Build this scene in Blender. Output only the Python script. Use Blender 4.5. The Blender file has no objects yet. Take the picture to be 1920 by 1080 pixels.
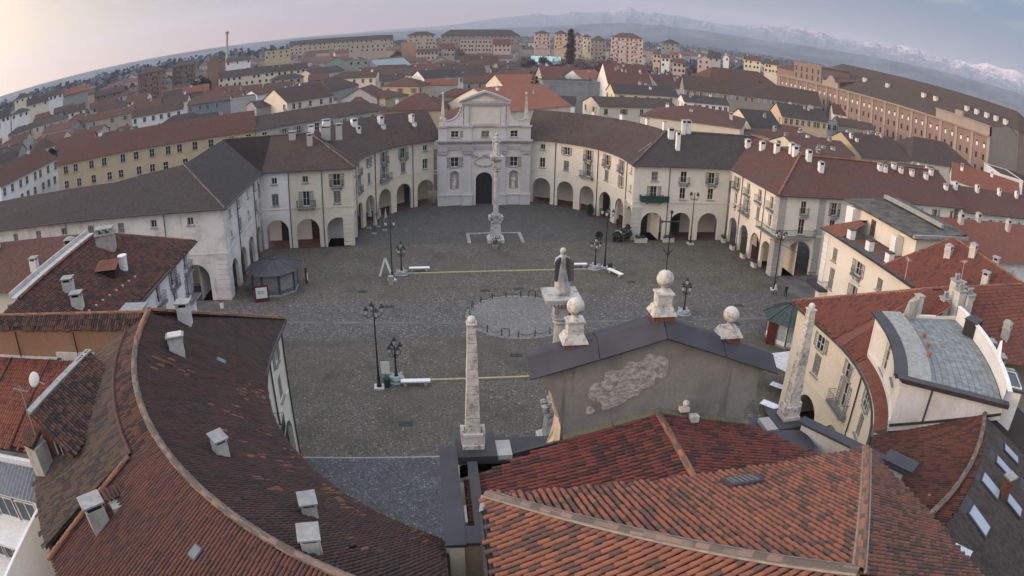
import bpy, bmesh, math, random
from mathutils import Matrix, Vector, noise
R = math.radians
sc = bpy.context.scene
COL = sc.collection
random.seed(7)
# ---------------------------------------------------------------- camera (wide webcam lens on the bell tower)
cam = bpy.data.cameras.new('camera')
cam_ob = bpy.data.objects.new('camera', cam)
COL.objects.link(cam_ob)
sc.camera = cam_ob
sc.render.engine = 'CYCLES'
cam.type = 'PANO'
cam.panorama_type = 'FISHEYE_LENS_POLYNOMIAL'
cam.fisheye_polynomial_k0 = 0.0
cam.fisheye_polynomial_k1 = -4.02527314e-02
cam.fisheye_polynomial_k2 = -1.98900111e-04
cam.fisheye_polynomial_k3 = 1.41571641e-05
cam.fisheye_polynomial_k4 = -9.28234131e-07
cam.fisheye_fov = R(150)
cam.sensor_width = 36
cam.sensor_fit = 'HORIZONTAL'
cam.clip_start = 0.1
cam.clip_end = 40000
pitch, roll, yaw = 0.375548, 0.0206432, R(7.3)
_r = Vector((1, 0, 0)); _f = Vector((0, math.cos(pitch), -math.sin(pitch))); _u = Vector((0, math.sin(pitch), math.cos(pitch)))
_r2 = _r*math.cos(roll)+_u*math.sin(roll); _u2 = _u*math.cos(roll)-_r*math.sin(roll)
CAM = Vector((-9.5, 0, 30))
cam_ob.matrix_world = Matrix.Translation(CAM) @ Matrix.Rotation(-yaw, 4, 'Z') @ Matrix((_r2, _u2, -_f)).transposed().to_4x4()
# ---------------------------------------------------------------- sky and sun (dawn, sun just up on the left)
SUN_EL, SUN_AZ = R(3.0), R(-97)          # azimuth from +Y, clockwise positive
world = bpy.data.worlds.new('World'); sc.world = world; world.use_nodes = True
wn = world.node_tree; wn.nodes.clear(); wl = wn.links
def W(t, **k):
    n = wn.nodes.new(t)
    for a, b in k.items(): setattr(n, a, b)
    return n
sky = W('ShaderNodeTexSky', sky_type='NISHITA', sun_disc=False, sun_elevation=SUN_EL, sun_rotation=SUN_AZ,
        altitude=300, air_density=1.0, dust_density=2.0, ozone_density=1.5)
tc = W('ShaderNodeTexCoord'); sep = W('ShaderNodeSeparateXYZ'); wl.new(tc.outputs['Generated'], sep.inputs[0])
def M2(op, a, b=None, c=None, clamp=False):
    n = W('ShaderNodeMath', operation=op, use_clamp=clamp)
    for i, x in enumerate((a, b, c)):
        if x is None: continue
        if isinstance(x, (int, float)): n.inputs[i].default_value = x
        else: wl.new(x, n.inputs[i])
    return n.outputs[0]
def MIXC(fac, a, b, mode='MIX'):
    n = W('ShaderNodeMix', data_type='RGBA', blend_type=mode)
    for i, x in ((0, fac), (6, a), (7, b)):
        if isinstance(x, (int, float)): n.inputs[i].default_value = x
        elif isinstance(x, tuple): n.inputs[i].default_value = (*x, 1)
        else: wl.new(x, n.inputs[i])
    return n.outputs[2]
zc = M2('MAXIMUM', sep.outputs['Z'], 0.0)
# dawn air on top of the clear-sky model: mauve-pink at the horizon, pale blue-grey above, warm glow round the sun's side
low = M2('POWER', M2('SUBTRACT', 1.0, zc, clamp=True), 16.0)
high = W('ShaderNodeMapRange', interpolation_type='SMOOTHSTEP'); wl.new(zc, high.inputs[0]); high.inputs[1].default_value = .12; high.inputs[2].default_value = .62
dawn = MIXC(low, MIXC(high.outputs[0], (.175, .32, .56), (2.3, 2.45, 2.75)), (.72, .43, .38))
base = MIXC(0.92, sky.outputs[0], dawn)
cosd = M2('ADD', M2('MULTIPLY', sep.outputs['X'], math.sin(SUN_AZ)), M2('MULTIPLY', sep.outputs['Y'], math.cos(SUN_AZ)))
glow = M2('POWER', M2('MULTIPLY', M2('ADD', cosd, 1.0), 0.5), 6.0)
glow = M2('MULTIPLY', glow, M2('POWER', M2('SUBTRACT', 1.0, zc, clamp=True), 1.6))
base = MIXC(glow, base, (9.8, 6.9, 3.5), 'ADD')
# thin cirrus, stretched by perspective
zz = M2('ADD', zc, 0.10)
cmb = W('ShaderNodeCombineXYZ')
wl.new(M2('DIVIDE', sep.outputs['X'], zz), cmb.inputs[0])
wl.new(M2('MULTIPLY', M2('DIVIDE', sep.outputs['Y'], zz), 0.5), cmb.inputs[1])
nz = W('ShaderNodeTexNoise'); nz.inputs['Scale'].default_value = 1.3; nz.inputs['Detail'].default_value = 7; nz.inputs['Roughness'].default_value = .6
nz.inputs['Distortion'].default_value = .5
wl.new(cmb.outputs[0], nz.inputs['Vector'])
cl = M2('MULTIPLY', M2('SUBTRACT', nz.outputs['Fac'], 0.50, clamp=True), 6.0, clamp=True)
cl = M2('MULTIPLY', cl, M2('MULTIPLY', M2('SUBTRACT', sep.outputs['Z'], 0.075, clamp=True), 12.0, clamp=True))
base = MIXC(M2('MULTIPLY', cl, 0.6), base, (1.0, .86, .80))
bg = W('ShaderNodeBackground'); bg.inputs['Strength'].default_value = 0.15
wl.new(base, bg.inputs['Color'])
wo = W('ShaderNodeOutputWorld'); wl.new(bg.outputs[0], wo.inputs['Surface'])
sun = bpy.data.lights.new('sun', 'SUN'); sun_ob = bpy.data.objects.new('sun', sun); COL.objects.link(sun_ob)
sun.energy = 0.8; sun.angle = R(22); sun.color = (1.0, 0.72, 0.6)
_sd = Vector((math.sin(SUN_AZ)*math.cos(R(7)), math.cos(SUN_AZ)*math.cos(R(7)), math.sin(R(7))))
sun_ob.rotation_euler = _sd.to_track_quat('Z', 'Y').to_euler()
sun_ob.location = (-60, -20, 80)
sc.view_settings.view_transform = 'Standard'
sc.view_settings.look = 'None'
sc.view_settings.gamma = 1
sc.view_settings.use_curve_mapping = False
sc.view_settings.exposure = 2.05
sc.cycles.max_bounces = 6
sc.cycles.volume_bounces = 1
# ---------------------------------------------------------------- materials
MATS = {}
def newmat(name):
    m = bpy.data.materials.new(name); m.use_nodes = True
    MATS[name] = m
    return m, m.node_tree, m.node_tree.nodes['Principled BSDF']
class NT:
    """tiny node helper"""
    def __init__(s, tree): s.t = tree
    def n(s, t, **k):
        x = s.t.nodes.new(t)
        for a, b in k.items(): setattr(x, a, b)
        return x
    def put(s, sock, v):
        if isinstance(v, (int, float)): sock.default_value = v
        elif isinstance(v, tuple): sock.default_value = (*v, 1) if len(v) == 3 and sock.type == 'RGBA' else v
        else: s.t.links.new(v, sock)
    def math(s, op, a, b=0.0, c=None, clamp=False):
        x = s.n('ShaderNodeMath', operation=op, use_clamp=clamp)
        s.put(x.inputs[0], a); s.put(x.inputs[1], b)
        if c is not None: s.put(x.inputs[2], c)
        return x.outputs[0]
    def mix(s, f, a, b, mode='MIX'):
        x = s.n('ShaderNodeMix', data_type='RGBA', blend_type=mode)
        s.put(x.inputs[0], f); s.put(x.inputs[6], a); s.put(x.inputs[7], b)
        return x.outputs[2]
    def noise(s, scale, detail=4, vec=None, rough=.55):
        x = s.n('ShaderNodeTexNoise'); x.inputs['Scale'].default_value = scale; x.inputs['Detail'].default_value = detail
        x.inputs['Roughness'].default_value = rough
        if vec is not None: s.t.links.new(vec, x.inputs['Vector'])
        return x.outputs['Fac']
    def white(s, vec):
        x = s.n('ShaderNodeTexWhiteNoise', noise_dimensions='3D'); s.t.links.new(vec, x.inputs['Vector']); return x.outputs['Value']
    def pos(s): return s.n('ShaderNodeNewGeometry').outputs['Position']
    def comb(s, a, b, c=0.0):
        x = s.n('ShaderNodeCombineXYZ'); s.put(x.inputs[0], a); s.put(x.inputs[1], b); s.put(x.inputs[2], c); return x.outputs[0]
    def sepv(s, v):
        x = s.n('ShaderNodeSeparateXYZ'); s.t.links.new(v, x.inputs[0]); return x.outputs
    def scale(s, v, k):
        x = s.n('ShaderNodeMapping'); s.t.links.new(v, x.inputs[0]); x.inputs['Scale'].default_value = k; return x.outputs[0]
    def ramp(s, f, lo, hi):
        x = s.n('ShaderNodeMapRange', interpolation_type='SMOOTHSTEP'); s.put(x.inputs[0], f); x.inputs[1].default_value = lo; x.inputs[2].default_value = hi
        return x.outputs[0]
    def bump(s, h, strength, dist, bsdf):
        x = s.n('ShaderNodeBump'); x.inputs['Strength'].default_value = strength; x.inputs['Distance'].default_value = dist
        s.t.links.new(h, x.inputs['Height']); s.t.links.new(x.outputs[0], bsdf.inputs['Normal'])
def setb(b, rough=.85, spec=.25, metal=0.0):
    b.inputs['Roughness'].default_value = rough; b.inputs['Specular IOR Level'].default_value = spec; b.inputs['Metallic'].default_value = metal
def plain(name, col, rough=.8, spec=.25, metal=0.0, var=.12, scale=3.0):
    if name in MATS: return MATS[name]
    m, t, b = newmat(name); k = NT(t); setb(b, rough, spec, metal)
    f = k.noise(scale, 4, k.pos())
    d = tuple(c*(1-var*1.6) for c in col); l = tuple(min(.9, c*(1+var)) for c in col)
    k.put(b.inputs['Base Color'], k.mix(k.ramp(f, .3, .7), d, l))
    return m
def plaster(name, col, grime=.35, dirt=(.16, .15, .14), streak=.5, bs=.35):
    """lime plaster: mottled, with rain streaks and darker damp patches"""
    if name in MATS: return MATS[name]
    m, t, b = newmat(name); k = NT(t); setb(b, .93, .15)
    p = k.pos()
    big = k.noise(bs, 5, p, .6); fine = k.noise(6, 4, p)
    st = k.noise(1.0, 4, k.scale(p, (2.4, 2.4, .16)), .65)
    c = k.mix(k.ramp(fine, .25, .75), tuple(x*.9 for x in col), tuple(min(.85, x*1.06) for x in col))
    c = k.mix(k.math('MULTIPLY', k.ramp(big, .42, .72), grime), c, tuple((x*.55+y*.45) for x, y in zip(col, dirt)))
    c = k.mix(k.math('MULTIPLY', k.ramp(st, .56, .78), streak*grime), c, dirt)
    k.put(b.inputs['Base Color'], c)
    k.bump(fine, .15, .02, b)
    return m
def tiles(name, c1, c2, dark, worn=.35, pu=.23, pv=.36, bumpy=.06, lichen=(.16, .15, .12), lf=.35):
    """pan tiles on the roof's own metres: u runs along the eave, v down the slope"""
    if name in MATS: return MATS[name]
    m, t, b = newmat(name); k = NT(t); setb(b, .9, .2)
    uv = k.n('ShaderNodeUVMap').outputs[0]
    s = k.sepv(uv)
    u = k.math('DIVIDE', s[0], pu); v = k.math('DIVIDE', s[1], pv)
    iu = k.math('FLOOR', u); fu = k.math('SUBTRACT', u, iu)
    v2 = k.math('ADD', v, k.math('MULTIPLY', k.white(k.comb(iu, 3.0)), .35))
    iv = k.math('FLOOR', v2); fv = k.math('SUBTRACT', v2, iv)
    rnd = k.white(k.comb(iu, iv)); rnd2 = k.white(k.comb(iv, iu, 7.0))
    p = k.pos()
    c = k.mix(rnd, c1, c2)
    big = k.noise(.22, 5, p, .65); mid = k.noise(1.6, 4, p, .6)
    c = k.mix(k.math('MULTIPLY', k.ramp(k.math('ADD', k.math('MULTIPLY', rnd2, .6), k.math('MULTIPLY', mid, .55)), .45, .85), worn), c, dark)
    c = k.mix(k.math('MULTIPLY', k.ramp(big, .45, .68), lf), c, lichen)
    hump = k.math('SINE', k.math('MULTIPLY', fu, math.pi))
    h = k.math('ADD', hump, k.math('MULTIPLY', fv, .25))
    k.put(b.inputs['Base Color'], c)
    k.bump(h, 1.0, bumpy, b)
    return m
def clay(name, c1, c2, dark, df=.3):
    """single barrel tiles: each mesh island and each object gets its own shade"""
    if name in MATS: return MATS[name]
    m, t, b = newmat(name); k = NT(t); setb(b, .88, .2)
    isl = k.n('ShaderNodeNewGeometry').outputs['Random Per Island']; obj = k.n('ShaderNodeObjectInfo').outputs['Random']
    r = k.math('FRACT', k.math('ADD', isl, k.math('MULTIPLY', obj, 7.31)))
    r2 = k.math('FRACT', k.math('MULTIPLY', r, 17.7))
    p = k.pos(); big = k.noise(.5, 4, p, .6); fine = k.noise(14, 4, p, .6)
    c = k.mix(r, c1, c2)
    c = k.mix(k.ramp(k.math('ADD', r2, k.math('MULTIPLY', k.math('SUBTRACT', big, .5), 1.4)), 1.05-df*1.3, 1.2-df*1.3), c, dark)
    c = k.mix(k.math('MULTIPLY', k.ramp(fine, .5, .75), .45), c, tuple(x*.55 for x in dark))
    k.put(b.inputs['Base Color'], c)
    k.bump(fine, .25, .01, b)
    return m
def glass(name='glass_dark', col=(.02, .025, .03), rough=.12):
    if name in MATS: return MATS[name]
    m, t, b = newmat(name); setb(b, rough, .5); b.inputs['Base Color'].default_value = (*col, 1); return m
# ---------------------------------------------------------------- meshes
class MB:
    """collects faces; build() links them as one mesh object in world coordinates"""
    def __init__(s): s.v = []; s.f = []; s.mi = []; s.uv = []
    def poly(s, pts, mi=0, uv=None):
        n = len(s.v); s.v += [tuple(p) for p in pts]; s.f.append(tuple(range(n, n+len(pts)))); s.mi.append(mi); s.uv.append(uv)
    def box(s, c, d, mi=0, rz=0.0, bottom=True):
        """centre c, full size d, turned rz about z"""
        co, si = math.cos(rz), math.sin(rz); P = []
        for z in (-.5, .5):
            for x, y in ((-.5, -.5), (.5, -.5), (.5, .5), (-.5, .5)):
                X, Y = x*d[0], y*d[1]
                P.append((c[0]+X*co-Y*si, c[1]+X*si+Y*co, c[2]+z*d[2]))
        s.hexa(P, mi, bottom)
    def hexa(s, P, mi=0, bottom=True):
        """four base corners then four top corners, counter-clockwise from above"""
        F = [(4, 5, 6, 7), (0, 1, 5, 4), (1, 2, 6, 5), (2, 3, 7, 6), (3, 0, 4, 7)]
        if bottom: F.append((3, 2, 1, 0))
        n = len(s.v); s.v += [tuple(p) for p in P]
        for f in F: s.f.append(tuple(n+i for i in f)); s.mi.append(mi); s.uv.append(None)
    def obox(s, o, ax, ay, az, mi=0):
        """box spanned from corner o by three edge vectors"""
        o, ax, ay, az = Vector(o), Vector(ax), Vector(ay), Vector(az)
        s.hexa([o, o+ax, o+ax+ay, o+ay, o+az, o+ax+az, o+ax+ay+az, o+ay+az], mi)
    def prism(s, pts, off, mi=0, caps=True):
        """polygon pts swept by the vector off"""
        off = Vector(off); a = [Vector(p) for p in pts]; b = [p+off for p in a]; n = len(a)
        if caps: s.poly(a[::-1], mi); s.poly(b, mi)
        for i in range(n): j = (i+1) % n; s.poly([a[i], a[j], b[j], b[i]], mi)
    def tube(s, pts, r, n=6, mi=0, r2=None, caps=True):
        pts = [Vector(p) for p in pts]; m = len(pts); base = len(s.v)
        for i, p in enumerate(pts):
            d = (pts[min(i+1, m-1)]-pts[max(i-1, 0)]).normalized()
            a = d.orthogonal().normalized() if abs(d.z) > .95 else d.cross(Vector((0, 0, 1))).normalized()
            if abs(d.z) > .95: a = Vector((1, 0, 0)) - d*d.x; a.normalize()
            b = d.cross(a); rr = r if r2 is None else r+(r2-r)*i/(m-1)
            for k in range(n):
                t = 2*math.pi*k/n; s.v.append(tuple(p+a*math.cos(t)*rr+b*math.sin(t)*rr))
        for i in range(m-1):
            for k in range(n):
                A = base+i*n+k; B = base+i*n+(k+1) % n
                s.f.append((A, B, B+n, A+n)); s.mi.append(mi); s.uv.append(None)
        if caps:
            s.f.append(tuple(base+k for k in range(n))[::-1]); s.f.append(tuple(base+(m-1)*n+k for k in range(n)))
            s.mi += [mi, mi]; s.uv += [None, None]
    def lathe(s, c, prof, n=12, mi=0, sx=1.0, sy=1.0, ph=0.0):
        """profile [(r, z)] turned about the vertical through c"""
        base = len(s.v); m = len(prof)
        for r, z in prof:
            for k in range(n):
                t = ph+2*math.pi*k/n; s.v.append((c[0]+r*sx*math.cos(t), c[1]+r*sy*math.sin(t), c[2]+z))
        for i in range(m-1):
            for k in range(n):
                A = base+i*n+k; B = base+i*n+(k+1) % n
                s.f.append((A, B, B+n, A+n)); s.mi.append(mi); s.uv.append(None)
        s.f.append(tuple(base+k for k in range(n))[::-1]); s.f.append(tuple(base+(m-1)*n+k for k in range(n)))
        s.mi += [mi, mi]; s.uv += [None, None]
    def sphere(s, c, r, n=10, mi=0, sz=1.0):
        m = max(4, n//2)
        s.lathe(c, [(max(.001, r*math.sin(math.pi*i/m)), -r*sz*math.cos(math.pi*i/m)) for i in range(m+1)], n, mi)
    def roof(s, pts, mi=0, thick=0.0, under=None):
        """sloping face with tile coordinates; optional thickness straight down"""
        p = [Vector(q) for q in pts]
        n = Vector((0, 0, 0))
        for i in range(len(p)): n += p[i].cross(p[(i+1) % len(p)])
        if n.z < 0: p.reverse(); n = -n
        n.normalize(); u = Vector((0, 0, 1)).cross(n)
        u = u.normalized() if u.length > 1e-4 else Vector((1, 0, 0)); v = n.cross(u)
        s.poly(p, mi, [(q.dot(u), -q.dot(v)) for q in p])
        if thick:
            d = Vector((0, 0, -thick)); um = mi if under is None else under
            s.poly([q+d for q in p][::-1], um)
            for i in range(len(p)):
                a, b = p[i], p[(i+1) % len(p)]; s.poly([a, a+d, b+d, b], um)
    def mesh(s, name, mats, smooth=False):
        me = bpy.data.meshes.new(name); me.from_pydata(s.v, [], s.f)
        for m in mats: me.materials.append(m)
        me.polygons.foreach_set('material_index', s.mi)
        if any(u is not None for u in s.uv):
            ul = me.uv_layers.new(name='UVMap'); i = 0
            for f, u in zip(s.f, s.uv):
                for j in range(len(f)):
                    if u is not None: ul.data[i].uv = u[j]
                    i += 1
        if smooth: me.polygons.foreach_set('use_smooth', [True]*len(s.f))
        me.update()
        return me
    def build(s, name, mats, parent=None, label=None, smooth=False, kind=None):
        if not isinstance(mats, (list, tuple)): mats = [mats]
        return link(name, s.mesh(name, mats, smooth), parent, label=label, kind=kind)
WM = {}
def link(name, data, parent=None, world=None, label=None, kind=None):
    o = bpy.data.objects.new(name, data); COL.objects.link(o)
    w = world if world is not None else Matrix.Identity(4)
    if parent is not None:
        o.parent = parent; o.matrix_parent_inverse = WM[parent].inverted()
    o.matrix_basis = w; WM[o] = w
    if label: o['label'] = label
    if kind: o['kind'] = kind
    return o
def thing(name, label, cat, loc=(0, 0, 0), rz=0.0, group=None):
    o = link(name, None, None, Matrix.Translation(loc) @ Matrix.Rotation(rz, 4, 'Z'))
    o.empty_display_size = .3
    return tag(o, label, cat, group)
def tag(o, label, cat, group=None):
    o['label'] = label; o['category'] = cat
    if group: o['group'] = group
    return o
def struct(name, mb, mats, smooth=False, kind='structure'):
    return mb.build(name, mats, None, smooth=smooth, kind=kind)
def kids(o): return [c for c in o.children]
def dup(root, world, label=None, group=None):
    """copy of a thing with its parts and sub-parts, placed at the matrix world"""
    old = WM[root]
    def cp(o, par):
        c = o.copy(); COL.objects.link(c)
        WM[c] = world @ old.inverted() @ WM[o]
        c.parent = par
        if par is not None: c.matrix_parent_inverse = WM[par].inverted()
        c.matrix_basis = WM[c]
        for ch in o.children: cp(ch, c)
        return c
    r = cp(root, None)
    if label: r['label'] = label
    if group: r['group'] = group
    return r
def T(x, y, z, rz=0.0): return Matrix.Translation((x, y, z)) @ Matrix.Rotation(rz, 4, 'Z')
# ---------------------------------------------------------------- walls with real openings
def line_path(a, b):
    a, b = Vector((a[0], a[1], 0)), Vector((b[0], b[1], 0)); L = (b-a).length; d = (b-a)/L; n = d.cross(Vector((0, 0, 1)))
    return (lambda s: a+d*s), (lambda s: n), L, 1e9
def arc_path(c, r, a0, a1, inward=True):
    """arc as a wall; inward: the face looks at the centre. a0 to a1 must run left to right as seen from the face's side"""
    L = abs(a1-a0)*r; sg = 1 if a1 > a0 else -1
    def P(s): t = a0+sg*s/r; return Vector((c[0]+r*math.cos(t), c[1]+r*math.sin(t), 0))
    def N(s):
        t = a0+sg*s/r; v = Vector((math.cos(t), math.sin(t), 0)); return -v if inward else v
    return P, N, L, .7
def wall(mb, path, z0, z1, opens=(), depth=.45, mi=0, rmi=None, s0=0.0, s1=None, back=False):
    """opens: (sa, sb, zb, zt, arch). Every opening gets jambs, sill and soffit of the wall's depth."""
    P, N, L, ds = path
    if s1 is None: s1 = L
    rmi = mi if rmi is None else rmi
    br = {round(s0, 4), round(s1, 4)}
    for a, b, zb, zt, arch in opens:
        br |= {round(a, 4), round(b, 4)}
        if arch:
            for i in range(1, 10): br.add(round(a+(b-a)*(.5-.5*math.cos(math.pi*i/10)), 4))
    if ds < 1e8:
        n = int((s1-s0)/ds)+1
        for i in range(1, n): br.add(round(s0+(s1-s0)*i/n, 4))
    br = sorted(x for x in br if s0-1e-6 <= x <= s1+1e-6)
    def pt(s, z, d=0.0): q = P(s)-N(s)*d; return (q.x, q.y, z)
    def top(o, s):
        a, b, zb, zt, arch = o
        if not arch: return zt
        r = (b-a)/2; x = max(-1, min(1, (s-(a+b)/2)/r)); return zt-r+r*math.sqrt(max(0, 1-x*x))*(1 if arch is True else arch)
    for a, b in zip(br, br[1:]):
        if b-a < 1e-4: continue
        m = (a+b)/2
        os_ = sorted([o for o in opens if o[0] < m < o[1]], key=lambda o: o[2])
        ca, cb = z0, z0
        for o in os_:
            if o[2] > min(ca, cb)+1e-4:
                mb.poly([pt(a, ca), pt(b, cb), pt(b, o[2]), pt(a, o[2])], mi)
                mb.poly([pt(a, o[2]), pt(b, o[2]), pt(b, o[2], depth), pt(a, o[2], depth)], rmi)
            ta, tb = top(o, a), top(o, b)
            mb.poly([pt(a, ta, depth), pt(b, tb, depth), pt(b, tb), pt(a, ta)], rmi)
            ca, cb = ta, tb
        mb.poly([pt(a, ca), pt(b, cb), pt(b, z1), pt(a, z1)], mi)
    for o in opens:
        ta, tb = top(o, o[0]), top(o, o[1])
        mb.poly([pt(o[0], o[2], depth), pt(o[0], o[2]), pt(o[0], ta), pt(o[0], ta, depth)][::-1], rmi)
        mb.poly([pt(o[1], o[2]), pt(o[1], o[2], depth), pt(o[1], tb, depth), pt(o[1], tb)][::-1], rmi)
def band(mb, path, z0, z1, out, mi=0, s0=0.0, s1=None, inn=0.0):
    """moulding that runs along a wall, standing out by out"""
    P, N, L, ds = path
    if s1 is None: s1 = L
    n = 1 if ds > 1e8 else int((s1-s0)/ds)+1
    for i in range(n):
        a, b = s0+(s1-s0)*i/n, s0+(s1-s0)*(i+1)/n
        A, B, NA, NB = P(a), P(b), N(a), N(b)
        o = [A+NA*inn, B+NB*inn, B+NB*out, A+NA*out]
        f = [Vector((q.x, q.y, z0)) for q in o]; g = [Vector((q.x, q.y, z1)) for q in o]
        mb.poly([g[3], g[2], g[1], g[0]], mi); mb.poly([f[0], f[1], f[2], f[3]], mi); mb.poly([f[3], f[2], g[2], g[3]], mi)
        if i == 0: mb.poly([f[0], f[3], g[3], g[0]], mi)
        if i == n-1: mb.poly([f[2], f[1], g[1], g[2]], mi)
def on_wall(path, s, z, out=0.0):
    """matrix at wall point: x along the wall, y into the wall, z up"""
    P, N, L, ds = path; p = P(s); n = N(s); y = -n; x = y.cross(Vector((0, 0, 1))); p = p+n*out
    return Matrix(((x.x, y.x, 0, p.x), (x.y, y.y, 0, p.y), (0, 0, 1, z), (0, 0, 0, 1)))
# ---------------------------------------------------------------- shared materials
m_cream = plaster('plaster_cream', (.62, .57, .47), .35)
m_cream2 = plaster('plaster_pale_cream', (.67, .64, .57), .3)
m_white = plaster('plaster_white', (.70, .70, .70), .3)
m_weather = plaster('plaster_weathered_white', (.62, .61, .59), .9, (.11, .105, .10), .6, .5)
m_stone = plaster('stone_pale', (.50, .49, .475), .45, (.15, .15, .15), .6)
m_stone2 = plaster('stone_grey', (.36, .355, .345), .5)
m_marble = plaster('marble_weathered', (.56, .53, .50), 1.25, (.085, .08, .075), .8, 1.7)
def lichen_stone(name, col, dirt, sc_=4.0, amt=.85):
    m, t, b = newmat(name); k = NT(t); setb(b, .95, .12); p = k.pos()
    n1 = k.noise(sc_, 6, p, .68); n2 = k.noise(sc_*.3, 4, p, .6); fine = k.noise(sc_*6, 3, p)
    c = k.mix(k.ramp(fine, .3, .7), tuple(x*.86 for x in col), tuple(min(.9, x*1.08) for x in col))
    c = k.mix(k.math('MULTIPLY', k.ramp(k.math('ADD', k.math('MULTIPLY', n1, .65), k.math('MULTIPLY', n2, .45)), .50, .70), amt), c, dirt)
    k.put(b.inputs['Base Color'], c); k.bump(n1, .4, .03, b); return m
m_lich = lichen_stone('marble_lichen', (.52, .50, .47), (.13, .125, .115), 5.0, .8)
m_concrete = plaster('cement_render', (.165, .15, .115), .55, (.07, .065, .06), .7)
m_slab = plain('stone_slab', (.27, .275, .27), .85)
m_iron = plain('wrought_iron', (.02, .022, .024), .55, .3)
m_irong = plain('green_iron', (.018, .034, .028), .55, .3)
m_frame = plain('window_frame_white', (.62, .62, .60), .55)
m_framed = plain('window_frame_brown', (.10, .07, .05), .6)
m_shut = plain('shutter_grey', (.23, .235, .23), .7)
m_shutg = plain('shutter_grey_green', (.15, .185, .17), .7)
m_shutb = plain('shutter_brown', (.12, .085, .06), .7)
m_shutbl = plain('shutter_pale_blue', (.33, .38, .42), .7)
m_glass = glass()
m_glass2 = glass('glass_sky', (.10, .12, .14), .06)
m_lead = plain('lead_sheet', (.050, .047, .056), .65, .3, .0, .12, .8)
m_copper = plain('gutter_dark', (.035, .03, .034), .5, .4)
m_door = plain('door_dark_wood', (.022, .02, .022), .6)
m_brick = plain('old_brick', (.17, .075, .05), .9, .2, 0, .3, 9)
m_portico = plain('portico_floor', (.085, .045, .04), .7, .3, 0, .25, .8)
m_dark = plain('shade_and_black_fill', (.02, .02, .02), .9)  # near-black: painted shade inside flue openings, elsewhere plain dark parts
m_ridge = clay('ridge_tile', (.30, .13, .075), (.19, .10, .07), (.11, .08, .065), .35)
m_ridgep = clay('ridge_tile_pale', (.21, .145, .115), (.15, .115, .10), (.10, .085, .075), .45)
m_mortar = plain('pale_mortar', (.22, .20, .175), .95)
t_dark = tiles('tiles_dark_brown', (.066, .047, .043), (.088, .058, .05), (.035, .028, .027), .5, lichen=(.075, .066, .056), lf=.6)
t_slate = tiles('tiles_grey_brown', (.050, .044, .044), (.064, .054, .052), (.034, .032, .034), .5, lichen=(.056, .053, .049))
t_redb = tiles('tiles_red_brown', (.098, .047, .039), (.122, .058, .046), (.055, .036, .033), .5, lichen=(.075, .062, .055), lf=.65)
t_red = tiles('tiles_red', (.165, .064, .048), (.20, .08, .056), (.10, .048, .041), .4, lichen=(.13, .075, .06), lf=.3)
t_orange = tiles('tiles_orange', (.24, .095, .066), (.29, .12, .08), (.15, .07, .054), .3, lichen=(.2, .1, .07), lf=.3)
# ---------------------------------------------------------------- windows, balconies, chimneys
_mc = {}
def win_mesh(w, h, rec, panes, bars, fm, gm):
    key = ('w', round(w, 2), round(h, 2), round(rec, 2), panes, bars, fm.name, gm.name)
    if key in _mc: return _mc[key]
    b = MB(); t = .07
    if rec > 0:
        y = rec
        b.box((0, y+.03, h/2), (w, .02, h), 1)
        for x in (-w/2+t/2, w/2-t/2): b.box((x, y-.02, h/2), (t, .08, h))
        for z in (t/2, h-t/2): b.box((0, y-.02, z), (w-2*t, .075, t))
    else:
        y = -.02
        b.box((0, .0, h/2), (w, .03, h), 1)
        for x in (-w/2-t/2, w/2+t/2): b.box((x, -.03, h/2), (t, .10, h+2*t))
        for z in (-t/2, h+t/2): b.box((0, -.03, z), (w, .095, t))
    for i in range(1, panes): b.box((-w/2+w*i/panes, y-.01, h/2), (.055, .05, h-2*t))
    for i in range(1, bars+1): b.box((0, y-.012, h*i/(bars+1)), (w-2*t, .03, .035))
    _mc[key] = b.mesh('window', [fm, gm]); return _mc[key]
def shut_mesh(w, h, sm):
    key = ('s', round(w, 2), round(h, 2), sm.name)
    if key in _mc: return _mc[key]
    b = MB()
    for x in (-w/2+.03, w/2-.03): b.box((x, 0, h/2), (.06, .05, h))
    for z in (.04, h*.5, h-.04): b.box((0, 0, z), (w-.12, .046, .08))
    n = max(4, int(h/.22))
    for i in range(n):
        z = .08+(h-.16)*(i+.5)/n
        b.hexa([(-w/2+.06, -.02, z-.05), (w/2-.06, -.02, z-.05), (w/2-.06, .0, z-.05), (-w/2+.06, .0, z-.05),
                (-w/2+.06, .0, z+.055), (w/2-.06, .0, z+.055), (w/2-.06, .02, z+.055), (-w/2+.06, .02, z+.055)])
    _mc[key] = b.mesh('shutter', [sm]); return _mc[key]
def box_mesh(name, d, c, m):
    key = (name, d, c, m.name)
    if key not in _mc: b = MB(); b.box(c, d); _mc[key] = b.mesh(name, [m])
    return _mc[key]
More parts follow.
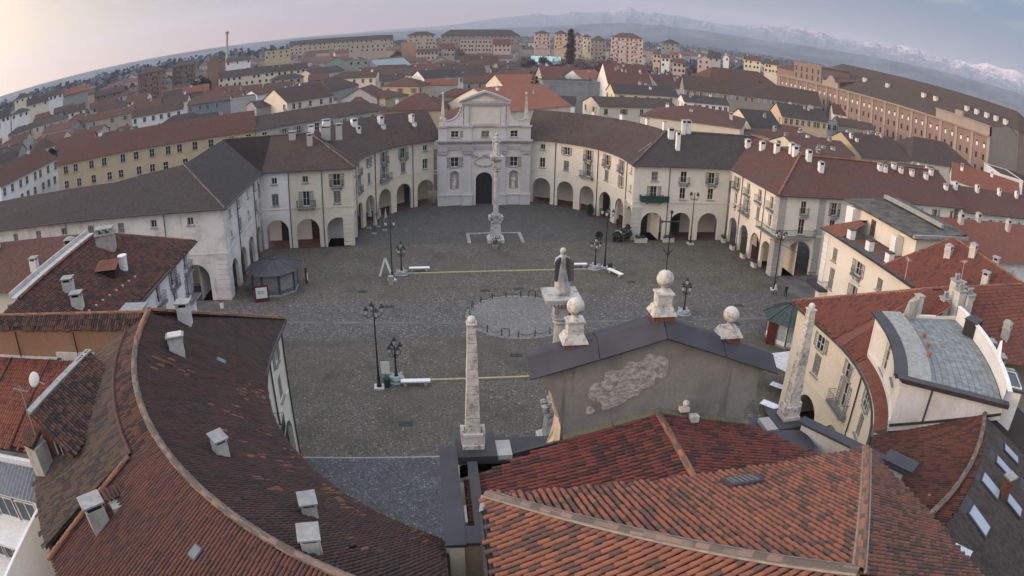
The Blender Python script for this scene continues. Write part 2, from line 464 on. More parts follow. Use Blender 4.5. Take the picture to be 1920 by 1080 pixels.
def window(root, M, w, h, rec=.22, shut=None, sm=None, fm=None, panes=2, bars=1, sill=True, gm=None, label=None, sillm=None):
    """M at the bottom centre of the opening on the wall face"""
    o = link('window', win_mesh(w, h, rec, panes, bars, fm or m_frame, gm or m_glass), root, M, label=label)
    sm = sm or m_shutg
    if sill: link('sill', box_mesh('sill', (round(w+.3, 2), .24, .09), (0, -.06, -.055), sillm or m_slab), o, M)
    if shut == 'open':
        for sx in (-1, 1): link('shutter', shut_mesh(w/2, h, sm), o, M @ Matrix.Translation((sx*(w*.75+.03), -.05, 0)))
    elif shut == 'closed':
        for sx in (-1, 1): link('shutter', shut_mesh(w/2-.01, h, sm), o, M @ Matrix.Translation((sx*w*.25, max(rec-.14, -.1), 0)))
    elif shut == 'half':
        link('shutter', shut_mesh(w/2-.01, h, sm), o, M @ Matrix.Translation((w*.25, max(rec-.14, -.1), 0)))
        link('shutter', shut_mesh(w/2, h, sm), o, M @ Matrix.Translation((-(w*.75+.03), -.05, 0)))
    return o
def rail_mesh(w, d, h, m, step=.14):
    key = ('rail', round(w, 2), round(d, 2), round(h, 2), m.name)
    if key in _mc: return _mc[key]
    b = MB()
    def run(a, c):
        a, c = Vector(a), Vector(c); L = (c-a).length; n = max(1, int(L/step))
        for z in (.08, h): b.tube([a+Vector((0, 0, z)), c+Vector((0, 0, z))], .022, 4)
        for i in range(n+1):
            p = a+(c-a)*i/n; b.tube([p+Vector((0, 0, 0)), p+Vector((0, 0, h))], .013, 3, caps=False)
    run((-w/2, -d, 0), (w/2, -d, 0)); run((-w/2, -.02, 0), (-w/2, -d, 0)); run((w/2, -d, 0), (w/2, -.02, 0))
    _mc[key] = b.mesh('railing', [m]); return _mc[key]
def slab_mesh(w, d, m):
    key = ('slab', round(w, 2), round(d, 2), m.name)
    if key in _mc: return _mc[key]
    b = MB(); b.box((0, -d/2, -.07), (w, d, .14)); b.box((0, -d/2+.02, -.17), (w-.1, d-.08, .06))
    n = 2 if w < 3 else 4
    for i in range(n):
        x = -w/2+.25+(w-.5)*i/(n-1)
        b.prism([(x-.08, 0, -.2), (x-.08, -d*.75, -.2), (x-.08, 0, -.6)], (.16, 0, 0))
    _mc[key] = b.mesh('balcony', [m]); return _mc[key]
def balcony(root, M, w, d=.8, h=.95, m=None, sm=None, label=None):
    o = link('balcony', slab_mesh(w, d, sm or m_slab), root, M, label=label)
    link('railing', rail_mesh(w-.06, d-.05, h, m or m_iron), o, M)
    return o
def pediment(root, M, w):
    key = ('ped', round(w, 2))
    if key not in _mc:
        b = MB(); b.box((0, -.12, .05), (w, .24, .1))
        b.prism([(-w/2, -.2, .1), (w/2, -.2, .1), (0, -.2, .42)], (0, .2, 0)); _mc[key] = b.mesh('pediment', [m_stone])
    return link('pediment', _mc[key], root, M)
def chimney_mesh(w, d, h, style, m, cm):
    key = ('ch', w, d, h, style, m.name, cm.name)
    if key in _mc: return _mc[key]
    b = MB()
    b.box((0, 0, h/2-.6), (w, d, h+1.2))
    if style == 'slab':       # stone slab on four stubs
        for x in (-1, 1):
            for y in (-1, 1): b.box((x*(w/2-.07), y*(d/2-.07), h+.12), (.13, .13, .24))
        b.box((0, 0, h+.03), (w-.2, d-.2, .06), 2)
        b.box((0, 0, h+.28), (w+.2, d+.2, .08), 1)
    elif style == 'cap':      # rendered hood with side openings
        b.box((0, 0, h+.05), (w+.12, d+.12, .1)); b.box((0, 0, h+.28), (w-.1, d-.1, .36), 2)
        for x in (-1, 1):
            b.box((x*(w/2-.03), 0, h+.28), (.1, d, .36))
        b.hexa([(-w/2-.1, -d/2-.1, h+.46), (w/2+.1, -d/2-.1, h+.46), (w/2+.1, d/2+.1, h+.46), (-w/2-.1, d/2+.1, h+.46),
                (-w/4, -d/4, h+.66), (w/4, -d/4, h+.66), (w/4, d/4, h+.66), (-w/4, d/4, h+.66)], 1)
    elif style == 'pot':
        b.box((0, 0, h+.04), (w+.1, d+.1, .08), 1)
        for x in ([0] if w < .7 else [-w/4, w/4]): b.lathe((x, 0, h+.08), [(.13, 0), (.11, .3), (.14, .32), (.14, .38), (.02, .5)], 8, 1)
    elif style == 'plain':
        b.box((0, 0, h+.04), (w+.14, d+.14, .09), 1)
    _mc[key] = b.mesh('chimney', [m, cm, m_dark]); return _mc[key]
def chimney(root, x, y, z, w=.7, d=.6, h=1.2, style='slab', rz=0.0, m=None, cm=None, label=None):
    h = round(h*.62, 2)
    return link('chimney', chimney_mesh(w, d, h, style, m or m_white, cm or m_slab), root, T(x, y, z, rz), label=label)
def downpipe(root, p, zt, zb=0.0):
    b = MB(); b.tube([(p[0], p[1], zb), (p[0], p[1], zt)], .06, 6); return b.build('downpipe', m_copper, root)
def gutter(root, pts, r=.09):
    b = MB(); b.tube(pts, r, 6); return b.build('gutter', m_copper, root)
def ridge_caps(root, pts, mat=None, r=.15, ln=.42, name='ridge_tile', stuff=False, mortar=True):
    """row of half-round caps along a polyline; one object per cap unless stuff"""
    mat = mat or m_ridge
    pts = [Vector(p) for p in pts]
    mb = MB(); first = None; key = ('cap', r, ln, mat.name)
    if key not in _mc:
        c = MB(); n = 6
        for i in range(n):
            a, b2 = math.pi*i/n, math.pi*(i+1)/n
            for (q, w) in ((a, b2),):
                c.poly([(0, math.cos(q)*r*1.06, math.sin(q)*r*1.06), (ln*1.06, math.cos(q)*r*.9, math.sin(q)*r*.9), (ln*1.06, math.cos(w)*r*.9, math.sin(w)*r*.9), (0, math.cos(w)*r*1.06, math.sin(w)*r*1.06)][::-1])
        c.poly([(0, math.cos(math.pi*i/n)*r*1.06, math.sin(math.pi*i/n)*r*1.06) for i in range(n+1)])
        _mc[key] = c.mesh(name, [mat])
    out = []; carry = 0
    for a, b2 in zip(pts, pts[1:]):
        d = b2-a; L = d.length; x = d.normalized(); y = Vector((0, 0, 1)).cross(x).normalized(); z = x.cross(y)
        n = max(1, int(round(L/ln)))
        for i in range(n):
            p = a+d*(i/n)
            Mx = Matrix(((x.x, y.x, z.x, p.x), (x.y, y.y, z.y, p.y), (x.z, y.z, z.z, p.z), (0, 0, 0, 1)))
            if stuff:
                for f in _mc[key].polygons: mb.poly([Mx @ _mc[key].vertices[v].co for v in f.vertices])
            else: out.append(link(name, _mc[key], root, Mx))
    if stuff: return mb.build(name, mat, root, kind='stuff')
    return out
# ---------------------------------------------------------------- arcaded blocks round the square
ZE, ZR = 11.4, 15.5
m_bin0 = plain('green_cloth', (.015, .05, .042), .8)
def facade(root, path, bays, zt, mat, arch=(3.3, 4.4), shm=None, s0=0.0, s1=None, z0=0.0, fm=None, rec=.25, course=5.9, trim=None):
    """bays: (centre s, ground, first floor, second floor). ground: 'a' arch, 'd' door, None
    upper: w window, s open shutters, c closed shutters, f french window with small balcony, b with long balcony, q small square, None"""
    P, N, L, ds = path; s1 = L if s1 is None else s1
    opens, jobs = [], []
    for c, g, f1, f2 in bays:
        if g == 'a': opens.append((c-arch[0]/2, c+arch[0]/2, z0, z0+arch[1], True))
        elif g == 'd': opens.append((c-.6, c+.6, z0, z0+2.6, False)); jobs.append((c, z0, 1.2, 2.6, 'door', 0))
        for k, f, zb in ((1, f1, 6.25), (2, f2, 8.95)):
            if not f: continue
            if f == 'q': w, h, zz = .85, .95, zb+.55
            elif f in 'fb': w, h, zz = 1.05, (2.15 if k == 1 else 1.75), zb-.12
            else: w, h, zz = 1.0, (1.75 if k == 1 else 1.35), zb+(.12 if k == 2 else .1)
            opens.append((c-w/2, c+w/2, zz, zz+h, False)); jobs.append((c, zz, w, h, f, k))
    mb = MB(); wall(mb, path, z0, zt, opens, .4, 0, 0, s0, s1)
    w_ = mb.build('wall', mat, root)
    t = MB()
    band(t, path, course-.12, course+.06, .07, 0, s0, s1); t.build('string_course', trim or mat, root); t = MB()
    band(t, path, zt-.34, zt-.14, .14, 0, s0, s1); band(t, path, zt-.14, zt, .28, 0, s0, s1)
    t.build('cornice', trim or mat, root)
    for c, zz, w, h, f, k in jobs:
        M = on_wall(path, c, zz)
        if f == 'door':
            b = MB(); b.box((0, .2, h/2), (w, .06, h)); link('door', b.mesh('door', [m_door]), root, M); continue
        sh = {'s': 'open', 'c': 'closed', 'f': random.choice(['open', None]), 'b': 'open'}.get(f)
        window(root, M, w, h, rec, sh, shm or m_shut, fm or m_frame, bars=1 if f != 'q' else 0, sill=f not in 'fb')
        if f == 'f': balcony(root, on_wall(path, c, zz-.02), 1.7, .55)
        if f == 'b': balcony(root, on_wall(path, c, zz-.02), 2.7, .8)
    return w_
def portico(root, path, zt, depth=4.0, mat=None, s0=0.0, s1=None, doors=()):
    """what one sees through the arches: back wall, ceiling, paved floor, dark shop doors"""
    P, N, L, ds = path; s1 = L if s1 is None else s1
    n = 1 if ds > 1e8 else 14
    b = MB()
    q = lambda s, z, d: (P(s).x-N(s).x*d, P(s).y-N(s).y*d, z)
    for i in range(n):
        a, c = s0+(s1-s0)*i/n, s0+(s1-s0)*(i+1)/n
        b.poly([q(a, .02, depth), q(c, .02, depth), q(c, zt, depth), q(a, zt, depth)], 0)
        b.poly([q(a, zt, .41), q(c, zt, .41), q(c, zt, depth), q(a, zt, depth)], 0)
        b.poly([q(a, .05, .0), q(c, .05, .0), q(c, .05, depth), q(a, .05, depth)], 1)
        b.poly([q(a, .05, .0), q(c, .05, .0), q(c, -.1, .0), q(a, -.1, .0)], 1)
    o = b.build('portico', [mat or m_cream2, m_portico], root)
    for s in doors:
        d = MB(); d.box((0, -.05, 1.35), (1.5, .08, 2.7)); d.box((0, -.08, 2.95), (1.7, .1, .35)); link('shop_door', d.mesh('shop_door', [m_door]), o, on_wall((P, N, L, ds), s, .06) @ Matrix.Translation((0, depth, 0)))
    return o
def ridge_line(root, pts, m=None, r=.16): return ridge_caps(root, pts, m or m_ridgep, r, .6, stuff=True)

# --- far right curved house and its left twin
def curved(sx, label, tmat, wmat, bays, chim, doors):
    """exedra half: straight from y 93 to 97, then a circle of 20 m about (0, 97) up to the church"""
    root = thing('arcaded_house', label, 'house', (sx*20, 97, 0))
    c = (0, 97); r = 20.0; aend = math.acos(7.9/20)
    La = r*aend; Ls = 4.0
    def seq(s):      # s measured from the church outwards on the right, from the corner inwards on the left
        s2 = s if sx > 0 else (La+Ls-s)
        if s2 < La:
            t = aend-s2/r; p = Vector((c[0]+r*math.cos(t), c[1]+r*math.sin(t), 0)); n = -Vector((math.cos(t), math.sin(t), 0))
        else: p = Vector((r, 97-(s2-La), 0)); n = Vector((-1, 0, 0))
        if sx < 0: p.x = -p.x; n.x = -n.x
        return p, n
    path = (lambda s: seq(s)[0], lambda s: seq(s)[1], La+Ls, .7)
    facade(root, path, bays, ZE-.15, wmat, (3.2, 4.5))
    portico(root, path, 5.2, 4, wmat, 0, None, doors)
    b = MB(); n = 16; ar = math.asin(3/27)
    for rr in ((19.45, 11.22, 27, ZR), (27, ZR, 34, 11.2)):
        for i in range(n):
            def q(j, k):
                R_, z = (rr[0], rr[1]) if k == 0 else (rr[2], rr[3])
                st = 0 if R_ < 20 else ar
                a = st+(aend*1.04-st)*j/n; return ((sx*R_*math.cos(a), 97+R_*math.sin(a), z), (a*22, R_))
            pu = [q(i, 0), q(i+1, 0), q(i+1, 1), q(i, 1)]
            if sx < 0: pu.reverse()
            b.poly([x[0] for x in pu], 0, [x[1] for x in pu])
    b.roof([(sx*19.45, 97, 11.22), (sx*27, 100, ZR), (sx*19.45, 92.45, 11.22)])
    rf = b.build('roof', [tmat], root)
    gutter(root, [(sx*19.4*math.cos(aend*i/14), 97+19.4*math.sin(aend*i/14), 11.2) for i in range(15)]+[])
    gutter(root, [(sx*19.4, 92.5, 11.2), (sx*19.4, 97, 11.2)])
    for (R_, a, w, d, h, st) in chim:
        z = 11.2+(ZR-11.2)*min((R_-19.45)/7.55, (34-R_)/7.0); chimney(root, sx*R_*math.cos(R(a)), 97+R_*math.sin(R(a)), z, w, d, h, st, R(a))
    for s in (4.6, 13.5, 22.6): p = path[0](s)+path[1](s)*.1; downpipe(root, p, ZE-.3)
    return root, path
L_ = 20*math.acos(7.9/20)+4.0
bR = [(2.2+i*4.5, 'a', f1, f2) for i, (f1, f2) in enumerate([('w', 'q'), ('c', 's'), ('b', 'f'), ('c', 'f'), ('s', 'f'), ('q', 'q')])]
far_curve_r, pathR = curved(1, 'pale curved arcaded house with a plain brown roof, right of the far church facade', t_dark, m_cream2, bR,
    [(28.2, 62, .6, .6, 1.1, 'plain'), (27.5, 46, .6, .6, 1.3, 'plain'), (27.2, 33, .6, .6, 1.5, 'plain'), (27.2, 20, .5, .5, 1.9, 'plain'), (27.1, 9, .5, .5, 2.2, 'plain')], [3, 12, 20])
bL = [(L_-2.2-i*4.5, 'a', f1, f2) for i, (f1, f2) in enumerate([('w', 'q'), ('c', 'f'), ('b', 'f'), ('c', 's'), ('f', 'f'), ('c', 'q')])]
far_curve_l, pathL = curved(-1, 'cream curved arcaded house with ragged chimneys on its roof, left of the far church facade', t_dark, m_cream, bL,
    [(24.5, 60, .8, .7, 1.2, 'cap'), (23.4, 60, .6, .6, .8, 'plain'), (25, 46, .9, .7, 1.2, 'cap'), (23.8, 45, .6, .6, .9, 'plain'), (25.6, 33, .9, .8, 1.1, 'cap'), (24, 31, .6, .6, .8, 'cap'),
     (27, 20, 1.2, .7, 1.4, 'slab'), (26.2, 13, .8, .7, 1.2, 'pot'), (27.2, 8, .9, .8, 1.5, 'slab')], [6, 15, 24])
# hanging banners / closed parasols by the left curve are built further down
# --- front wings (facing the viewer)
def front(sx, x0, x1, label, mats, tmat, bays):
    root = thing('arcaded_house', label, 'house', (sx*(x0+x1)/2, 93, 0))
    a, b = ((x0, 93), (x1, 93)) if sx > 0 else ((-x1, 93), (-x0, 93))
    path = line_path(a, b); L = path[2]
    if len(mats) == 1: facade(root, path, bays, ZE, mats[0], (3.4, 4.3), m_shut)
    else:
        s = mats[2]; facade(root, path, [q for q in bays if q[0] < s], ZE, mats[0], (3.4, 4.3), m_shut, 0, s)
        facade(root, path, [q for q in bays if q[0] >= s], ZE, mats[1], (3.4, 4.3), m_shut, s, L)
    portico(root, path, 5.2, 4, mats[0], 0, None, [L*.2, L*.55])
    r = MB()
    e = ZE+.02
    r.roof([(sx*(x0-.55), 92.4, e), (sx*(x1+.5), 92.4, e), (sx*(x1+7.5), 100, ZR), (sx*(x0+7), 100, ZR)])
    r.roof([(sx*(x0+7), 100, ZR), (sx*(x1+7.5), 100, ZR), (sx*(x1+7.5), 107, e), (sx*(x0+7), 107, e)])
    r.build('roof', [tmat], root)
    gutter(root, [(sx*(x0-.6), 92.32, e-.08), (sx*(x1+.4), 92.32, e-.08)])
    ridge_line(root, [(sx*(x0-.5), 92.45, e+.05), (sx*(x0+7), 100, ZR+.03)])
    ridge_line(root, [(sx*(x0+7), 100, ZR+.03), (sx*(x1+7.5), 100, ZR+.03)])
    # return wall of the corner quoin
    q = MB()
    for i in range(8): q.box((sx*(x0+.75), 92.985, .45+i*.62), (1.5, .1, .56))
    q.build('quoin', m_stone if sx > 0 else mats[-2 if len(mats) > 1 else 0], root)
    return root, path
fw_r, pathFR = front(1, 19.6, 35.0, 'pale arcaded front wing right of the far curve, dark slate-brown roof with white chimneys', [m_cream2], t_slate,
    [(3.2, 'a', 'b', 'c'), (7.8, 'a', 'w', 'f'), (12.4, 'a', 'w', 'f')])
fw_l, pathFL = front(-1, 20.0, 33.5, 'two-tone arcaded wing, white at one end and cream at the other, beside the dark kiosk', [m_white, m_cream, 4.3], t_dark,
    [(2.2, 'a', 'c', 'q'), (6.8, 'a', 'b', 'q'), (11.3, 'a', 'c', 'f')])
for x, y, z, w, d, h in ((27.2, 96.0, 13.4, .6, .6, 3.4), (26.9, 98.4, 14.6, .9, .6, 1.8), (29.4, 99.6, 15.3, .6, .5, 2.6), (30.3, 99.9, 15.4, .8, .6, 2.4)):
    chimney(fw_r, x, y, z, w, d, h, 'cap')
for x, y, z, w, d, h in ((-29.5, 99, 15, 1.0, .7, 1.3), (-26.6, 97.5, 14.3, .8, .7, 1.9), (-24.6, 100.4, 15.4, 1.4, .8, 1.2), (-22.6, 100.3, 15.4, .9, .8, 1.5)):
    chimney(fw_l, x, y, z, w, d, h, 'slab', m=m_stone2)
for s in (4.35, 9.2): p = pathFL[0](s)+pathFL[1](s)*.1; downpipe(fw_l, p, ZE-.3)
gb = MB(); gb.box((22.8, 91.98, 6.55), (4.3, .06, .95)); gb.box((20.66, 92.5, 6.55), (.06, 1.1, .95)); gb.build('balcony_screen', m_bin0, fw_r, label='dark green balcony screen')
p = pathFR[0](5.5)+pathFR[1](5.5)*.1; downpipe(fw_r, p, ZE-.3)

# --- right side wing with its street corner
side_r = thing('corner_house', 'long pale corner house with quoins, iron corner balcony and red-brown roof full of white chimneys', 'house', (35, 77, 0))
pth = line_path((35.2, 92.6), (35.2, 77.2))
facade(side_r, pth, [(2.0, 'a', 'w', 'f'), (5.9, 'a', 'b', 'f'), (9.7, 'a', 'c', 'f'), (13.4, 'a', 'w', 'f')], ZE, m_cream2, (2.9, 4.3), m_shut)
portico(side_r, pth, 5.2, 4, m_cream, 0, None, [4, 11])
for s in (2.0, 5.9, 9.7, 13.4): pediment(side_r, on_wall(pth, s, 8.25), 1.5)
for s in (3.95, 11.4): p = pth[0](s)+pth[1](s)*.1; downpipe(side_r, p, ZE-.3)
pst = line_path((35.2, 77.2), (73.5, 77.2))
bays = [(4.2, None, 'f', 'f')]+[(9.6+i*4.4, None, 'w' if i else 'c', 'f') for i in range(7)]
opens = [(1.9, 6.6, 0, 5.0, True)]
mbw = MB(); jobs = []
for c, g, f1, f2 in bays:
    opens += [(c-.55, c+.55, 5.95, 8.1, False), (c-.5, c+.5, 8.75, 10.6, False)]
wall(mbw, pst, 0, ZE, opens, .5); mbw.build('wall', m_cream2, side_r)
tm = MB(); band(tm, pst, 5.6, 5.8, .08); tm.build('string_course', m_cream2, side_r); tm = MB(); band(tm, pst, ZE-.34, ZE-.14, .14); band(tm, pst, ZE-.14, ZE, .3); tm.build('cornice', m_cream2, side_r)
for i, (c, g, f1, f2) in enumerate(bays):
    window(side_r, on_wall(pst, c, 5.95), 1.1, 2.15, .25, 'closed' if i == 3 else None, m_shut)
    window(side_r, on_wall(pst, c, 8.75), 1.0, 1.85, .25, 'open' if i in (1, 2, 5, 6) else None, m_shut)
    pediment(side_r, on_wall(pst, c, 8.28), 1.7)
    balcony(side_r, on_wall(pst, c, 8.72), 1.5, .5)
for xq in (.65, 7.3):
    q = MB()
    for i in range(17): q.obox(on_wall(pst, xq-.6, .1+i*.66) @ Vector((0, -.06, 0)), (1.2, 0, 0), (0, .1, 0), (0, 0, .60))
    q.build('quoin', m_stone2, side_r)
q = MB()
for i in range(17): q.obox(on_wall(pth, 14.3, .1+i*.66) @ Vector((0, -.0, 0)), (0, -1.05, 0), (-.06, 0, 0), (0, 0, .60))
q.build('quoin', m_stone2, side_r)
portico(side_r, pst, 5.3, 6, m_cream, 1.2, 7.4, [5.6])
bc = MB()   # wrap-round corner balcony
bc.prism([(34.3, 81.6, 5.62), (34.3, 76.3, 5.62), (41.6, 76.3, 5.62), (41.6, 77.1, 5.62), (35.1, 77.1, 5.62), (35.1, 81.6, 5.62)], (0, 0, .16))
cb = bc.build('balcony', m_slab, side_r)
rl = MB()
for a, b in (((34.35, 81.6), (34.35, 76.35)), ((34.35, 76.35), (41.55, 76.35)), ((41.55, 76.35), (41.55, 77.1))):
    a, b = Vector((*a, 5.8)), Vector((*b, 5.8)); n = int((b-a).length/.15)
    for z in (.06, .95): rl.tube([a+Vector((0, 0, z)), b+Vector((0, 0, z))], .03, 4)
    for i in range(n+1): q = a+(b-a)*i/n; rl.tube([q, q+Vector((0, 0, .95))], .014, 3, caps=False)
rl.build('railing', m_irong, cb)
r = MB(); e = ZE+.02
r.roof([(34.65, 76.6, e), (42.6, 85, ZR), (42.6, 100, ZR), (34.65, 92.3, e)])
r.roof([(34.65, 76.6, e), (73.8, 76.6, e), (73.8, 85, ZR), (42.6, 85, ZR)])
r.roof([(42.6, 85, ZR), (73.8, 85, ZR), (73.8, 93, e), (50.6, 93, e)])
r.roof([(42.6, 85, ZR), (50.6, 93, e), (50.6, 104, e), (42.6, 104, ZR)])
r.poly([(73.75, 77.2, 0), (73.75, 92.5, 0), (73.75, 92.5, e), (73.75, 85, ZR-.05), (73.75, 77.2, e)], 1)
r.build('roof', [t_redb, m_cream2], side_r)
gutter(side_r, [(34.6, 92.2, e-.08), (34.6, 76.55, e-.08)]); gutter(side_r, [(34.6, 76.5, e-.08), (73.8, 76.5, e-.08)])
ridge_line(side_r, [(34.7, 76.65, e+.04), (42.6, 85, ZR+.04)], m_ridge); ridge_line(side_r, [(42.6, 85, ZR+.04), (42.6, 100, ZR+.04)], m_ridge); ridge_line(side_r, [(42.6, 85, ZR+.04), (73.8, 85, ZR+.04)], m_ridge)
for x, y, h in ((39.8, 97.2, 1.3), (40.6, 93.6, 1.3), (41.3, 90, 1.4), (42.4, 87.2, 1.6), (42.2, 85.8, 1.4), (43.6, 84.0, 1.7), (44.6, 81.8, 1.5), (44.8, 96, 1.4), (46.8, 92.5, 1.4), (47.4, 89.5, 1.8), (49, 88.4, 1.5),
                (57.6, 83.4, 1.2), (58.6, 83.2, 1.2), (61.4, 84.2, 1.0), (62.5, 83.4, 1.0), (64.9, 83.0, 1.1), (68.2, 82.6, 1.2), (70.6, 83.8, 1.2), (72, 80.6, 1.0)):
    zz = min(e+(ZR-e)*(y-76.6)/8.4 if x > 42.6+(y-85) or y < 85 else 99, e+(ZR-e)*(x-34.65)/7.95, ZR) if x < 50 else e+(ZR-e)*min((y-76.6)/8.4, 1)
    if x > 42.6 and y > 85: zz = ZR-(x-42.6)/8*(ZR-e)
    chimney(side_r, x, y, zz, .8, .65, h, 'slab' if x > 55 else 'cap')

# --- left side wing and the long white street house
side_l = thing('corner_house', 'weathered white corner house with a stained rusticated pier, behind the dark kiosk', 'house', (-33.5, 74, 0))
pl = line_path((-33.5, 74.0), (-33.5, 92.6))
facade(side_l, pl, [(2.9, 'a', 'q', 'q'), (7.3, 'a', 'c', 'q'), (11.8, 'a', 'q', 'q'), (16.2, 'a', 'c', 'q')], ZE, m_weather, (3.0, 4.2), m_shut)
portico(side_l, pl, 5.2, 4, m_weather, 0, None, [5, 12])
pw = line_path((-84, 74.0), (-33.5, 74.0)); L = pw[2]
bw = [(L-4.4, 'a', None, 'q')]+[(L-9.6-i*5.0, None, 'w' if i % 2 else 'c', 'c' if i % 3 else 'q') for i in range(8)]
facade(side_l, pw, bw, ZE, m_weather, (3.6, 4.6), m_shut)
portico(side_l, pw, 5.2, 5, m_weather, L-7.2, L-1, [L-3])
q = MB()
for i in range(9): q.box((-34.2, 73.97, .5+i*.62), (1.4, .1, .56)); q.box((-33.47, 74.7, .5+i*.62), (.1, 1.4, .56))
q.build('quoin', m_weather, side_l)
r = MB()
r.roof([(-32.9, 73.3, e), (-32.9, 92.3, e), (-41, 100, ZR), (-41, 81.4, ZR)])
r.roof([(-32.9, 73.3, e), (-41, 81.4, ZR), (-46, 81, 14.3), (-84, 80.6, 13.9), (-84, 73.3, e)])
r.roof([(-41, 81.4, ZR), (-41, 106, ZR), (-49, 106, e), (-49, 87, e)])
r.roof([(-46, 81, 14.3), (-84, 80.6, 13.9), (-84, 88, e), (-49, 88, e)])
r.roof([(-41, 81.4, ZR), (-46, 81, 14.3), (-49, 87, e)])
r.roof([(-33, 92.4, e), (-41, 100, ZR), (-33, 100, ZR)])
r.build('roof', [t_slate], side_l)
ridge_line(side_l, [(-32.95, 73.35, e+.04), (-41, 81.4, ZR+.03)], m_ridgep, .12)
gutter(side_l, [(-84, 73.2, e-.08), (-32.8, 73.2, e-.08)]); gutter(side_l, [(-32.8, 73.2, e-.08), (-32.8, 92.2, e-.08)])
for s in (6.2, 15): p = pl[0](s)+pl[1](s)*.1; downpipe(side_l, p, ZE-.3)
for s in (L-8, L-24): p = pw[0](s)+pw[1](s)*.1; downpipe(side_l, p, ZE-.3)
# ---------------------------------------------------------------- far church facade
ch = thing('church_facade', 'pale two-tier baroque church facade with pediment, scrolls and two thin obelisks, across the square', 'church', (0, 114, 0))
m_fac = plaster('facade_plaster', (.52, .505, .52), .4, (.17, .17, .18), .5)
m_panel = plaster('facade_panel', (.58, .555, .51), .4, (.18, .17, .16), .5)
m_rel = plaster('facade_relief', (.41, .40, .415), .5, (.15, .15, .16), .5)
FY = 113.9
pf = line_path((-7.85, FY), (7.85, FY)); C0 = 7.85
mb = MB()
op = [(C0-1.4, C0+1.4, 0, 5.7, True), (C0-5.65, C0-4.3, 6.65, 8.35, False), (C0+4.3, C0+5.65, 6.65, 8.35, False),
      (C0-5.75, C0-4.2, 2.75, 6.0, True), (C0+4.2, C0+5.75, 2.75, 6.0, True)]
wall(mb, pf, 0, 11.3, op, .7)
mb.poly([(-7.85, FY+4, 0), (-7.85, FY, 0), (-7.85, FY, 11.3), (-7.85, FY+4, 11.3)]); mb.poly([(7.85, FY, 0), (7.85, FY+4, 0), (7.85, FY+4, 11.3), (7.85, FY, 11.3)])
mb.build('wall', m_panel, ch)
def mould(name, x0, x1, z0, z1, out, m=m_fac, dy=.5, y=FY, parent=ch):
    b = MB(); b.box(((x0+x1)/2, y+(dy-out)/2, (z0+z1)/2), (x1-x0, dy+out, z1-z0)); return b.build(name, m, parent)
def multi(name, L, m=m_fac, y=FY):
    b = MB()
    for x0, x1, z0, z1, out in L: b.box(((x0+x1)/2, y+.0-out/2, (z0+z1)/2), (x1-x0, out, z1-z0))
    return b.build(name, m, ch)
PX = [(-7.8, -6.1), (-3.7, -2.0), (2.0, 3.7), (6.1, 7.8)]
for x0, x1 in PX:
    b = MB(); b.box(((x0+x1)/2, FY-.2, .85), (x1-x0, .4, 1.7)); b.box(((x0+x1)/2, FY-.24, 1.8), (x1-x0+.16, .5, .22)); b.build('pedestal', m_fac, ch)
    b = MB(); xm = (x0+x1)/2; w = x1-x0-.35
    b.box((xm, FY-.12, 5.25), (w, .24, 6.7)); b.box((xm, FY-.16, 2.05), (w+.2, .32, .28))
    b.box((xm-w*.18, FY-.14, 5.25), (.08, .3, 6.4))
    pl_ = b.build('pilaster', m_fac, ch)
    b = MB()
    b.hexa([(xm-w/2, FY-.26, 8.6), (xm+w/2, FY-.26, 8.6), (xm+w/2, FY, 8.6), (xm-w/2, FY, 8.6), (xm-w/2-.2, FY-.42, 9.4), (xm+w/2+.2, FY-.42, 9.4), (xm+w/2+.2, FY, 9.4), (xm-w/2-.2, FY, 9.4)])
    for i in (-1, 0, 1): b.sphere((xm+i*w*.36, FY-.36, 9.0), .17, 6)
    b.box((xm, FY-.22, 9.5), (w+.5, .5, .16)); b.build('capital', m_rel, pl_)
for x0, x1 in ((-6.1, -3.7), (3.7, 6.1)): multi('plinth', [(x0, x1, 0, 1.7, .1), (x0, x1, 1.7, 1.9, .2)])
# entablature with breaks forward over the pilasters
b = MB()
b.box((0, FY-.06, 9.9), (15.7, .12, .6)); b.box((0, FY-.2, 11.0), (15.9, .4, .22)); b.box((0, FY-.3, 11.22), (16.2, .62, .22))
for x0, x1 in PX: b.box(((x0+x1)/2, FY-.22, 9.95), (x1-x0, .42, .7)); b.box(((x0+x1)/2, FY-.38, 11.0), (x1-x0+.1, .5, .21)); b.box(((x0+x1)/2, FY-.48, 11.225), (x1-x0+.3, .62, .215))
for i in range(46): b.box((-7.7+i*.342, FY-.13, 10.74), (.16, .26, .16))
b.build('entablature', m_rel, ch)
# portal
b = MB(); n = 14
for i in range(n):
    a0, a1 = math.pi*i/n, math.pi*(i+1)/n
    q = lambda a, r, y: (r*math.cos(a), y, 4.3+r*math.sin(a))
    b.hexa([q(a0, 1.42, FY-.16), q(a0, 1.78, FY-.16), q(a0, 1.78, FY), q(a0, 1.42, FY), q(a1, 1.42, FY-.16), q(a1, 1.78, FY-.16), q(a1, 1.78, FY), q(a1, 1.42, FY)])
for sx in (-1, 1): b.box((sx*1.6, FY-.08, 2.15), (.36, .16, 4.3))
b.build('door_surround', m_fac, ch)
b = MB(); b.box((-.68, FY+.62, 2.25), (1.32, .1, 4.5)); b.box((.68, FY+.62, 2.25), (1.32, .1, 4.5))
for sx in (-1, 1):
    for z in (.9, 2.3, 3.6): b.box((sx*.68, FY+.55, z), (.95, .06, 1.0))
dr = b.build('door', m_door, ch)
b = MB(); b.prism([(-1.4+2.8*i/12, FY+.6, 4.55+math.sqrt(max(0, 1.33-(-1.15+2.3*i/12)**2))) for i in range(13)]+[], (0, .08, 0)); b.build('lunette', m_glass, dr)
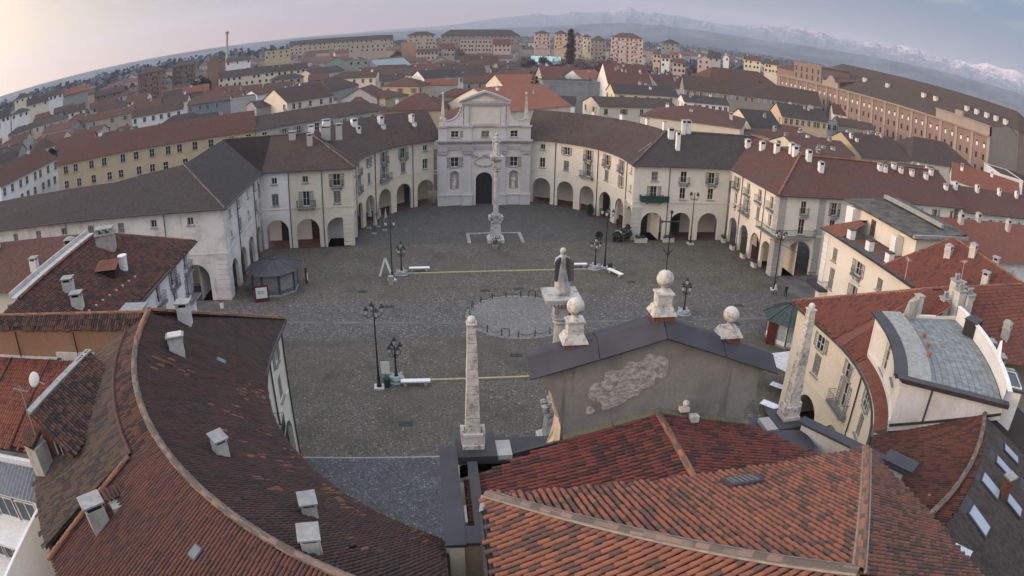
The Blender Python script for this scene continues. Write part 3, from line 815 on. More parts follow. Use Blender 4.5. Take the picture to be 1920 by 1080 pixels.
# windows of the two tiers
for sx in (-1, 1):
    window(ch, on_wall(pf, C0+sx*4.975, 6.65), 1.35, 1.7, .25, 'open', m_shut)
    # niche with its saint
    nb = MB(); nb.prism([(sx*4.975-.77, FY+.55, 2.75), (sx*4.975+.77, FY+.55, 2.75), (sx*4.975+.77, FY+.55, 5.3)]+[(sx*4.975+.77*math.cos(a), FY+.55, 5.25+.77*math.sin(a)) for a in [math.pi*i/8 for i in range(1, 8)]]+[(sx*4.975-.77, FY+.55, 5.3)], (0, .05, 0))
    nb.build('niche', m_rel, ch)
    nb = MB()
    for i in range(10):
        a0, a1 = math.pi*i/10, math.pi*(i+1)/10
        q = lambda a, r, y: (sx*4.975+r*math.cos(a), y, 5.22+r*math.sin(a))
        nb.hexa([q(a0, .79, FY-.08), q(a0, .98, FY-.08), q(a0, .98, FY), q(a0, .79, FY), q(a1, .79, FY-.08), q(a1, .98, FY-.08), q(a1, .98, FY), q(a1, .79, FY)])
    nb.build('niche_frame', m_fac, ch)
b = MB()
for i in range(22):     # oval cartouche with scrollwork
    a = 2*math.pi*i/22; b.sphere((1.55*math.cos(a), FY-.08, 7.55+.78*math.sin(a)), .2, 6)
b.build('cartouche', m_rel, ch); b = MB()
for i in range(9): b.sphere((-1.9+i*.475, FY-.1, 8.5+.22*math.cos(i*1.4)), .24, 6)
cart = b.build('scrollwork', m_rel, ch)
b = MB(); b.prism([(1.4*math.cos(2*math.pi*i/20), FY-.07, 7.55+.66*math.sin(2*math.pi*i/20)) for i in range(20)], (0, .08, 0)); b.build('oval_panel', m_panel, ch)
# attic
pa = line_path((-7.6, FY+.12), (7.6, FY+.12))
mb = MB(); A0 = 7.6
wall(mb, pa, 11.3, 13.45, [(A0+x-.65, A0+x+.65, 11.75, 12.85, False) for x in (-4.95, .1, 4.95)], .4)
mb.build('attic_wall', m_panel, ch)
for x in (-4.95, 4.95): window(ch, on_wall(pa, A0+x, 11.75), 1.3, 1.1, .2, None, panes=2, bars=1)
link('shutter', shut_mesh(.66, 1.1, m_shut), window(ch, on_wall(pa, A0+.1, 11.75), 1.3, 1.1, .25, 'closed', m_shut), on_wall(pa, A0-3.75, 11.75) @ T(0, -.05, 0))
for x0, x1 in PX: multi('attic_pilaster', [(x0+.1, x1-.1, 11.34, 13.44, .22)], m_fac, FY+.12)
multi('attic_cornice', [(-7.75, 7.75, 13.45, 13.62, .16), (-7.95, 7.95, 13.62, 13.8, .3)]+[(x0-.05, x1+.05, 13.46, 13.79, .42) for x0, x1 in PX], m_rel, FY+.12)
# upper stage: central panel with scroll shoulders, pediment
def scroll(sx):
    pts = [(7.0, 13.8), (7.0, 14.6), (6.6, 14.75)]
    for i in range(9):
        a = math.pi/2*i/8; pts.append((6.3-2.35*math.sin(a)*1.0, 14.5+2.5*(1-math.cos(a))))
    pts += [(3.7, 17.3), (3.4, 17.3), (3.4, 13.8)]
    return [(sx*x, FY+.15, z) for x, z in pts]
b = MB()
for sx in (-1, 1):
    b = MB(); P = scroll(sx); b.prism(P if sx < 0 else P[::-1], (0, .7, 0)); b.build('scroll', m_fac, ch)
for sx in (-1, 1):
    b = MB(); P = scroll(sx)[2:12]
    for p, q in zip(P, P[1:]):
        d = Vector((-(q[2]-p[2]), 0, q[0]-p[0])).normalized()*(.14 if sx > 0 else -.14)
        if d.z < 0: d = -d
        b.hexa([Vector(p)+Vector((0, -.1, 0)), Vector(q)+Vector((0, -.1, 0)), Vector(q)+Vector((0, .85, 0)), Vector(p)+Vector((0, .85, 0)),
                Vector(p)+Vector((0, -.1, 0))+d, Vector(q)+Vector((0, -.1, 0))+d, Vector(q)+Vector((0, .85, 0))+d, Vector(p)+Vector((0, .85, 0))+d])
    b.build('scroll_coping', m_rel, ch)
b = MB(); b.box((0, FY+.6, 15.55), (7.1, .9, 3.5)); b.build('upper_wall', m_panel, ch)
multi('panel_frame', [(-2.55, 2.55, 14.0, 14.12, .1), (-2.55, 2.55, 16.95, 17.07, .1), (-2.55, -2.42, 14.12, 16.95, .1), (2.42, 2.55, 14.12, 16.95, .1)], m_fac, FY+.15)
for x in (-3.05, 3.05): mould('upper_pilaster', x-.4, x+.4, 13.8, 17.25, .14, m_fac, .2, FY+.15)
b = MB(); b.box((0, FY+.4, 17.4), (7.6, 1.2, .3)); b.box((0, FY+.34, 17.66), (8.4, 1.4, .24))
for sx in (-1, 1):
    b.prism([(sx*4.3, FY-.4, 17.78), (sx*4.3, FY-.4, 18.05), (sx*2.2, FY-.4, 19.0), (0, FY-.4, 19.75), (0, FY-.4, 19.4), (sx*2.2, FY-.4, 18.6)][::sx], (0, 1.4, 0))
b.build('pediment_cornice', m_rel, ch)
b = MB(); b.prism([(-4.0, FY+.12, 17.78), (4.0, FY+.12, 17.78), (2.2, FY+.12, 18.7), (0, FY+.12, 19.5), (-2.2, FY+.12, 18.7)], (0, .7, 0)); b.build('tympanum', m_fac, ch)
b = MB()
b.prism([(-2.2, FY-.02, 17.85), (2.2, FY-.02, 17.85), (0, FY-.02, 18.85)], (0, .2, 0)); b.build('tympanum_panel', m_panel, ch)
def obelisk(name, x, y, z, h, parent, label=None):
    b = MB(); b.box((x, y, z+.15), (1.15, 1.0, .3)); b.box((x, y, z+.65), (.85, .8, .7)); b.box((x, y, z+1.06), (1.0, .95, .14))
    n = 7; z0 = z+1.13; H = h-1.6
    for i in range(n):
        w0, w1 = .62-.42*i/n, .62-.42*(i+.94)/n; za, zb = z0+H*i/n, z0+H*(i+.94)/n
        b.hexa([(x-w0/2, y-w0/2, za), (x+w0/2, y-w0/2, za), (x+w0/2, y+w0/2, za), (x-w0/2, y+w0/2, za), (x-w1/2, y-w1/2, zb), (x+w1/2, y-w1/2, zb), (x+w1/2, y+w1/2, zb), (x-w1/2, y+w1/2, zb)])
        b.box((x, y, zb+.02), (w1*.94, w1*.94, H*.07/n+.06))
    b.sphere((x, y, z+h-.27), .24, 8)
    return b.build(name, m_marble, parent, label)
for sx in (-1, 1): obelisk('obelisk', sx*6.95, FY+.6, 13.8, 5.7, ch)
# nave roof behind the facade
r = MB(); r.roof([(-7, FY+.9, 13), (0, FY+.9, 15.8), (0, FY+22, 15.8), (-7, FY+22, 13)]); r.roof([(7, FY+.9, 13), (0, FY+.9, 15.8), (0, FY+22, 15.8), (7, FY+22, 13)])
r.poly([(-7, FY+22, 0), (7, FY+22, 0), (7, FY+22, 13), (0, FY+22, 15.8), (-7, FY+22, 13)], 1); r.poly([(-7, FY+4, 0), (-7, FY+22, 0), (-7, FY+22, 13), (-7, FY+4, 13)], 1); r.poly([(7, FY+4, 0), (7, FY+22, 0), (7, FY+22, 13), (7, FY+4, 13)], 1)
r.build('roof', [t_redb, m_cream], ch)
# ---------------------------------------------------------------- ground, paving, air, hills
def cobble(name, c1, c2, gap, moss, mf, sc_=5.5, pale_share=.12):
    m, t, b = newmat(name); k = NT(t); setb(b, .9, .12)
    p = k.pos()
    v = k.n('ShaderNodeTexVoronoi', feature='F1'); v.inputs['Scale'].default_value = sc_; t.links.new(p, v.inputs['Vector'])
    e = k.n('ShaderNodeTexVoronoi', feature='DISTANCE_TO_EDGE'); e.inputs['Scale'].default_value = sc_; t.links.new(p, e.inputs['Vector'])
    rnd = k.sepv(v.outputs['Color'])[0]
    c = k.mix(rnd, c1, c2)
    c = k.mix(k.ramp(rnd, 1-pale_share, 1.0), c, tuple(min(.7, x*1.55) for x in c2))  # a random share of the stones takes a paler tone
    c = k.mix(k.ramp(e.outputs['Distance'], .12, .02), c, gap)
    big = k.noise(.11, 5, p, .6); mid = k.noise(.9, 5, p, .65)
    c = k.mix(k.math('MULTIPLY', k.ramp(k.math('ADD', k.math('MULTIPLY', big, .6), k.math('MULTIPLY', mid, .5)), .45, .68), mf), c, moss)
    c = k.mix(k.math('MULTIPLY', k.ramp(k.noise(.28, 7, p, .75), .47, .70), .55), c, gap)
    k.put(b.inputs['Base Color'], c); k.bump(k.ramp(e.outputs['Distance'], 0, .25), .6, .03, b)
    return m
m_cob = cobble('cobbles_mossy', (0.092, 0.082, 0.073), (0.190, 0.174, 0.156), (0.046, 0.045, 0.038), (0.088, 0.082, 0.062), .75, 6.5, .08)
m_cobfar = cobble('cobbles_grey', (0.076, 0.071, 0.070), (0.146, 0.139, 0.135), (0.050, 0.048, 0.047), (0.074, 0.073, 0.062), .5, 6.5, .08)
m_coblane = cobble('cobbles_lane', (0.080, 0.076, 0.073), (0.180, 0.172, 0.165), (0.053, 0.051, 0.050), (0.084, 0.081, 0.071), .4, 5.5, .16)
m_coblue = cobble('cobbles_blue_grey', (0.076, 0.080, 0.083), (0.158, 0.165, 0.170), (0.053, 0.056, 0.057), (0.090, 0.093, 0.087), .3, 7, .1)
m_cobring = cobble('cobbles_ring', (0.19, 0.185, 0.185), (0.27, 0.265, 0.265), (0.09, 0.087, 0.087), (0.087, 0.084, 0.074), .3, 8, .1)
m_street = plain('street_paving', (.11, .108, .105), .8, .3, 0, .25, .4)
m_earth = plain('ground_earth', (.075, .078, .062), .95, .1, 0, .4, .02)
b = MB(); S = 6500
b.poly([(-S, -1400, -.12), (S, -1400, -.12), (S, 6400, -.12), (-S, 6400, -.12)]); struct('ground', b, m_earth)
b = MB(); b.poly([(-95, -10, -.012), (95, -10, -.012), (95, 125, -.012), (-95, 125, -.012)]); struct('street', b, m_street)
def sheet(name, pts, z, m):
    b = MB(); b.poly([(x, y, z) for x, y in pts]); return struct(name, b, m)
sheet('piazza_pavement', [(-33.5, 20), (35.2, 20), (35.2, 117), (-33.5, 117)], 0, m_cob)
arc = lambda r, a0, a1, n=28, c=(0, 97): [(c[0]+r*math.cos(a0+(a1-a0)*i/n), c[1]+r*math.sin(a0+(a1-a0)*i/n)) for i in range(n+1)]
sheet('far_pavement', [(20, 92.8)]+arc(20, 0, math.pi)+[(-20, 92.8)], .004, m_cobfar)
sheet('near_pavement', [(-20, 42.2)]+arc(20, math.pi, 2*math.pi, c=(0, 37.5))+[(20, 42.2)], .004, m_coblue)
sheet('carriageway', [(-34, 62.2), (-6, 62.6), (8, 61.2), (36, 60.0), (36, 71.0), (10, 73.6), (-6, 73.0), (-34, 72.8)], .004, m_coblane)
sheet('wheel_track', [(-36, 67.6), (40, 63.2), (40, 63.7), (-36, 68.1)], .008, m_street)
b = MB()
for x0, x1, y0, y1 in ((-13.9, 14.2, 80.98, 81.22), (-10.8, 9, 53.78, 54.02)):
    n = int((x1-x0)/1.6)
    for i in range(n): b.box((x0+(i+.5)*(x1-x0)/n, (y0+y1)/2, .06), ((x1-x0)/n-.03, y1-y0, .12))
m_kerb = plain('kerb_stone_yellowed', (.36, .31, .19), .85)
struct('kerb', b, m_kerb)
sheet('stone_border', [(-20, 42.05), (20, 42.05), (20, 42.2), (-20, 42.2)], .008, m_slab)
ring = sheet('roundel', arc(5.6, 0, 2*math.pi, 48, (0, 67.4)), .010, m_cobring)
b = MB()
for i in range(48):
    a0, a1 = 2*math.pi*i/48, 2*math.pi*(i+1)/48
    q = lambda a, r, z: (r*math.cos(a), 67.4+r*math.sin(a), z)
    b.hexa([q(a0, 5.25, 0), q(a0, 5.75, 0), q(a1-.01, 5.75, 0), q(a1-.01, 5.25, 0), q(a0, 5.25, .03), q(a0, 5.75, .03), q(a1-.01, 5.75, .03), q(a1-.01, 5.25, .03)])
struct('roundel_kerb', b, plain('granite_kerb', (.20, .196, .19), .9, .15, 0, .25, 2.5))
b = MB()   # stone step round the far column, three sides
for x0, x1, y0, y1 in ((-4.0, 4.0, 96.6, 97.1), (-4.0, -3.5, 92.2, 96.6), (3.5, 4.0, 92.2, 96.6)): b.box(((x0+x1)/2, (y0+y1)/2, .1), (x1-x0, y1-y0, .2))
struct('column_step', b, plain('granite_step', (.26, .255, .25), .9, .15, 0, .2, 2))
# ---- mountains: a snow ridge and darker foothills in front, modelled a few kilometres out
def mountain_mat():
    m, t, b = newmat('hazed_rock_pink_lit_snow'); k = NT(t); setb(b, .95, .1)
    p = k.pos(); z = k.sepv(p)[2]
    n1 = k.noise(.010, 8, p, .72); n2 = k.noise(.04, 6, p, .75)
    h = k.math('ADD', z, k.math('MULTIPLY', k.math('SUBTRACT', n1, .5), 560))
    sn = k.ramp(k.math('ADD', h, k.math('MULTIPLY', k.math('SUBTRACT', n2, .5), 380)), 205, 330)
    c = k.mix(n2, (.085, .10, .135), (.13, .14, .165))  # bluish haze of the distance is mixed into the rock colour
    c = k.mix(sn, c, (.56, .45, .45))  # pink dawn light is painted into the snow colour
    k.put(b.inputs['Base Color'], c); return m
m_mtn = mountain_mat(); m_hill = plain('hazed_woodland', (.070, .084, .098), .95, .1, 0, .3, .004)  # woodland colour with distance haze put in, bluish and lightened
def interp(tab, x):
    for (a, u), (b2, v) in zip(tab, tab[1:]):
        if a <= x <= b2: return u+(v-u)*(x-a)/(b2-a)
    return tab[0][1] if x < tab[0][0] else tab[-1][1]
def range_mesh(name, m, D, tab, back, rough, seed, na=420, a0=-75, a1=88, base=-2):
    b = MB(); rows = 14; V = []
    for i in range(na+1):
        az = a0+(a1-a0)*i/na; d = Vector((math.sin(R(az)), math.cos(R(az)), 0))
        H = 30+D*math.tan(R(interp(tab, az)))
        for j in range(rows):
            f = j/(rows-1); rr = D-back*(1-f)
            e = f**1.25
            nn = noise.fractal(Vector((az*.55+seed, f*2.6, seed)), .9, 2.1, 6)
            rid = 1-abs(noise.noise(Vector((az*.9+seed, f*1.5, 2.0))))*2
            h = H*e*(1+rough*(nn*.5+rid*.25)*(1 if f < 1 else .22)) if j else base
            V.append(tuple(Vector((CAM.x, CAM.y, 0))+d*rr+Vector((0, 0, max(base, h)))))
        V.append(tuple(Vector((CAM.x, CAM.y, 0))+d*(D+back*.9)+Vector((0, 0, base))))
    W_ = rows+1; F = []
    for i in range(na):
        for j in range(rows): a = i*W_+j; F.append((a, a+W_, a+W_+1, a+1))
    me = bpy.data.meshes.new(name); me.from_pydata(V, [], F); me.materials.append(m); me.polygons.foreach_set('use_smooth', [False]*len(F)); me.update()
    return link(name, me, kind='structure')
TAB = [(-75, .0), (-20, .02), (-7, .1), (0, .35), (2.5, .6), (4.2, .85), (6.8, 1.25), (10.8, 1.55), (14.3, 1.95), (15.7, 2.2), (16.0, 2.5), (16.4, 2.72), (16.8, 2.45), (17.3, 2.22), (18.7, 2.12), (20.9, 2.15), (21.8, 1.97), (24.5, 1.84), (26.8, 2.01), (28.9, 2.15),
       (30.2, 2.6), (32.4, 2.45), (34.5, 2.28), (36.7, 2.34), (38.4, 2.35), (40.7, 2.87), (42.8, 2.6), (45.4, 2.7), (47.6, 2.95), (48.6, 3.36), (49.8, 3.25), (51.5, 3.5), (54, 3.4), (58, 3.6), (64, 3.2), (70, 3.4), (80, 3.0), (90, 3)]
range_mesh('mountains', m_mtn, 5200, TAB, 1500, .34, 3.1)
TAB2 = [(-75, -.05), (-30, -.03), (-7, .0), (4, .1), (10, .5), (16, 1.15), (22, 1.1), (28, .95), (33, 1.1), (40, 1.35), (46, 1.5), (53, 1.7), (60, 1.9), (75, 1.6), (90, 1.5)]
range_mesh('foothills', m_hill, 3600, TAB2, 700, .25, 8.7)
# ---------------------------------------------------------------- barrel tiles
c_bright = clay('clay_bright', (.245, .098, .064), (.17, .078, .057), (.10, .062, .052), .32)
c_deep = clay('clay_deep_red', (.098, .049, .041), (.125, .057, .045), (.072, .044, .040), .30)
c_brown = clay('clay_dark_brown', (.075, .042, .034), (.11, .055, .04), (.036, .028, .028), .42)
c_old = clay('clay_old_grey_brown', (.085, .06, .048), (.11, .075, .055), (.055, .046, .042), .35)
m_bed = plain('roof_bedding', (.030, .022, .020), .95)
def tile_shape(r, ln, n=5):
    """verts of a tapered half barrel along +x (down slope), opening downwards"""
    V = []
    for x, rr in ((0, r*.84), (ln, r)):
        for i in range(n+1):
            a = math.pi*i/n; V.append((x, rr*math.cos(a), rr*.8*math.sin(a)+(.012 if x == 0 else .035)))
    F = [(i, i+n+1, i+n+2, i+1) for i in range(n)]+[tuple(range(n+1, 2*n+2))]
    return V, F
def lay_tiles(root, cols, mat, ln=.40, r=.105, near=0, name='roof_tile', seed=1):
    """cols: (start point, direction down the slope, normal, length, width factor). near: how many of the tiles closest to the eye become objects of their own"""
    rnd = random.Random(seed); V0, F0 = tile_shape(r, ln*1.12)
    P = []
    for p, d, n, L, wf in cols:
        p, d, n = Vector(p), Vector(d).normalized(), Vector(n).normalized(); y = n.cross(d)
        k = int(L/ln); off = rnd.uniform(-.07, .07)
        for i in range(k+1):
            s = i*ln+off
            if s < -.1 or s+ln > L+.12: continue
            q = p+d*s+n*rnd.uniform(0, .012)
            P.append((q, d, y, n, wf, rnd.uniform(-.035, .035)))
    P.sort(key=lambda t: (t[0]-CAM).length)
    if near:
        key = ('tile', r, ln, mat.name)
        if key not in _mc:
            b = MB(); b.v = list(V0); b.f = list(F0); b.mi = [0]*len(F0); b.uv = [None]*len(F0); _mc[key] = b.mesh(name, [mat], False)
        for q, d, y, n, wf, tw in P[:near]:
            dd = (d+y*tw).normalized(); yy = n.cross(dd)
            o = link(name, _mc[key], root, Matrix(((dd.x, yy.x*wf, n.x, q.x), (dd.y, yy.y*wf, n.y, q.y), (dd.z, yy.z*wf, n.z, q.z), (0, 0, 0, 1))))
    V, F = [], []
    for q, d, y, n, wf, tw in P[near:]:
        dd = (d+y*tw).normalized(); yy = n.cross(dd)*wf; b = len(V)
        V += [tuple(q+dd*v[0]+yy*v[1]+n*v[2]) for v in V0]; F += [tuple(b+i for i in f) for f in F0]
    me = bpy.data.meshes.new(name); me.from_pydata(V, [], F); me.materials.append(mat); me.update()
    o = link(name, me, root, kind='stuff')
    return o
def plane_cols(poly, pitch_dir, w=.22):
    """columns of tiles over a planar polygon; pitch_dir: horizontal direction in which water runs"""
    P = [Vector(p) for p in poly]; n = Vector((0, 0, 0))
    for i in range(len(P)): n += P[i].cross(P[(i+1) % len(P)])
    if n.z < 0: n = -n
    n.normalize(); h = Vector((*pitch_dir, 0)).normalized(); d = h-n*h.dot(n); d.normalize(); y = n.cross(d)
    o = P[0]; Q = [((p-o).dot(y), (p-o).dot(d)) for p in P]
    a0, a1 = min(q[0] for q in Q), max(q[0] for q in Q); cols = []
    k = int((a1-a0)/w)
    for i in range(k):
        a = a0+(i+.5)*w; hit = []
        for (x0, y0), (x1, y1) in zip(Q, Q[1:]+Q[:1]):
            if (x0-a)*(x1-a) < 0: hit.append(y0+(y1-y0)*(a-x0)/(x1-x0))
        hit.sort()
        for s, e in zip(hit[::2], hit[1::2]):
            if e-s > .3: cols.append((o+y*a+d*s+n*.02, d, n, e-s, 1))
    return cols
def radial_cols(c, r0, z0, r1, z1, a0, a1, w=.22, lift=.02, clip=None):
    """columns running from radius r0 (ridge) to r1 (eave) about c"""
    rm = max(r0, r1); n = int(abs(a1-a0)*rm/w); cols = []
    for i in range(n):
        a = a0+(a1-a0)*(i+.5)/n; e = Vector((math.cos(a), math.sin(a), 0))
        p = Vector((c[0], c[1], 0))+e*r0+Vector((0, 0, z0)); q = Vector((c[0], c[1], 0))+e*r1+Vector((0, 0, z1))
        if clip:
            pq = clip(p, q)
            if pq is None: continue
            p, q = pq
        d = q-p; L = d.length; d.normalize(); n_ = Vector((0, 0, 1))-d*d.z; n_.normalize()
        cols.append((p+n_*lift, d, n_, L, min(r0, r1)/rm*.5+.5))
    return cols
def ring_roof(b, c, r0, z0, r1, z1, a0, a1, n=20, mi=0):
    for i in range(n):
        t0, t1 = a0+(a1-a0)*i/n, a0+(a1-a0)*(i+1)/n; rm = (r0+r1)/2; w = math.hypot(r1-r0, z1-z0)
        q = lambda t, r, z: (c[0]+r*math.cos(t), c[1]+r*math.sin(t), z)
        pts = [q(t0, r0, z0), q(t0, r1, z1), q(t1, r1, z1), q(t1, r0, z0)]; uv = [(t0*rm, 0), (t0*rm, w), (t1*rm, w), (t1*rm, 0)]
        if a1 < a0: pts.reverse(); uv.reverse()
        b.poly(pts, mi, uv)
CN = (0, 37.5)
def rp(r, a, z): return (CN[0]+r*math.cos(a), CN[1]+r*math.sin(a), z)
# ================================================================ near left curved house
hl = thing('curved_house', 'curved house with a long dark mossy tile roof and a row of pale chimneys', 'house', (-26, 22, 0))
PIa = math.pi
def seqL(s):
    La = R(66)*20
    if s < La:
        t = PIa+R(66)-s/20; return Vector((20*math.cos(t), 37.5+20*math.sin(t), 0)), -Vector((math.cos(t), math.sin(t), 0))
    return Vector((-20, 37.5+(s-La), 0)), Vector((1, 0, 0))
LN = R(66)*20+5.0
pathNL = (lambda s: seqL(s)[0], lambda s: seqL(s)[1], LN, .7)
facade(hl, pathNL, [(LN-2.3-i*4.4, 'a', 'c' if i % 2 == 0 else 'b', 'c' if i % 2 else 's') for i in range(6)], 11.05, m_cream2, (3.2, 4.3), m_shut)
portico(hl, pathNL, 5.2, 4, m_cream)
b = MB(); b.poly([(-20, 42.5, 0), (-34, 42.5, 0), (-34, 42.5, 11), (-20, 42.5, 11)][::-1]); b.build('end_wall', m_cream2, hl)
for s in (LN-4.5, LN-.15): p = pathNL[0](s)+pathNL[1](s)*.1; downpipe(hl, p, 10.9)
ZRL, RR, RO = 15.5, 26.5, 34.0
def clipx(x):
    def f(p, q):
        if p.x > x and q.x > x: return None
        if p.x > x or q.x > x:
            t = (x-p.x)/(q.x-p.x); m = p+(q-p)*t
            return (m, q) if p.x > x else (p, m)
        return p, q
    return f
b = MB(); n = 22
E0, E1, K0, K1 = PIa, PIa+R(61.4), PIa+R(6.6), PIa+R(69.4)
for i in range(n):
    e0, e1, k0, k1 = [a+(c-a)*(i+j)/n for a, c in ((E0, E1), (K0, K1)) for j in (0, 1)]
    b.poly([rp(19.55, e0, 11.2), rp(19.55, e1, 11.2), rp(RR, k1, ZRL), rp(RR, k0, ZRL)][::-1], 0, [(e0*22, 7.8), (e1*22, 7.8), (k1*22, 0), (k0*22, 0)][::-1])
b.roof([(-19.55, 42.7, 11.2), (-19.55, 37.5, 11.2), rp(RR, K0, ZRL)])
m_bedm = tiles('tiles_mossy_dark', (.04, .028, .026), (.062, .04, .034), (.026, .022, .023), .55, lichen=(.042, .04, .034))
rfl = b.build('roof', [m_bedm], hl)
b = MB(); ring_roof(b, CN, RR, ZRL-.02, RO, 11.5, K0+.02, K1+R(4.5), 24); b.build('roof', [m_bed], hl)
c_moss = clay('clay_mossy', (.052, .037, .034), (.078, .044, .037), (.042, .033, .032), .28)
lay_tiles(hl, radial_cols(CN, RR-.1, ZRL-.06, 19.5, 11.2, PIa+R(7), PIa+R(68), .21, .02, clipx(-9.5)), c_moss, .40, .084, 0, seed=3)
lay_tiles(hl, [c for c in radial_cols(CN, RR+.1, ZRL-.05, RO+.1, 11.5, PIa+R(10), PIa+R(74), .215, .02, clipx(-9.5)) if not (PIa+R(10) < (math.atan2(c[0].y-37.5, c[0].x) % (2*PIa)) < PIa+R(37.2))], c_deep, .40, .086, 300, seed=4)
# replaced tiles: brighter clay in ragged groups near the eave and a few higher up
c_new = clay('clay_replaced', (.21, .085, .05), (.15, .065, .045), (.10, .055, .043), .2)
rr_ = random.Random(77); nb = MB(); V0_, F0_ = tile_shape(.086, .44); nb.v = list(V0_); nb.f = list(F0_); nb.mi = [0]*len(F0_); nb.uv = [None]*len(F0_); new_me = nb.mesh('roof_tile', [c_new])
for _ in range(26):
    ca, cr_ = PIa+R(rr_.uniform(16, 60)), rr_.choice([rr_.uniform(19.7, 21.2), rr_.uniform(19.7, 21.2), rr_.uniform(21.5, 26)])
    for _k in range(rr_.randint(2, 6)):
        a_ = ca+rr_.randint(-3, 3)*.0092; r_ = cr_+rr_.randint(-2, 2)*.34; e_ = Vector((math.cos(a_), math.sin(a_), 0)); d_t = (e_*-(RR-19.55)+Vector((0, 0, -(ZRL-11.2)))).normalized(); n_t = Vector((0, 0, 1))-d_t*d_t.z; n_t.normalize(); y_t = n_t.cross(d_t); p_t = Vector(rp(r_, a_, 11.2+(ZRL-11.2)*(r_-19.55)/(RR-19.55)))+n_t*.045
        if p_t.x < -9.6 and r_ > 19.7: link('roof_tile', new_me, hl, Matrix(((d_t.x, y_t.x, n_t.x, p_t.x), (d_t.y, y_t.y, n_t.y, p_t.y), (d_t.z, y_t.z, n_t.z, p_t.z), (0, 0, 0, 1))))
# strip just below the ridge, then the greyer neighbouring property, a hand higher and edged with orange caps
zs = lambda r: ZRL+(11.5-ZRL)*(r-RR)/(RO-RR)
lay_tiles(hl, radial_cols(CN, RR+.1, ZRL-.05, 28.0, zs(28), PIa+R(9), PIa+R(37.2), .22, .02), c_brown, .40, .11, 0, seed=5)
b = MB(); ring_roof(b, CN, 27.9, zs(27.9)+.16, RO+.15, zs(RO)+.2, PIa+R(10), PIa+R(37.0), 10); b.build('roof', [m_bed], hl)
lay_tiles(hl, radial_cols(CN, 27.9, zs(27.9)+.2, RO+.2, zs(RO)+.24, PIa+R(10), PIa+R(36.9), .19, .02), c_old, .38, .09, 0, seed=6)
ridge_caps(hl, [rp(28.0, PIa+R(37.2), zs(28)+.25), rp(RO+.2, PIa+R(38.3), zs(RO)+.28)], m_ridge, .13, .4)
ridge_caps(hl, [rp(27.9, PIa+R(10+27*i/8), zs(27.9)+.2) for i in range(9)], c_deep, .10, .4, stuff=True)
ridge_caps(hl, [rp(RR, K0+(K1-K0)*i/26, ZRL+.03) for i in range(4, 27)], m_ridgep, .17, .42)
ridge_caps(hl, [rp(RR, K0, ZRL+.03), rp(RR, K0+(K1-K0)*2/26, ZRL+.03), rp(RR, K0+(K1-K0)*4/26, ZRL+.03)], m_ridge, .2, .5)
ridge_caps(hl, [(-19.5, 42.75, 11.25), rp(RR, K0, ZRL+.03)], m_ridge, .15, .45)
gutter(hl, [(-19.5, 42.6, 11.1)]+[rp(19.5, E0+(E1-E0)*i/16, 11.1) for i in range(17)])
zi = lambda r: 11.2+(ZRL-11.2)*(r-19.55)/(RR-19.55)
m_chw = plaster('chimney_render', (.50, .49, .47), .9, (.13, .12, .11), .8, 1.6)
m_chg = plaster('chimney_grey', (.34, .33, .30), .9, (.12, .11, .095), .8, 1.6)
def chim_hood(root, x, y, z, rz, w=1.0, h=1.5, label=None):
    """tall rendered flue with a tilted lean-to hood"""
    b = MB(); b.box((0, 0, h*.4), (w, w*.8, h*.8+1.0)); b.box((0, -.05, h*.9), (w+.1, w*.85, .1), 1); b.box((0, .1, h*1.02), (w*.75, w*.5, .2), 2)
    b.hexa([(-w*.65, -w*.7, h*1.12), (w*.65, -w*.7, h*1.12), (w*.65, w*.6, h*1.34), (-w*.65, w*.6, h*1.34), (-w*.65, -w*.7, h*1.2), (w*.65, -w*.7, h*1.2), (w*.65, w*.6, h*1.42), (-w*.65, w*.6, h*1.42)], 1)
    for sx in (-1, 1): b.box((sx*w*.48, 0, h*1.05), (.1, w*.6, .4))
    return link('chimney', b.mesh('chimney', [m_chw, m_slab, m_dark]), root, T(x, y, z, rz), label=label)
chim_hood(hl, -23.6, 31.6, zi(24.3), R(-160), .85, .85)
chimney(hl, -24.4, 35.6, zi(24.6), .8, .65, 1.5, 'slab', R(5), m_chw, m_slab)
def chim_lean(x, y, z, rz, w=.6, h=.66):
    b = MB(); b.box((0, 0, h/2-.5), (w, w*.8, h+1.0)); b.box((0, -.1, h+.06), (w*.7, w*.55, .12), 2)
    for sx in (-1, 1): b.box((sx*(w/2-.07), 0, h+.1), (.13, w*.75, .2))
    b.hexa([(-w*.6, -w*.62, h+.14), (w*.6, -w*.62, h+.14), (w*.6, w*.55, h+.3), (-w*.6, w*.55, h+.3), (-w*.6, -w*.62, h+.21), (w*.6, -w*.62, h+.21), (w*.6, w*.55, h+.37), (-w*.6, w*.55, h+.37)], 1)
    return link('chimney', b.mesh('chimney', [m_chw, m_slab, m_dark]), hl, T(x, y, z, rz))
chim_lean(-18.6, 22.6, zi(24.0), R(45)); chim_lean(-14.35, 19.4, zi(23.1), R(15)); chim_lean(-13.6, 15.6, 14.95, R(10), .62, .8)
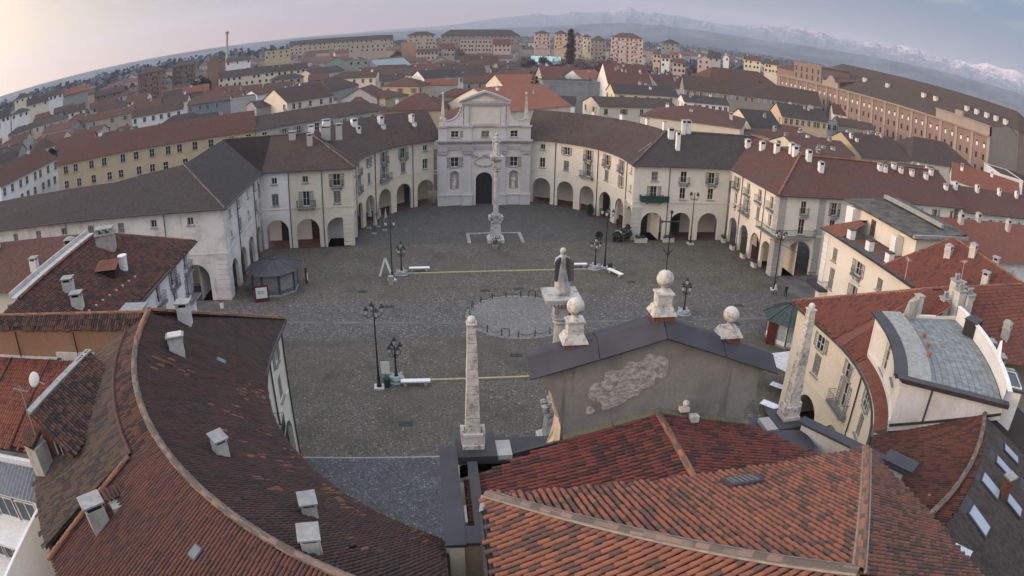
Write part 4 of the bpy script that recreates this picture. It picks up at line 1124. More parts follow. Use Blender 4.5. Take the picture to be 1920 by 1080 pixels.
# paired flue with a scrap of tiles between, on the outer slope
b = MB(); b.box((-.7, 0, 0), (.95, .8, 1.5)); b.box((.55, 0, -.1), (.85, .8, 1.2)); b.box((-.7, .1, .98), (1.15, 1.0, .08), 1); b.box((-.7, -.05, .84), (.75, .6, .2), 2)
for i in range(5): b.tube([(.1+i*.2, .7, .8), (.1+i*.2, .1, .62)], .09, 5, 3)
link('chimney', b.mesh('chimney', [m_chg, m_slab, m_dark, c_deep]), hl, T(-22.9, 18.2, zs(30.2)+.05, R(42)))
b = MB(); b.box((0, 0, .03), (.62, .5, .06)); b.box((0, 0, .065), (.5, .38, .02), 1)
sky_mesh = b.mesh('roof_window', [m_lead, m_glass2])
def sl_mat(x, y, z, az, tilt):  # az: horizontal down-slope direction
    d = Vector((math.cos(az)*math.cos(tilt), math.sin(az)*math.cos(tilt), -math.sin(tilt))); nn = Vector((math.cos(az)*math.sin(tilt), math.sin(az)*math.sin(tilt), math.cos(tilt))); y_ = nn.cross(d)
    return Matrix(((d.x, y_.x, nn.x, x), (d.y, y_.y, nn.y, y), (d.z, y_.z, nn.z, z), (0, 0, 0, 1)))
link('roof_window', sky_mesh, hl, sl_mat(-21.6, 33.3, zi(22.0)+.1, R(10), R(31)))
link('roof_window', sky_mesh, hl, sl_mat(-17.9, 15.6, zs(28.3)+.12, R(-130), R(28)))
b = MB()
b.poly([rp(34, PIa+R(8+66*i/16), 0) for i in range(1)]+[(0, 0, 0)]*2) if False else None
for i in range(14):
    a0, a1 = PIa+R(8+64*i/14), PIa+R(8+64*(i+1)/14)
    b.poly([rp(33.4, a0, 0), rp(33.4, a1, 0), rp(33.4, a1, 11.8), rp(33.4, a0, 11.8)])
b.build('rear_wall', m_cream, hl)
# ---- attic house standing on the outer slope
at = thing('attic_house', 'small tiled attic house with a white window and aerial, rising from a grey-brown roof', 'attic', (-27.5, 25, 13))
F1, F2, B2, B1 = Vector((-29.4, 23.0, 0)), Vector((-26.6, 21.9, 0)), Vector((-25.6, 28.2, 0)), Vector((-28.6, 29.4, 0))
up = lambda p, z: (p.x, p.y, z)
pa1 = line_path(F1, F2); mb = MB(); wall(mb, pa1, 11.5, 14.1, [(1.0, 2.15, 12.75, 13.85, False)], .25)
mb.poly([up(F1, 14.1), up(F2, 14.1), up(F1, 15.1)]); mb.build('wall', m_brick, at)
window(at, on_wall(pa1, 1.575, 12.75), 1.15, 1.1, .14, None, panes=2, bars=0, sillm=m_white)
pa2 = line_path(F2, B2); mb = MB(); wall(mb, pa2, 11.8, 14.1, [(4.2, 4.9, 13.0, 13.8, False)], .2); mb.build('wall', m_chg, at, label='grey rendered side wall')
window(at, on_wall(pa2, 4.55, 13.0), .7, .8, .12, None, panes=1, bars=0)
b = MB(); b.poly([up(B1, 11), up(F1, 11), up(F1, 15.1), up(B1, 15.1)]); b.build('wall', m_chg, at)
dx = (F2-F1).normalized(); dy = (B2-F2).normalized()
A = [F1-dy*.35-dx*.1, F2-dy*.35+dx*.4, B2+dy*.1+dx*.4, B1+dy*.1-dx*.1]
pts = [(*A[0].xy, 15.25), (*A[1].xy, 13.95), (*A[2].xy, 13.95), (*A[3].xy, 15.25)]
b = MB(); b.roof(pts, 0, .12); b.build('roof', m_bed, at)
lay_tiles(at, plane_cols(pts, (dx.x, dx.y), .2), c_brown, .38, .095, 0, seed=8)
b = MB(); b.hexa([A[0]+Vector((-.2, 0, 15.2)), A[0]+Vector((.25, -.05, 15.2)), A[3]+Vector((.25, 0, 15.2)), A[3]+Vector((-.2, 0, 15.2)), A[0]+Vector((-.2, 0, 15.36)), A[0]+Vector((.25, -.05, 15.36)), A[3]+Vector((.25, 0, 15.36)), A[3]+Vector((-.2, 0, 15.36))]); b.build('verge', m_slab, at)
b = MB(); b.box((-29.5, 22.2, 12.6), (1.2, 1.0, 2.6), 0, R(-20)); b.build('flue_block', m_chg, at)
pp = [(-30.2, 22.9, 14.35), (-28.9, 22.5, 14.35), (-29.2, 21.5, 13.95), (-30.5, 21.9, 13.95)]
b = MB(); b.roof(pp, 0, .06); b.build('lean_to_roof', m_bed, at); lay_tiles(at, plane_cols(pp, (-.3, -1), .16), c_deep, .36, .085, 0, seed=9)
b = MB(); b.tube([(-29.2, 22.2, 12.5), (-29.2, 22.2, 17.0)], .03, 5); b.tube([(-29.9, 22.3, 16.8), (-28.6, 22.1, 16.8)], .015, 4)
for i in range(7): b.tube([(-29.8+i*.18, 22.0-.0, 16.8), (-29.75+i*.18, 22.5, 16.8)], .008, 3)
tag(b.build('antenna', m_slab), 'thin aerial mast in front of the white attic window', 'antenna')
b = MB(); b.sphere((0, 0, 0), .42, 14, 0, .35); b.tube([(0, 0, 0), (.0, .0, -1.2)], .03, 5)
dish = link('satellite_dish', b.mesh('satellite_dish', [m_stone]), None, Matrix.Translation((-30.6, 25.4, 15.6)) @ Matrix.Rotation(R(50), 4, 'X')); tag(dish, 'round pale satellite dish beside the tiled attic house', 'satellite dish')
chimney(at, -26.0, 27.3, 13.2, .7, .6, 1.3, 'slab', R(-70), m_chg); chimney(at, -25.2, 29.2, 13.6, .7, .6, 1.3, 'slab', R(-75), m_chg)
b = MB(); b.tube([(-25.9, 31.2, 13.4), (-25.9, 31.2, 14.6), (-25.5, 31.1, 14.6)], .09, 6); b.build('flue_pipe', m_white, at)
# ---- wing behind it: ochre back wall under a thin dark tiled strip
wl_ = thing('wing_house', 'wing with an ochre stained back wall under a narrow strip of dark tiles', 'house', (-33, 36, 0))
b = MB(); b.poly([(-42, 33.05, 11), (-27.3, 33.2, 11), (-27.3, 33.2, 14.86), (-42, 33.05, 14.86)])
m_ochre = plaster('ochre_render', (.27, .16, .10), .7, (.12, .085, .065), .9); b.build('wall', m_ochre, wl_)
b = MB(); b.box((-31.4, 33.0, 13.1), (5.0, .2, .55)); b.box((-37.5, 32.98, 12.95), (8, .16, .12)); b.build('parapet', m_chw, wl_)
for x in (-31.9, -37.6): downpipe(wl_, (x, 32.95), 14.8, 12.8)
s1_, s2_ = [(-42, 33.0, 14.86), (-26.3, 33.15, 14.86), (-25.9, 34.1, 15.5), (-41.5, 33.8, 15.5)], [(-19.6, 42.7, 11.2), (-32.9, 42.7, 11.2), (-41, 34.2, 15.5), (-25.9, 34.1, 15.5)]
b = MB(); b.roof(s1_, 0); b.roof(s2_, 1); b.build('roof', [m_bed, t_redb], wl_)
lay_tiles(wl_, plane_cols(s1_, (0, -1), .2), c_brown, .38, .095, 0, seed=10)
ridge_caps(wl_, [(-41.5, 33.85, 15.53), (-26.1, 34.15, 15.53)], m_ridge, .13, .45)
# ---- street wing with the orange-brown roof
w3 = thing('wing_house', 'street wing with a red-brown hipped roof, long white ridge gutter and round white flue', 'house', (-37, 52, 0))
p3 = line_path((-33.5, 42.6), (-33.5, 61.2))
facade(w3, p3, [(17.2, None, 'b', 'f'), (13.2, None, 'f', 'f'), (9.2, None, 'b', 'f'), (5, None, 'w', 'w')], 11.1, m_white, shm=m_shut)
b = MB(); b.poly([(-33.5, 61.2, 0), (-48, 61.2, 0), (-48, 61.2, 11.1), (-33.5, 61.2, 11.1)]); b.build('wall', m_white, w3)
rr = [(-32.8, 61.9, 11.2), (-32.8, 42.7, 11.2), (-40.7, 34.9, 15), (-40.7, 54, 15)]
lay_tiles(w3, plane_cols(rr, (1, 0), .25), clay('clay_red_brown', (.095, .045, .038), (.115, .052, .042), (.05, .036, .034), .4), .45, .115, 0, seed=41)
b = MB(); b.roof(rr); b.roof([(-32.8, 61.9, 11.2), (-40.7, 54, 15), (-48.5, 61.9, 11.2)]); b.roof([(-40.7, 54, 15), (-40.7, 34.9, 15), (-43.5, 34.9, 13.6), (-43.5, 57, 13.6)]); b.build('roof', [t_redb], w3)
gutter(w3, [(-32.75, 62, 11.1), (-32.75, 43, 11.1)])
ridge_caps(w3, [(-32.85, 61.85, 11.25), (-40.7, 54, 15.03)], m_ridge, .13, .5, stuff=True)
b = MB(); b.box((-41.0, 45.6, 15.12), (.75, 15.5, .16)); b.box((-41.5, 45.6, 15.3), (.12, 15.5, .5)); b.build('ridge_gutter', m_chw, w3)
ridge_caps(w3, [(-40.5, 38, 15.1), (-40.5, 53.6, 15.1)], m_ridge, .16, .5)
z3 = lambda x: 11.2+(15-11.2)*(-32.8-x)/7.9
b = MB(); b.box((0, 0, .5), (1.9, 1.3, 1.6)); b.box((0, 0, 1.36), (2.1, 1.5, .12), 1)
for x in (-.7, 0, .7): b.box((x, 0, 1.6), (.3, .9, .4), 0)
b.box((0, 0, 1.85), (1.9, 1.2, .1), 1)
link('chimney', b.mesh('chimney', [m_chg, m_slab]), w3, T(-38.7, 52.2, z3(-38.7), R(15)))
b = MB(); b.lathe((0, 0, -.4), [(.4, 0), (.42, 1.5), (.46, 1.55), (.46, 1.7), (.3, 1.72)], 12); link('chimney', b.mesh('chimney', [m_white]), w3, T(-35.9, 50.0, z3(-35.9)), label='round white flue')
b = MB(); b.hexa([(-.9, -.6, 0), (.9, -.6, 0), (.9, .9, 0), (-.9, .9, 0), (-.9, -.6, .7), (.9, -.6, .7), (.9, .9, .7), (-.9, .9, .7)]); b.roof([(-1.1, -.9, .75), (1.1, -.9, .75), (1.1, 1, 1.1), (-1.1, 1, 1.1)], 1)
link('dormer', b.mesh('dormer', [m_dark, t_red]), w3, T(-36.6, 48.0, z3(-36.6)-.1, R(10)))
for x, y, r_ in ((-37.9, 42.6, 10), (-36.4, 41.3, 10)): chimney(w3, x, y, z3(x), .95, .8, 1.5, 'slab', R(r_), m_chw)
chimney(w3, -42.6, 51.2, 13.6, .9, .8, 2.2, 'cap', 0, m_chg); chimney(w3, -42.5, 44.0, 13.8, .9, .9, 1.6, 'plain', R(20), m_stone)
b = MB(); b.box((-31.6, 42.4, 11.7), (1.8, 1.2, 1.4)); b.box((-31.6, 42.4, 12.45), (2.1, 1.5, .1), 1); b.build('roof_box', [m_chw, m_slab], w3)
for i in range(8):
    b = MB(); b.box((0, 0, .08), (.16, .16, .16)); link('snow_guard', box_mesh('snow_guard', (.2, .12, .2), (0, 0, .1), m_stone), w3, T(-34.6-i*.12, 49.5-i*1.15, z3(-34.6-i*.12)))
# ---- roof further left
w4 = thing('house', 'house with a plain red-brown roof behind the long white ridge gutter', 'house', (-54, 50, 0))
b = MB(); b.roof([(-41.6, 47.4, 12), (-78, 47, 12), (-78, 54, 15), (-41.6, 54, 15)]); b.roof([(-41.6, 54, 15), (-78, 54, 15), (-78, 61, 12), (-41.6, 61, 12)]); b.build('roof', [t_redb], w4)
p4 = line_path((-78, 48), (-42, 48)); mb = MB(); wall(mb, p4, 0, 11.9, [(32.2-i*4.2, 33.4-i*4.2, 8.6, 10.6, False) for i in range(7)]+[(32.2-i*4.2, 33.4-i*4.2, 5, 7, False) for i in range(7)], .3); mb.build('wall', m_cream, w4)
for i in range(7): window(w4, on_wall(p4, 32.8-i*4.2, 8.6), 1.2, 2.0, .2, 'open' if i % 2 else None); window(w4, on_wall(p4, 32.8-i*4.2, 5), 1.2, 2.0, .2, 'closed')
chimney(w4, -47, 50, 13.2, .9, .7, 1.4, 'slab'); chimney(w4, -55, 53, 14.6, .8, .7, 1.4, 'cap')
# ---- lower red roof, corrugated roof, glazed veranda at the left edge
lr = thing('courtyard_house', 'low courtyard house with a clean red tile roof, below the ochre wall', 'house', (-38, 29, 0))
q1 = [(-50, 33.0, 12.75), (-29.2, 33.0, 12.75), (-30.4, 25.0, 11.2), (-50, 24.4, 11.0)]
b = MB(); b.roof(q1, 0, .15); b.build('roof', m_bed, lr)
c_red = clay('clay_clean_red', (.21, .072, .045), (.17, .058, .04), (.11, .045, .036), .2)
lay_tiles(lr, plane_cols(q1, (0, -1), .24), c_red, .42, .115, 0, seed=11)
b = MB(); b.box((-40, 24.6, 5.4), (20, .3, 10.8)); b.build('wall', m_white, lr)
b = MB()
for x in (-34.6, -38.6): b.tube([(x, 33, 12.95), (x*.995, 24.6, 11.3)], .05, 5)
b.build('cable', m_iron, lr)
cr = thing('veranda', 'white glazed veranda under a grey corrugated roof', 'veranda', (-34, 22, 0))
b = MB(); n = 26
for i in range(n):
    x0, x1 = -40+8.4*i/n, -40+8.4*(i+.5)/n; x2 = -40+8.4*(i+1)/n
    b.poly([(x0, 24.4, 10.4), (x1, 24.4, 10.5), (x1, 22.2, 9.85), (x0, 22.2, 9.75)]); b.poly([(x1, 24.4, 10.5), (x2, 24.4, 10.4), (x2, 22.2, 9.75), (x1, 22.2, 9.85)])
b.build('corrugated_roof', plain('corrugated_sheet', (.16, .17, .18), .5, .4), cr)
pv_ = line_path((-40, 22.3), (-31.7, 22.3))
for lev, (zb, zt) in enumerate(((7.4, 9.6), (3.4, 6.2))):
    for i in range(4): window(cr, on_wall(pv_, 1.1+i*2.0, zb+.6), 1.8, zt-zb-.7, .05, None, panes=2, bars=0, sill=True, gm=m_glass2, sillm=m_white)
mb = MB(); wall(mb, pv_, 0, 9.7, [(.1+i*2.0, 2.1+i*2.0-.2+.2, zb+.55, zt, False) for i in range(4) for zb, zt in ((7.4, 9.6), (3.4, 6.2))], .15); mb.build('wall', m_white, cr)
b = MB(); b.box((-35.8, 21.6, 6.7), (8.6, 1.5, .2)); b.box((-35.8, 21.6, 2.7), (8.6, 1.5, .2)); b.build('balcony', m_white, cr)
b = MB(); b.box((-31.6, 18, 4.7), (.2, 9.5, 9.4)); b.build('side_wall', m_white, cr)
# ================================================================ near church seen from its tower
nc = thing('church', 'church with a bright orange tiled pyramid roof, grey rendered gable and two tall obelisks', 'church', (0, 18, 0))
GY = 24.8
m_gable = plaster('gable_cement', (.225, .22, .205), 1.0, (.085, .083, .078), .8, .6)
m_patch = plaster('bare_rubble_patch', (.30, .29, .275), 1.3, (.08, .075, .07), .3, 2.5)
m_ochrec = plaster('facade_cream_side', (.60, .47, .36), .3)
# gable wall, seen from behind
G = [(-4.1, 11.5), (-4.1, 13.9), (-4.6, 15.4), (-5.0, 15.9), (-5.25, 16.3), (.2, 17.85), (5.75, 15.95), (5.7, 15.9), (5.6, 15.8), (5.2, 15.5), (5.3, 14.3), (4.85, 13.9), (4.85, 11.5)]
b = MB(); b.prism([(x, GY, z) for x, z in G], (0, .75, 0)); b.build('gable_wall', m_gable, nc)
rnd = random.Random(5)
b = MB()       # bare patch where the render has fallen: rubble stones
import itertools
def inpatch(x, z): return ((x+1.35)/1.75)**2+((z-15.65-(x+1.35)*.45)/.95)**2 < 1+.7*noise.noise(Vector((x*1.6, z*1.6, 0)))
m_patchm = plaster('patch_mortar', (.42, .41, .39), .9, (.14, .13, .12), .3, 2.5)
pm = MB()
for i in range(70):
    for j in range(60):
        x, z = -3.4+i*.06, 14.2+j*.055
        if inpatch(x+.03, z+.03): pm.box((x+.03, GY-.006+.004*noise.noise(Vector((x*3, z*3, 1))), z+.0275), (.06, .03, .055))
pm.build('bare_mortar', m_patchm, nc, kind='stuff')
for i in range(900):
    x, z = rnd.uniform(-3.2, .6), rnd.uniform(14.3, 17.3)
    if inpatch(x, z) and z < 18.0-abs(x-.2)*.26-.4: b.box((x, GY-.015, z), (rnd.uniform(.05, .15), rnd.uniform(.03, .06), rnd.uniform(.04, .10)))
b.build('rubble', m_patch, nc, kind='stuff')
b = MB()       # sheet-metal coping: two slopes over the wall head
cp_ = [(-5.55, 16.85), (.2, 18.42), (6.1, 16.25)]
for (x0, z0), (x1, z1) in zip(cp_, cp_[1:]):
    n = 2
    for i in range(n):
        a, c = i/n, (i+1)/n-.006
        X0, Z0, X1, Z1 = x0+(x1-x0)*a, z0+(z1-z0)*a, x0+(x1-x0)*c, z0+(z1-z0)*c
        b.hexa([(X0, GY-.35, Z0-.62), (X1, GY-.35, Z1-.62), (X1, GY+.45, Z1-.05), (X0, GY+.45, Z0-.05), (X0, GY-.38, Z0-.56), (X1, GY-.38, Z1-.56), (X1, GY+.45, Z1+.04), (X0, GY+.45, Z0+.04)])
        b.hexa([(X0, GY+.46, Z0-.05), (X1, GY+.46, Z1-.05), (X1, GY+1.3, Z1-.18), (X0, GY+1.3, Z0-.18), (X0, GY+.46, Z0+.03), (X1, GY+.46, Z1+.03), (X1, GY+1.3, Z1-.1), (X0, GY+1.3, Z0-.1)])
b.build('coping', m_lead, nc)
# side scrolls of the facade in cream, seen edge-on
b = MB()
S_ = [(-4.15, 14.05), (-4.2, 13.2), (-4.35, 12.4), (-4.6, 11.9), (-5.1, 11.7)]
for (x0, z0), (x1, z1) in zip(S_, S_[1:]): b.hexa([(x0, GY+.76, z0), (x0-.0, GY+1.1, z0), (x1, GY+1.1, z1), (x1, GY+.76, z1), (x0+.25, GY+.76, z0), (x0+.25, GY+1.1, z0), (x1+.6, GY+1.1, z1), (x1+.6, GY+.76, z1)][::1])
b.prism([(-4.65, GY+.1, 15.5), (-4.35, GY+.1, 15.2), (-4.1, GY+.1, 13.9), (-4.35, GY+.1, 14.2)], (0, .5, 0))
b.prism([(-4.18, GY+.2, 14.0), (-4.1, GY-.08, 13.7), (-4.1, GY-.08, 12.0), (-4.75, GY-.08, 12.05), (-4.3, GY+.2, 12.9)], (0, .6, 0))
b.build('scroll', m_ochrec, nc)
b = MB()
P = [(5.75, 16.0), (5.55, 15.75), (5.18, 15.5), (5.2, 14.3), (4.95, 13.9), (4.9, 12.6)]
for (x0, z0), (x1, z1) in zip(P, P[1:]): b.tube([(x0+.05, GY+.7, z0), (x1+.05, GY+.7, z1)], .06, 5)
b.build('scroll', m_white, nc)
for sx in (-1, 1):   # lower stage with metal-covered head and obelisk
    b = MB(); x0, x1 = (4.2, 8.5)
    b.box((sx*(x0+x1)/2, GY+.45, 6.1), (x1-x0, 1.3, 12.2)); b.build('facade_wing', m_panel, nc)
    b = MB(); b.box((sx*(x0+x1)/2, GY+.4, 12.26), (x1-x0+.2, 1.8, .12)); b.box((sx*7.7, GY+.45, 12.45), (1.7, 1.9, .3)); b.build('coping', m_lead, nc)
    b = MB(); b.box((sx*6.55, GY+.2, 12.42), (.7, 1.2, .26)); b.build('stone_block', m_stone2, nc)
    # obelisk: coursed blocks, one object each
    X, Y, z0 = sx*7.85, GY+.5, 12.55
    ob = MB(); ob.box((X, Y, z0+.12), (.95, .9, .24)); ob.box((X, Y, z0+.45), (.76, .72, .45)); ob.box((X, Y, z0+.75), (.86, .82, .14))
    for s in (-1, 1): ob.hexa([(X+s*.44-.07, Y-.3, z0+.24), (X+s*.44+.07, Y-.3, z0+.24), (X+s*.44+.07, Y+.3, z0+.24), (X+s*.44-.07, Y+.3, z0+.24), (X+s*.46-.07, Y-.25, z0+.95), (X+s*.46+.07, Y-.25, z0+.95), (X+s*.46+.07, Y+.25, z0+.95), (X+s*.46-.07, Y+.25, z0+.95)])
    ob_ = ob.build('obelisk', m_lich, nc)
    n = 13; H = 5.1; zz = z0+.82
    for i in range(n):
        w0, w1 = .64-.30*i/n, .64-.30*(i+1)/n
        za, zb = zz+H*i/n, zz+H*(i+1)/n-.025; j = rnd.uniform(-.012, .012)
        q = MB(); q.hexa([(X-w0/2+j, Y-w0/2, za), (X+w0/2+j, Y-w0/2, za), (X+w0/2+j, Y+w0/2, za), (X-w0/2+j, Y+w0/2, za), (X-w1/2+j, Y-w1/2, zb), (X+w1/2+j, Y-w1/2, zb), (X+w1/2+j, Y+w1/2, zb), (X-w1/2+j, Y+w1/2, zb)])
        q.build('stone', m_lich, ob_)
    q = MB(); q.box((X, Y, zz+H+.02), (.44, .44, .07)); q.sphere((X, Y, zz+H+.17), .17, 12); q.build('finial', m_lich, ob_)
    q = MB(); q.box((X, Y, zz+H/2), (.3, .3, H-.1)); q.build('core', m_dark, ob_)
def ball(x, zb, cross=False, bigbase=True):
    Y = GY+.75
    f = link('ball_finial', None, nc, T(x, Y, zb))
    b = MB(); b.box((x, Y, zb-.1), (.95, .85, .6)); b.build('brick_base', m_brick, f)
    b = MB()
    b.hexa([(x-.56, Y-.5, zb+.2), (x+.56, Y-.5, zb+.2), (x+.56, Y+.5, zb+.2), (x-.56, Y+.5, zb+.2), (x-.38, Y-.34, zb+.55), (x+.38, Y-.34, zb+.55), (x+.38, Y+.34, zb+.55), (x-.38, Y+.34, zb+.55)])
    if bigbase:
        b.box((x, Y, zb+.82), (.66, .6, .54)); b.box((x, Y, zb+1.12), (.78, .7, .08)); zt = zb+1.16
    else: zt = zb+.58
    b.lathe((x, Y, zt), [(.3, 0), (.16, .1), (.13, .2), (.2, .26)], 12); b.build('pedestal', m_lich, f)
    q = MB(); q.sphere((x, Y, zt+.58), .375, 22); q.build('ball', m_lich, f, smooth=True)
    if cross:
        q = MB(); z = zt+.95; q.tube([(x, Y, z-.05), (x+.02, Y, z+2.5)], .028, 5); q.sphere((x, Y, z+.75), .1, 8); q.tube([(x-.22, Y, z+.9), (x, Y, z+.7), (x+.22, Y, z+.9)], .025, 4)
        q.tube([(x-.35, Y, z+2.1), (x+.37, Y, z+2.1)], .03, 5)
        for s in (-1, 1): q.sphere((x+s*.36, Y, z+2.1), .06, 6)
        q.sphere((x+.02, Y, z+2.5), .08, 6); q.build('iron_cross', m_iron, f)
ball(-3.6, 17.25); ball(.2, 18.35, True); ball(3.6, 17.15, False, False)
# ---- nave roof between facade and crossing (deep red), ridge towards the facade
zN = lambda x: 14.0-abs(x-.3)*.235
A1 = [(.3, 24.6, 14.0), (.3, 18.6, 14.0), (-8.4, 18.6, zN(-8.4)), (-8.4, 23.4, zN(-8.4)), (-4.0, 24.6, zN(-4.0))]
A2 = [(.3, 24.6, 14.0), (.3, 18.6, 14.0), (8.6, 18.6, zN(8.6)), (8.6, 22.0, zN(8.6)), (5.2, 24.6, zN(5.2))]
b = MB(); b.roof(A1); b.roof(A2); b.build('nave_roof', m_bed, nc)
c_crim = clay('clay_crimson', (.125, .042, .035), (.155, .052, .041), (.066, .036, .034), .38)
lay_tiles(nc, plane_cols(A1, (-1, 0), .24), c_crim, .42, .098, 0, seed=21)
lay_tiles(nc, plane_cols(A2, (1, 0), .24), c_crim, .42, .098, 0, seed=22)
ridge_caps(nc, [(.3, 24.55, 14.05), (.3, 18.9, 14.05)], m_ridge, .16, .45)
m_mossm = plain('mossy_mortar', (.13, .13, .09), .95)
for s, xs in ((-1, [.3, -1.8, -4.0]), (1, [.3, 2.6, 5.2])):
    for i, (a, c) in enumerate(zip(xs, xs[1:])):
        b = MB(); b.hexa([(a, GY-.32, zN(a)), (c-.03*s, GY-.32, zN(c)), (c-.03*s, GY-.02, zN(c)), (a, GY-.02, zN(a)), (a, GY-.3, zN(a)+.16), (c-.03*s, GY-.3, zN(c)+.16), (c-.03*s, GY-.02, zN(c)+.24), (a, GY-.02, zN(a)+.24)]); b.build('flashing_stone', m_mossm, nc)
b = MB(); b.prism([(-8.5, GY-.2, 11.2), (-4.2, GY-.2, 12.6), (-4.2, GY-.2, 12.95), (-8.5, GY-.2, 11.9)], (0, .15, 0)); b.build('gutter', m_copper, nc)
b = MB(); b.box((1.55, GY-.1, 14.15), (.45, .35, .2)); b.sphere((1.6, GY-.15, 14.45), .17, 8); b.box((1.95, GY-.5, 13.85), (.4, .35, .3)); b.build('broken_finial', m_marble, nc)
# ---- crossing: square hipped roof
ez, AX = 14.55, Vector((.4, 8.9, 18.6))
FL, FR, BL, BR = Vector((-7.9, 19.15, ez)), Vector((8.5, 19.05, ez)), Vector((-8.6, -1, ez)), Vector((9.6, -1, ez))
b = MB(); b.roof([FL, FR, AX]); b.roof([FL, AX, BL]); b.roof([FR, BR, AX]); b.roof([BL, AX, BR]); b.build('crossing_roof', m_bed, nc)
d_ = Vector((0, 0, .03))
lay_tiles(nc, plane_cols([FL+d_, FR+d_, AX+d_], (0, 1), .25), c_bright, .42, .103, 170, seed=23)
lay_tiles(nc, plane_cols([FL+d_, AX+d_, BL+d_], (-1, 0), .25), c_bright, .42, .103, 130, seed=24)
c_brig2 = clay('clay_orange_brown', (.18, .08, .054), (.135, .068, .051), (.08, .053, .046), .4)
lay_tiles(nc, plane_cols([FR+d_, BR+d_, AX+d_], (1, 0), .23), c_brig2, .40, .094, 0, seed=25)
def hip(a, c, m):
    ridge_caps(nc, [a, c], m, .17, .46)
    d = (c-a).normalized(); s = d.cross(Vector((0, 0, 1))).normalized()
    b = MB()
    for k in (-1, 1): b.tube([a+s*k*.19+Vector((0, 0, .05)), c+s*k*.19+Vector((0, 0, .03))], .05, 5)
    b.build('mortar', m_mortar, nc)
hip(FL+Vector((.1, -.1, .08)), AX+Vector((0, 0, .1)), m_ridgep); hip(FR+Vector((-.1, -.1, .08)), AX+Vector((0, 0, .1)), m_ridge)
b = MB(); z0 = ez-.18
b.hexa([(-7.75, 18.7, 9), (8.3, 18.7, 9), (9.3, -1, 9), (-8.4, -1, 9), (-7.75, 18.7, z0), (8.3, 18.7, z0), (9.3, -1, z0), (-8.4, -1, z0)]); b.build('crossing_wall', m_cream, nc)
b = MB(); b.tube([(-8.05, 19.2, ez-.1), (-8.7, -1, ez-.1)], .1, 6); b.build('gutter', m_copper, nc)
b = MB(); b.poly([(-8.0, 19.15, ez+.02), (-6.9, 19.1, ez+.1), (-7.3, 18.3, ez+.28), (-8.15, 18.2, ez+.02)]); b.build('flashing', m_slab, nc)
# hatch on the front slope
nx = (FR-FL).normalized(); pz = 18.6; sl = (AX-Vector((.4, 19.1, ez))).normalized()
def on_front(x, t): y = 19.1-(19.1-8.9)*t; return Vector((x, y, ez+(18.6-ez)*t))
b = MB(); o = on_front(.55, .11)+Vector((0, 0, .1)); up_ = sl*1.05; nn = sl.cross(nx).normalized(); nn = nn if nn.z > 0 else -nn
b.obox(o, nx*1.35, up_, nn*.14, 0); b.obox(o+nx*.16+up_*.12+nn*.14, nx*1.05, up_*.76, nn*.03, 1)
for i in range(5): b.obox(o+nx*(.2+i*.2)+up_*.12+nn*.17, nx*.03, up_*.76, nn*.02, 0)
b.build('hatch', [m_lead, plain('hatch_lid', (.13, .13, .125), .7)], nc)
# ---- left parapet walk: lead-covered walls round a slot
pw_ = thing('parapet', 'grey lead-covered parapet walk between the dark curved roof and the orange church roof', 'parapet', (-9, 21, 0))
b = MB(); b.box((-8.95, 21.4, 6.4), (.55, 6.2, 12.8)); b.box((-8.5, 18.9, 6.4), (1.4, .8, 12.8)); b.box((-8.0, 21.6, 6.2), (.35, 4.6, 12.4)); b.box((-8.4, 21.8, 5.6), (.5, 5, 11.2)); b.build('wall', m_cream, pw_)
b = MB(); b.box((-8.98, 21.45, 12.87), (.75, 6.4, .14)); b.box((-8.5, 18.85, 12.85), (1.7, 1.0, .12)); b.box((-7.98, 21.7, 12.47), (.42, 4.7, .14)); b.build('lead_cap', m_lead, pw_)
m_stain = plaster('stained_cream', (.36, .31, .22), .95, (.06, .04, .025), .9)
b = MB(); b.box((-8.5, 18.46, 11.7), (1.5, .06, 1.9)); b.build('stained_panel', m_stain, pw_)
for y_, l_ in ((21.2, 1.1), (19.6, .6)): b = MB(); b.box((-8.35, y_, 11.9), (.3, l_, .1)); b.build('gutter_tray', m_white, pw_)
# ---- right parapet: flaking plaster wall with dark capping
pr = thing('parapet', 'flaking white parapet wall with dark metal capping, right of the orange church roof', 'parapet', (9.7, 21, 0))
D0, D1 = Vector((8.0, 24.1, 0)), Vector((11.4, 18.4, 0)); dd = (D1-D0).normalized(); nn = Vector((dd.y, -dd.x, 0))
m_flake = plaster('flaking_plaster', (.50, .51, .52), .95, (.20, .17, .14), .4)
b = MB(); b.obox(D0+Vector((0, 0, 9)), dd*6.4, -nn*.35, Vector((0, 0, 3.9))); b.build('wall', m_flake, pr)
b = MB(); b.obox(D0-dd*.2+nn*.16+Vector((0, 0, 12.9)), dd*6.9, -nn*.7, Vector((0, 0, .13))); b.obox(D1-dd*1.6+nn*.1+Vector((0, 0, 13.03)), dd*1.9, -nn*1.1, Vector((0, 0, .16))); b.build('capping', m_lead, pr)
b = MB(); b.poly([(6.2, 24.2, 12.7), (8.2, 24.1, 12.5), (8.4, 22.6, 12.3), (6.6, 22.5, 12.5)]); b.build('lead_flat', m_lead, pr)
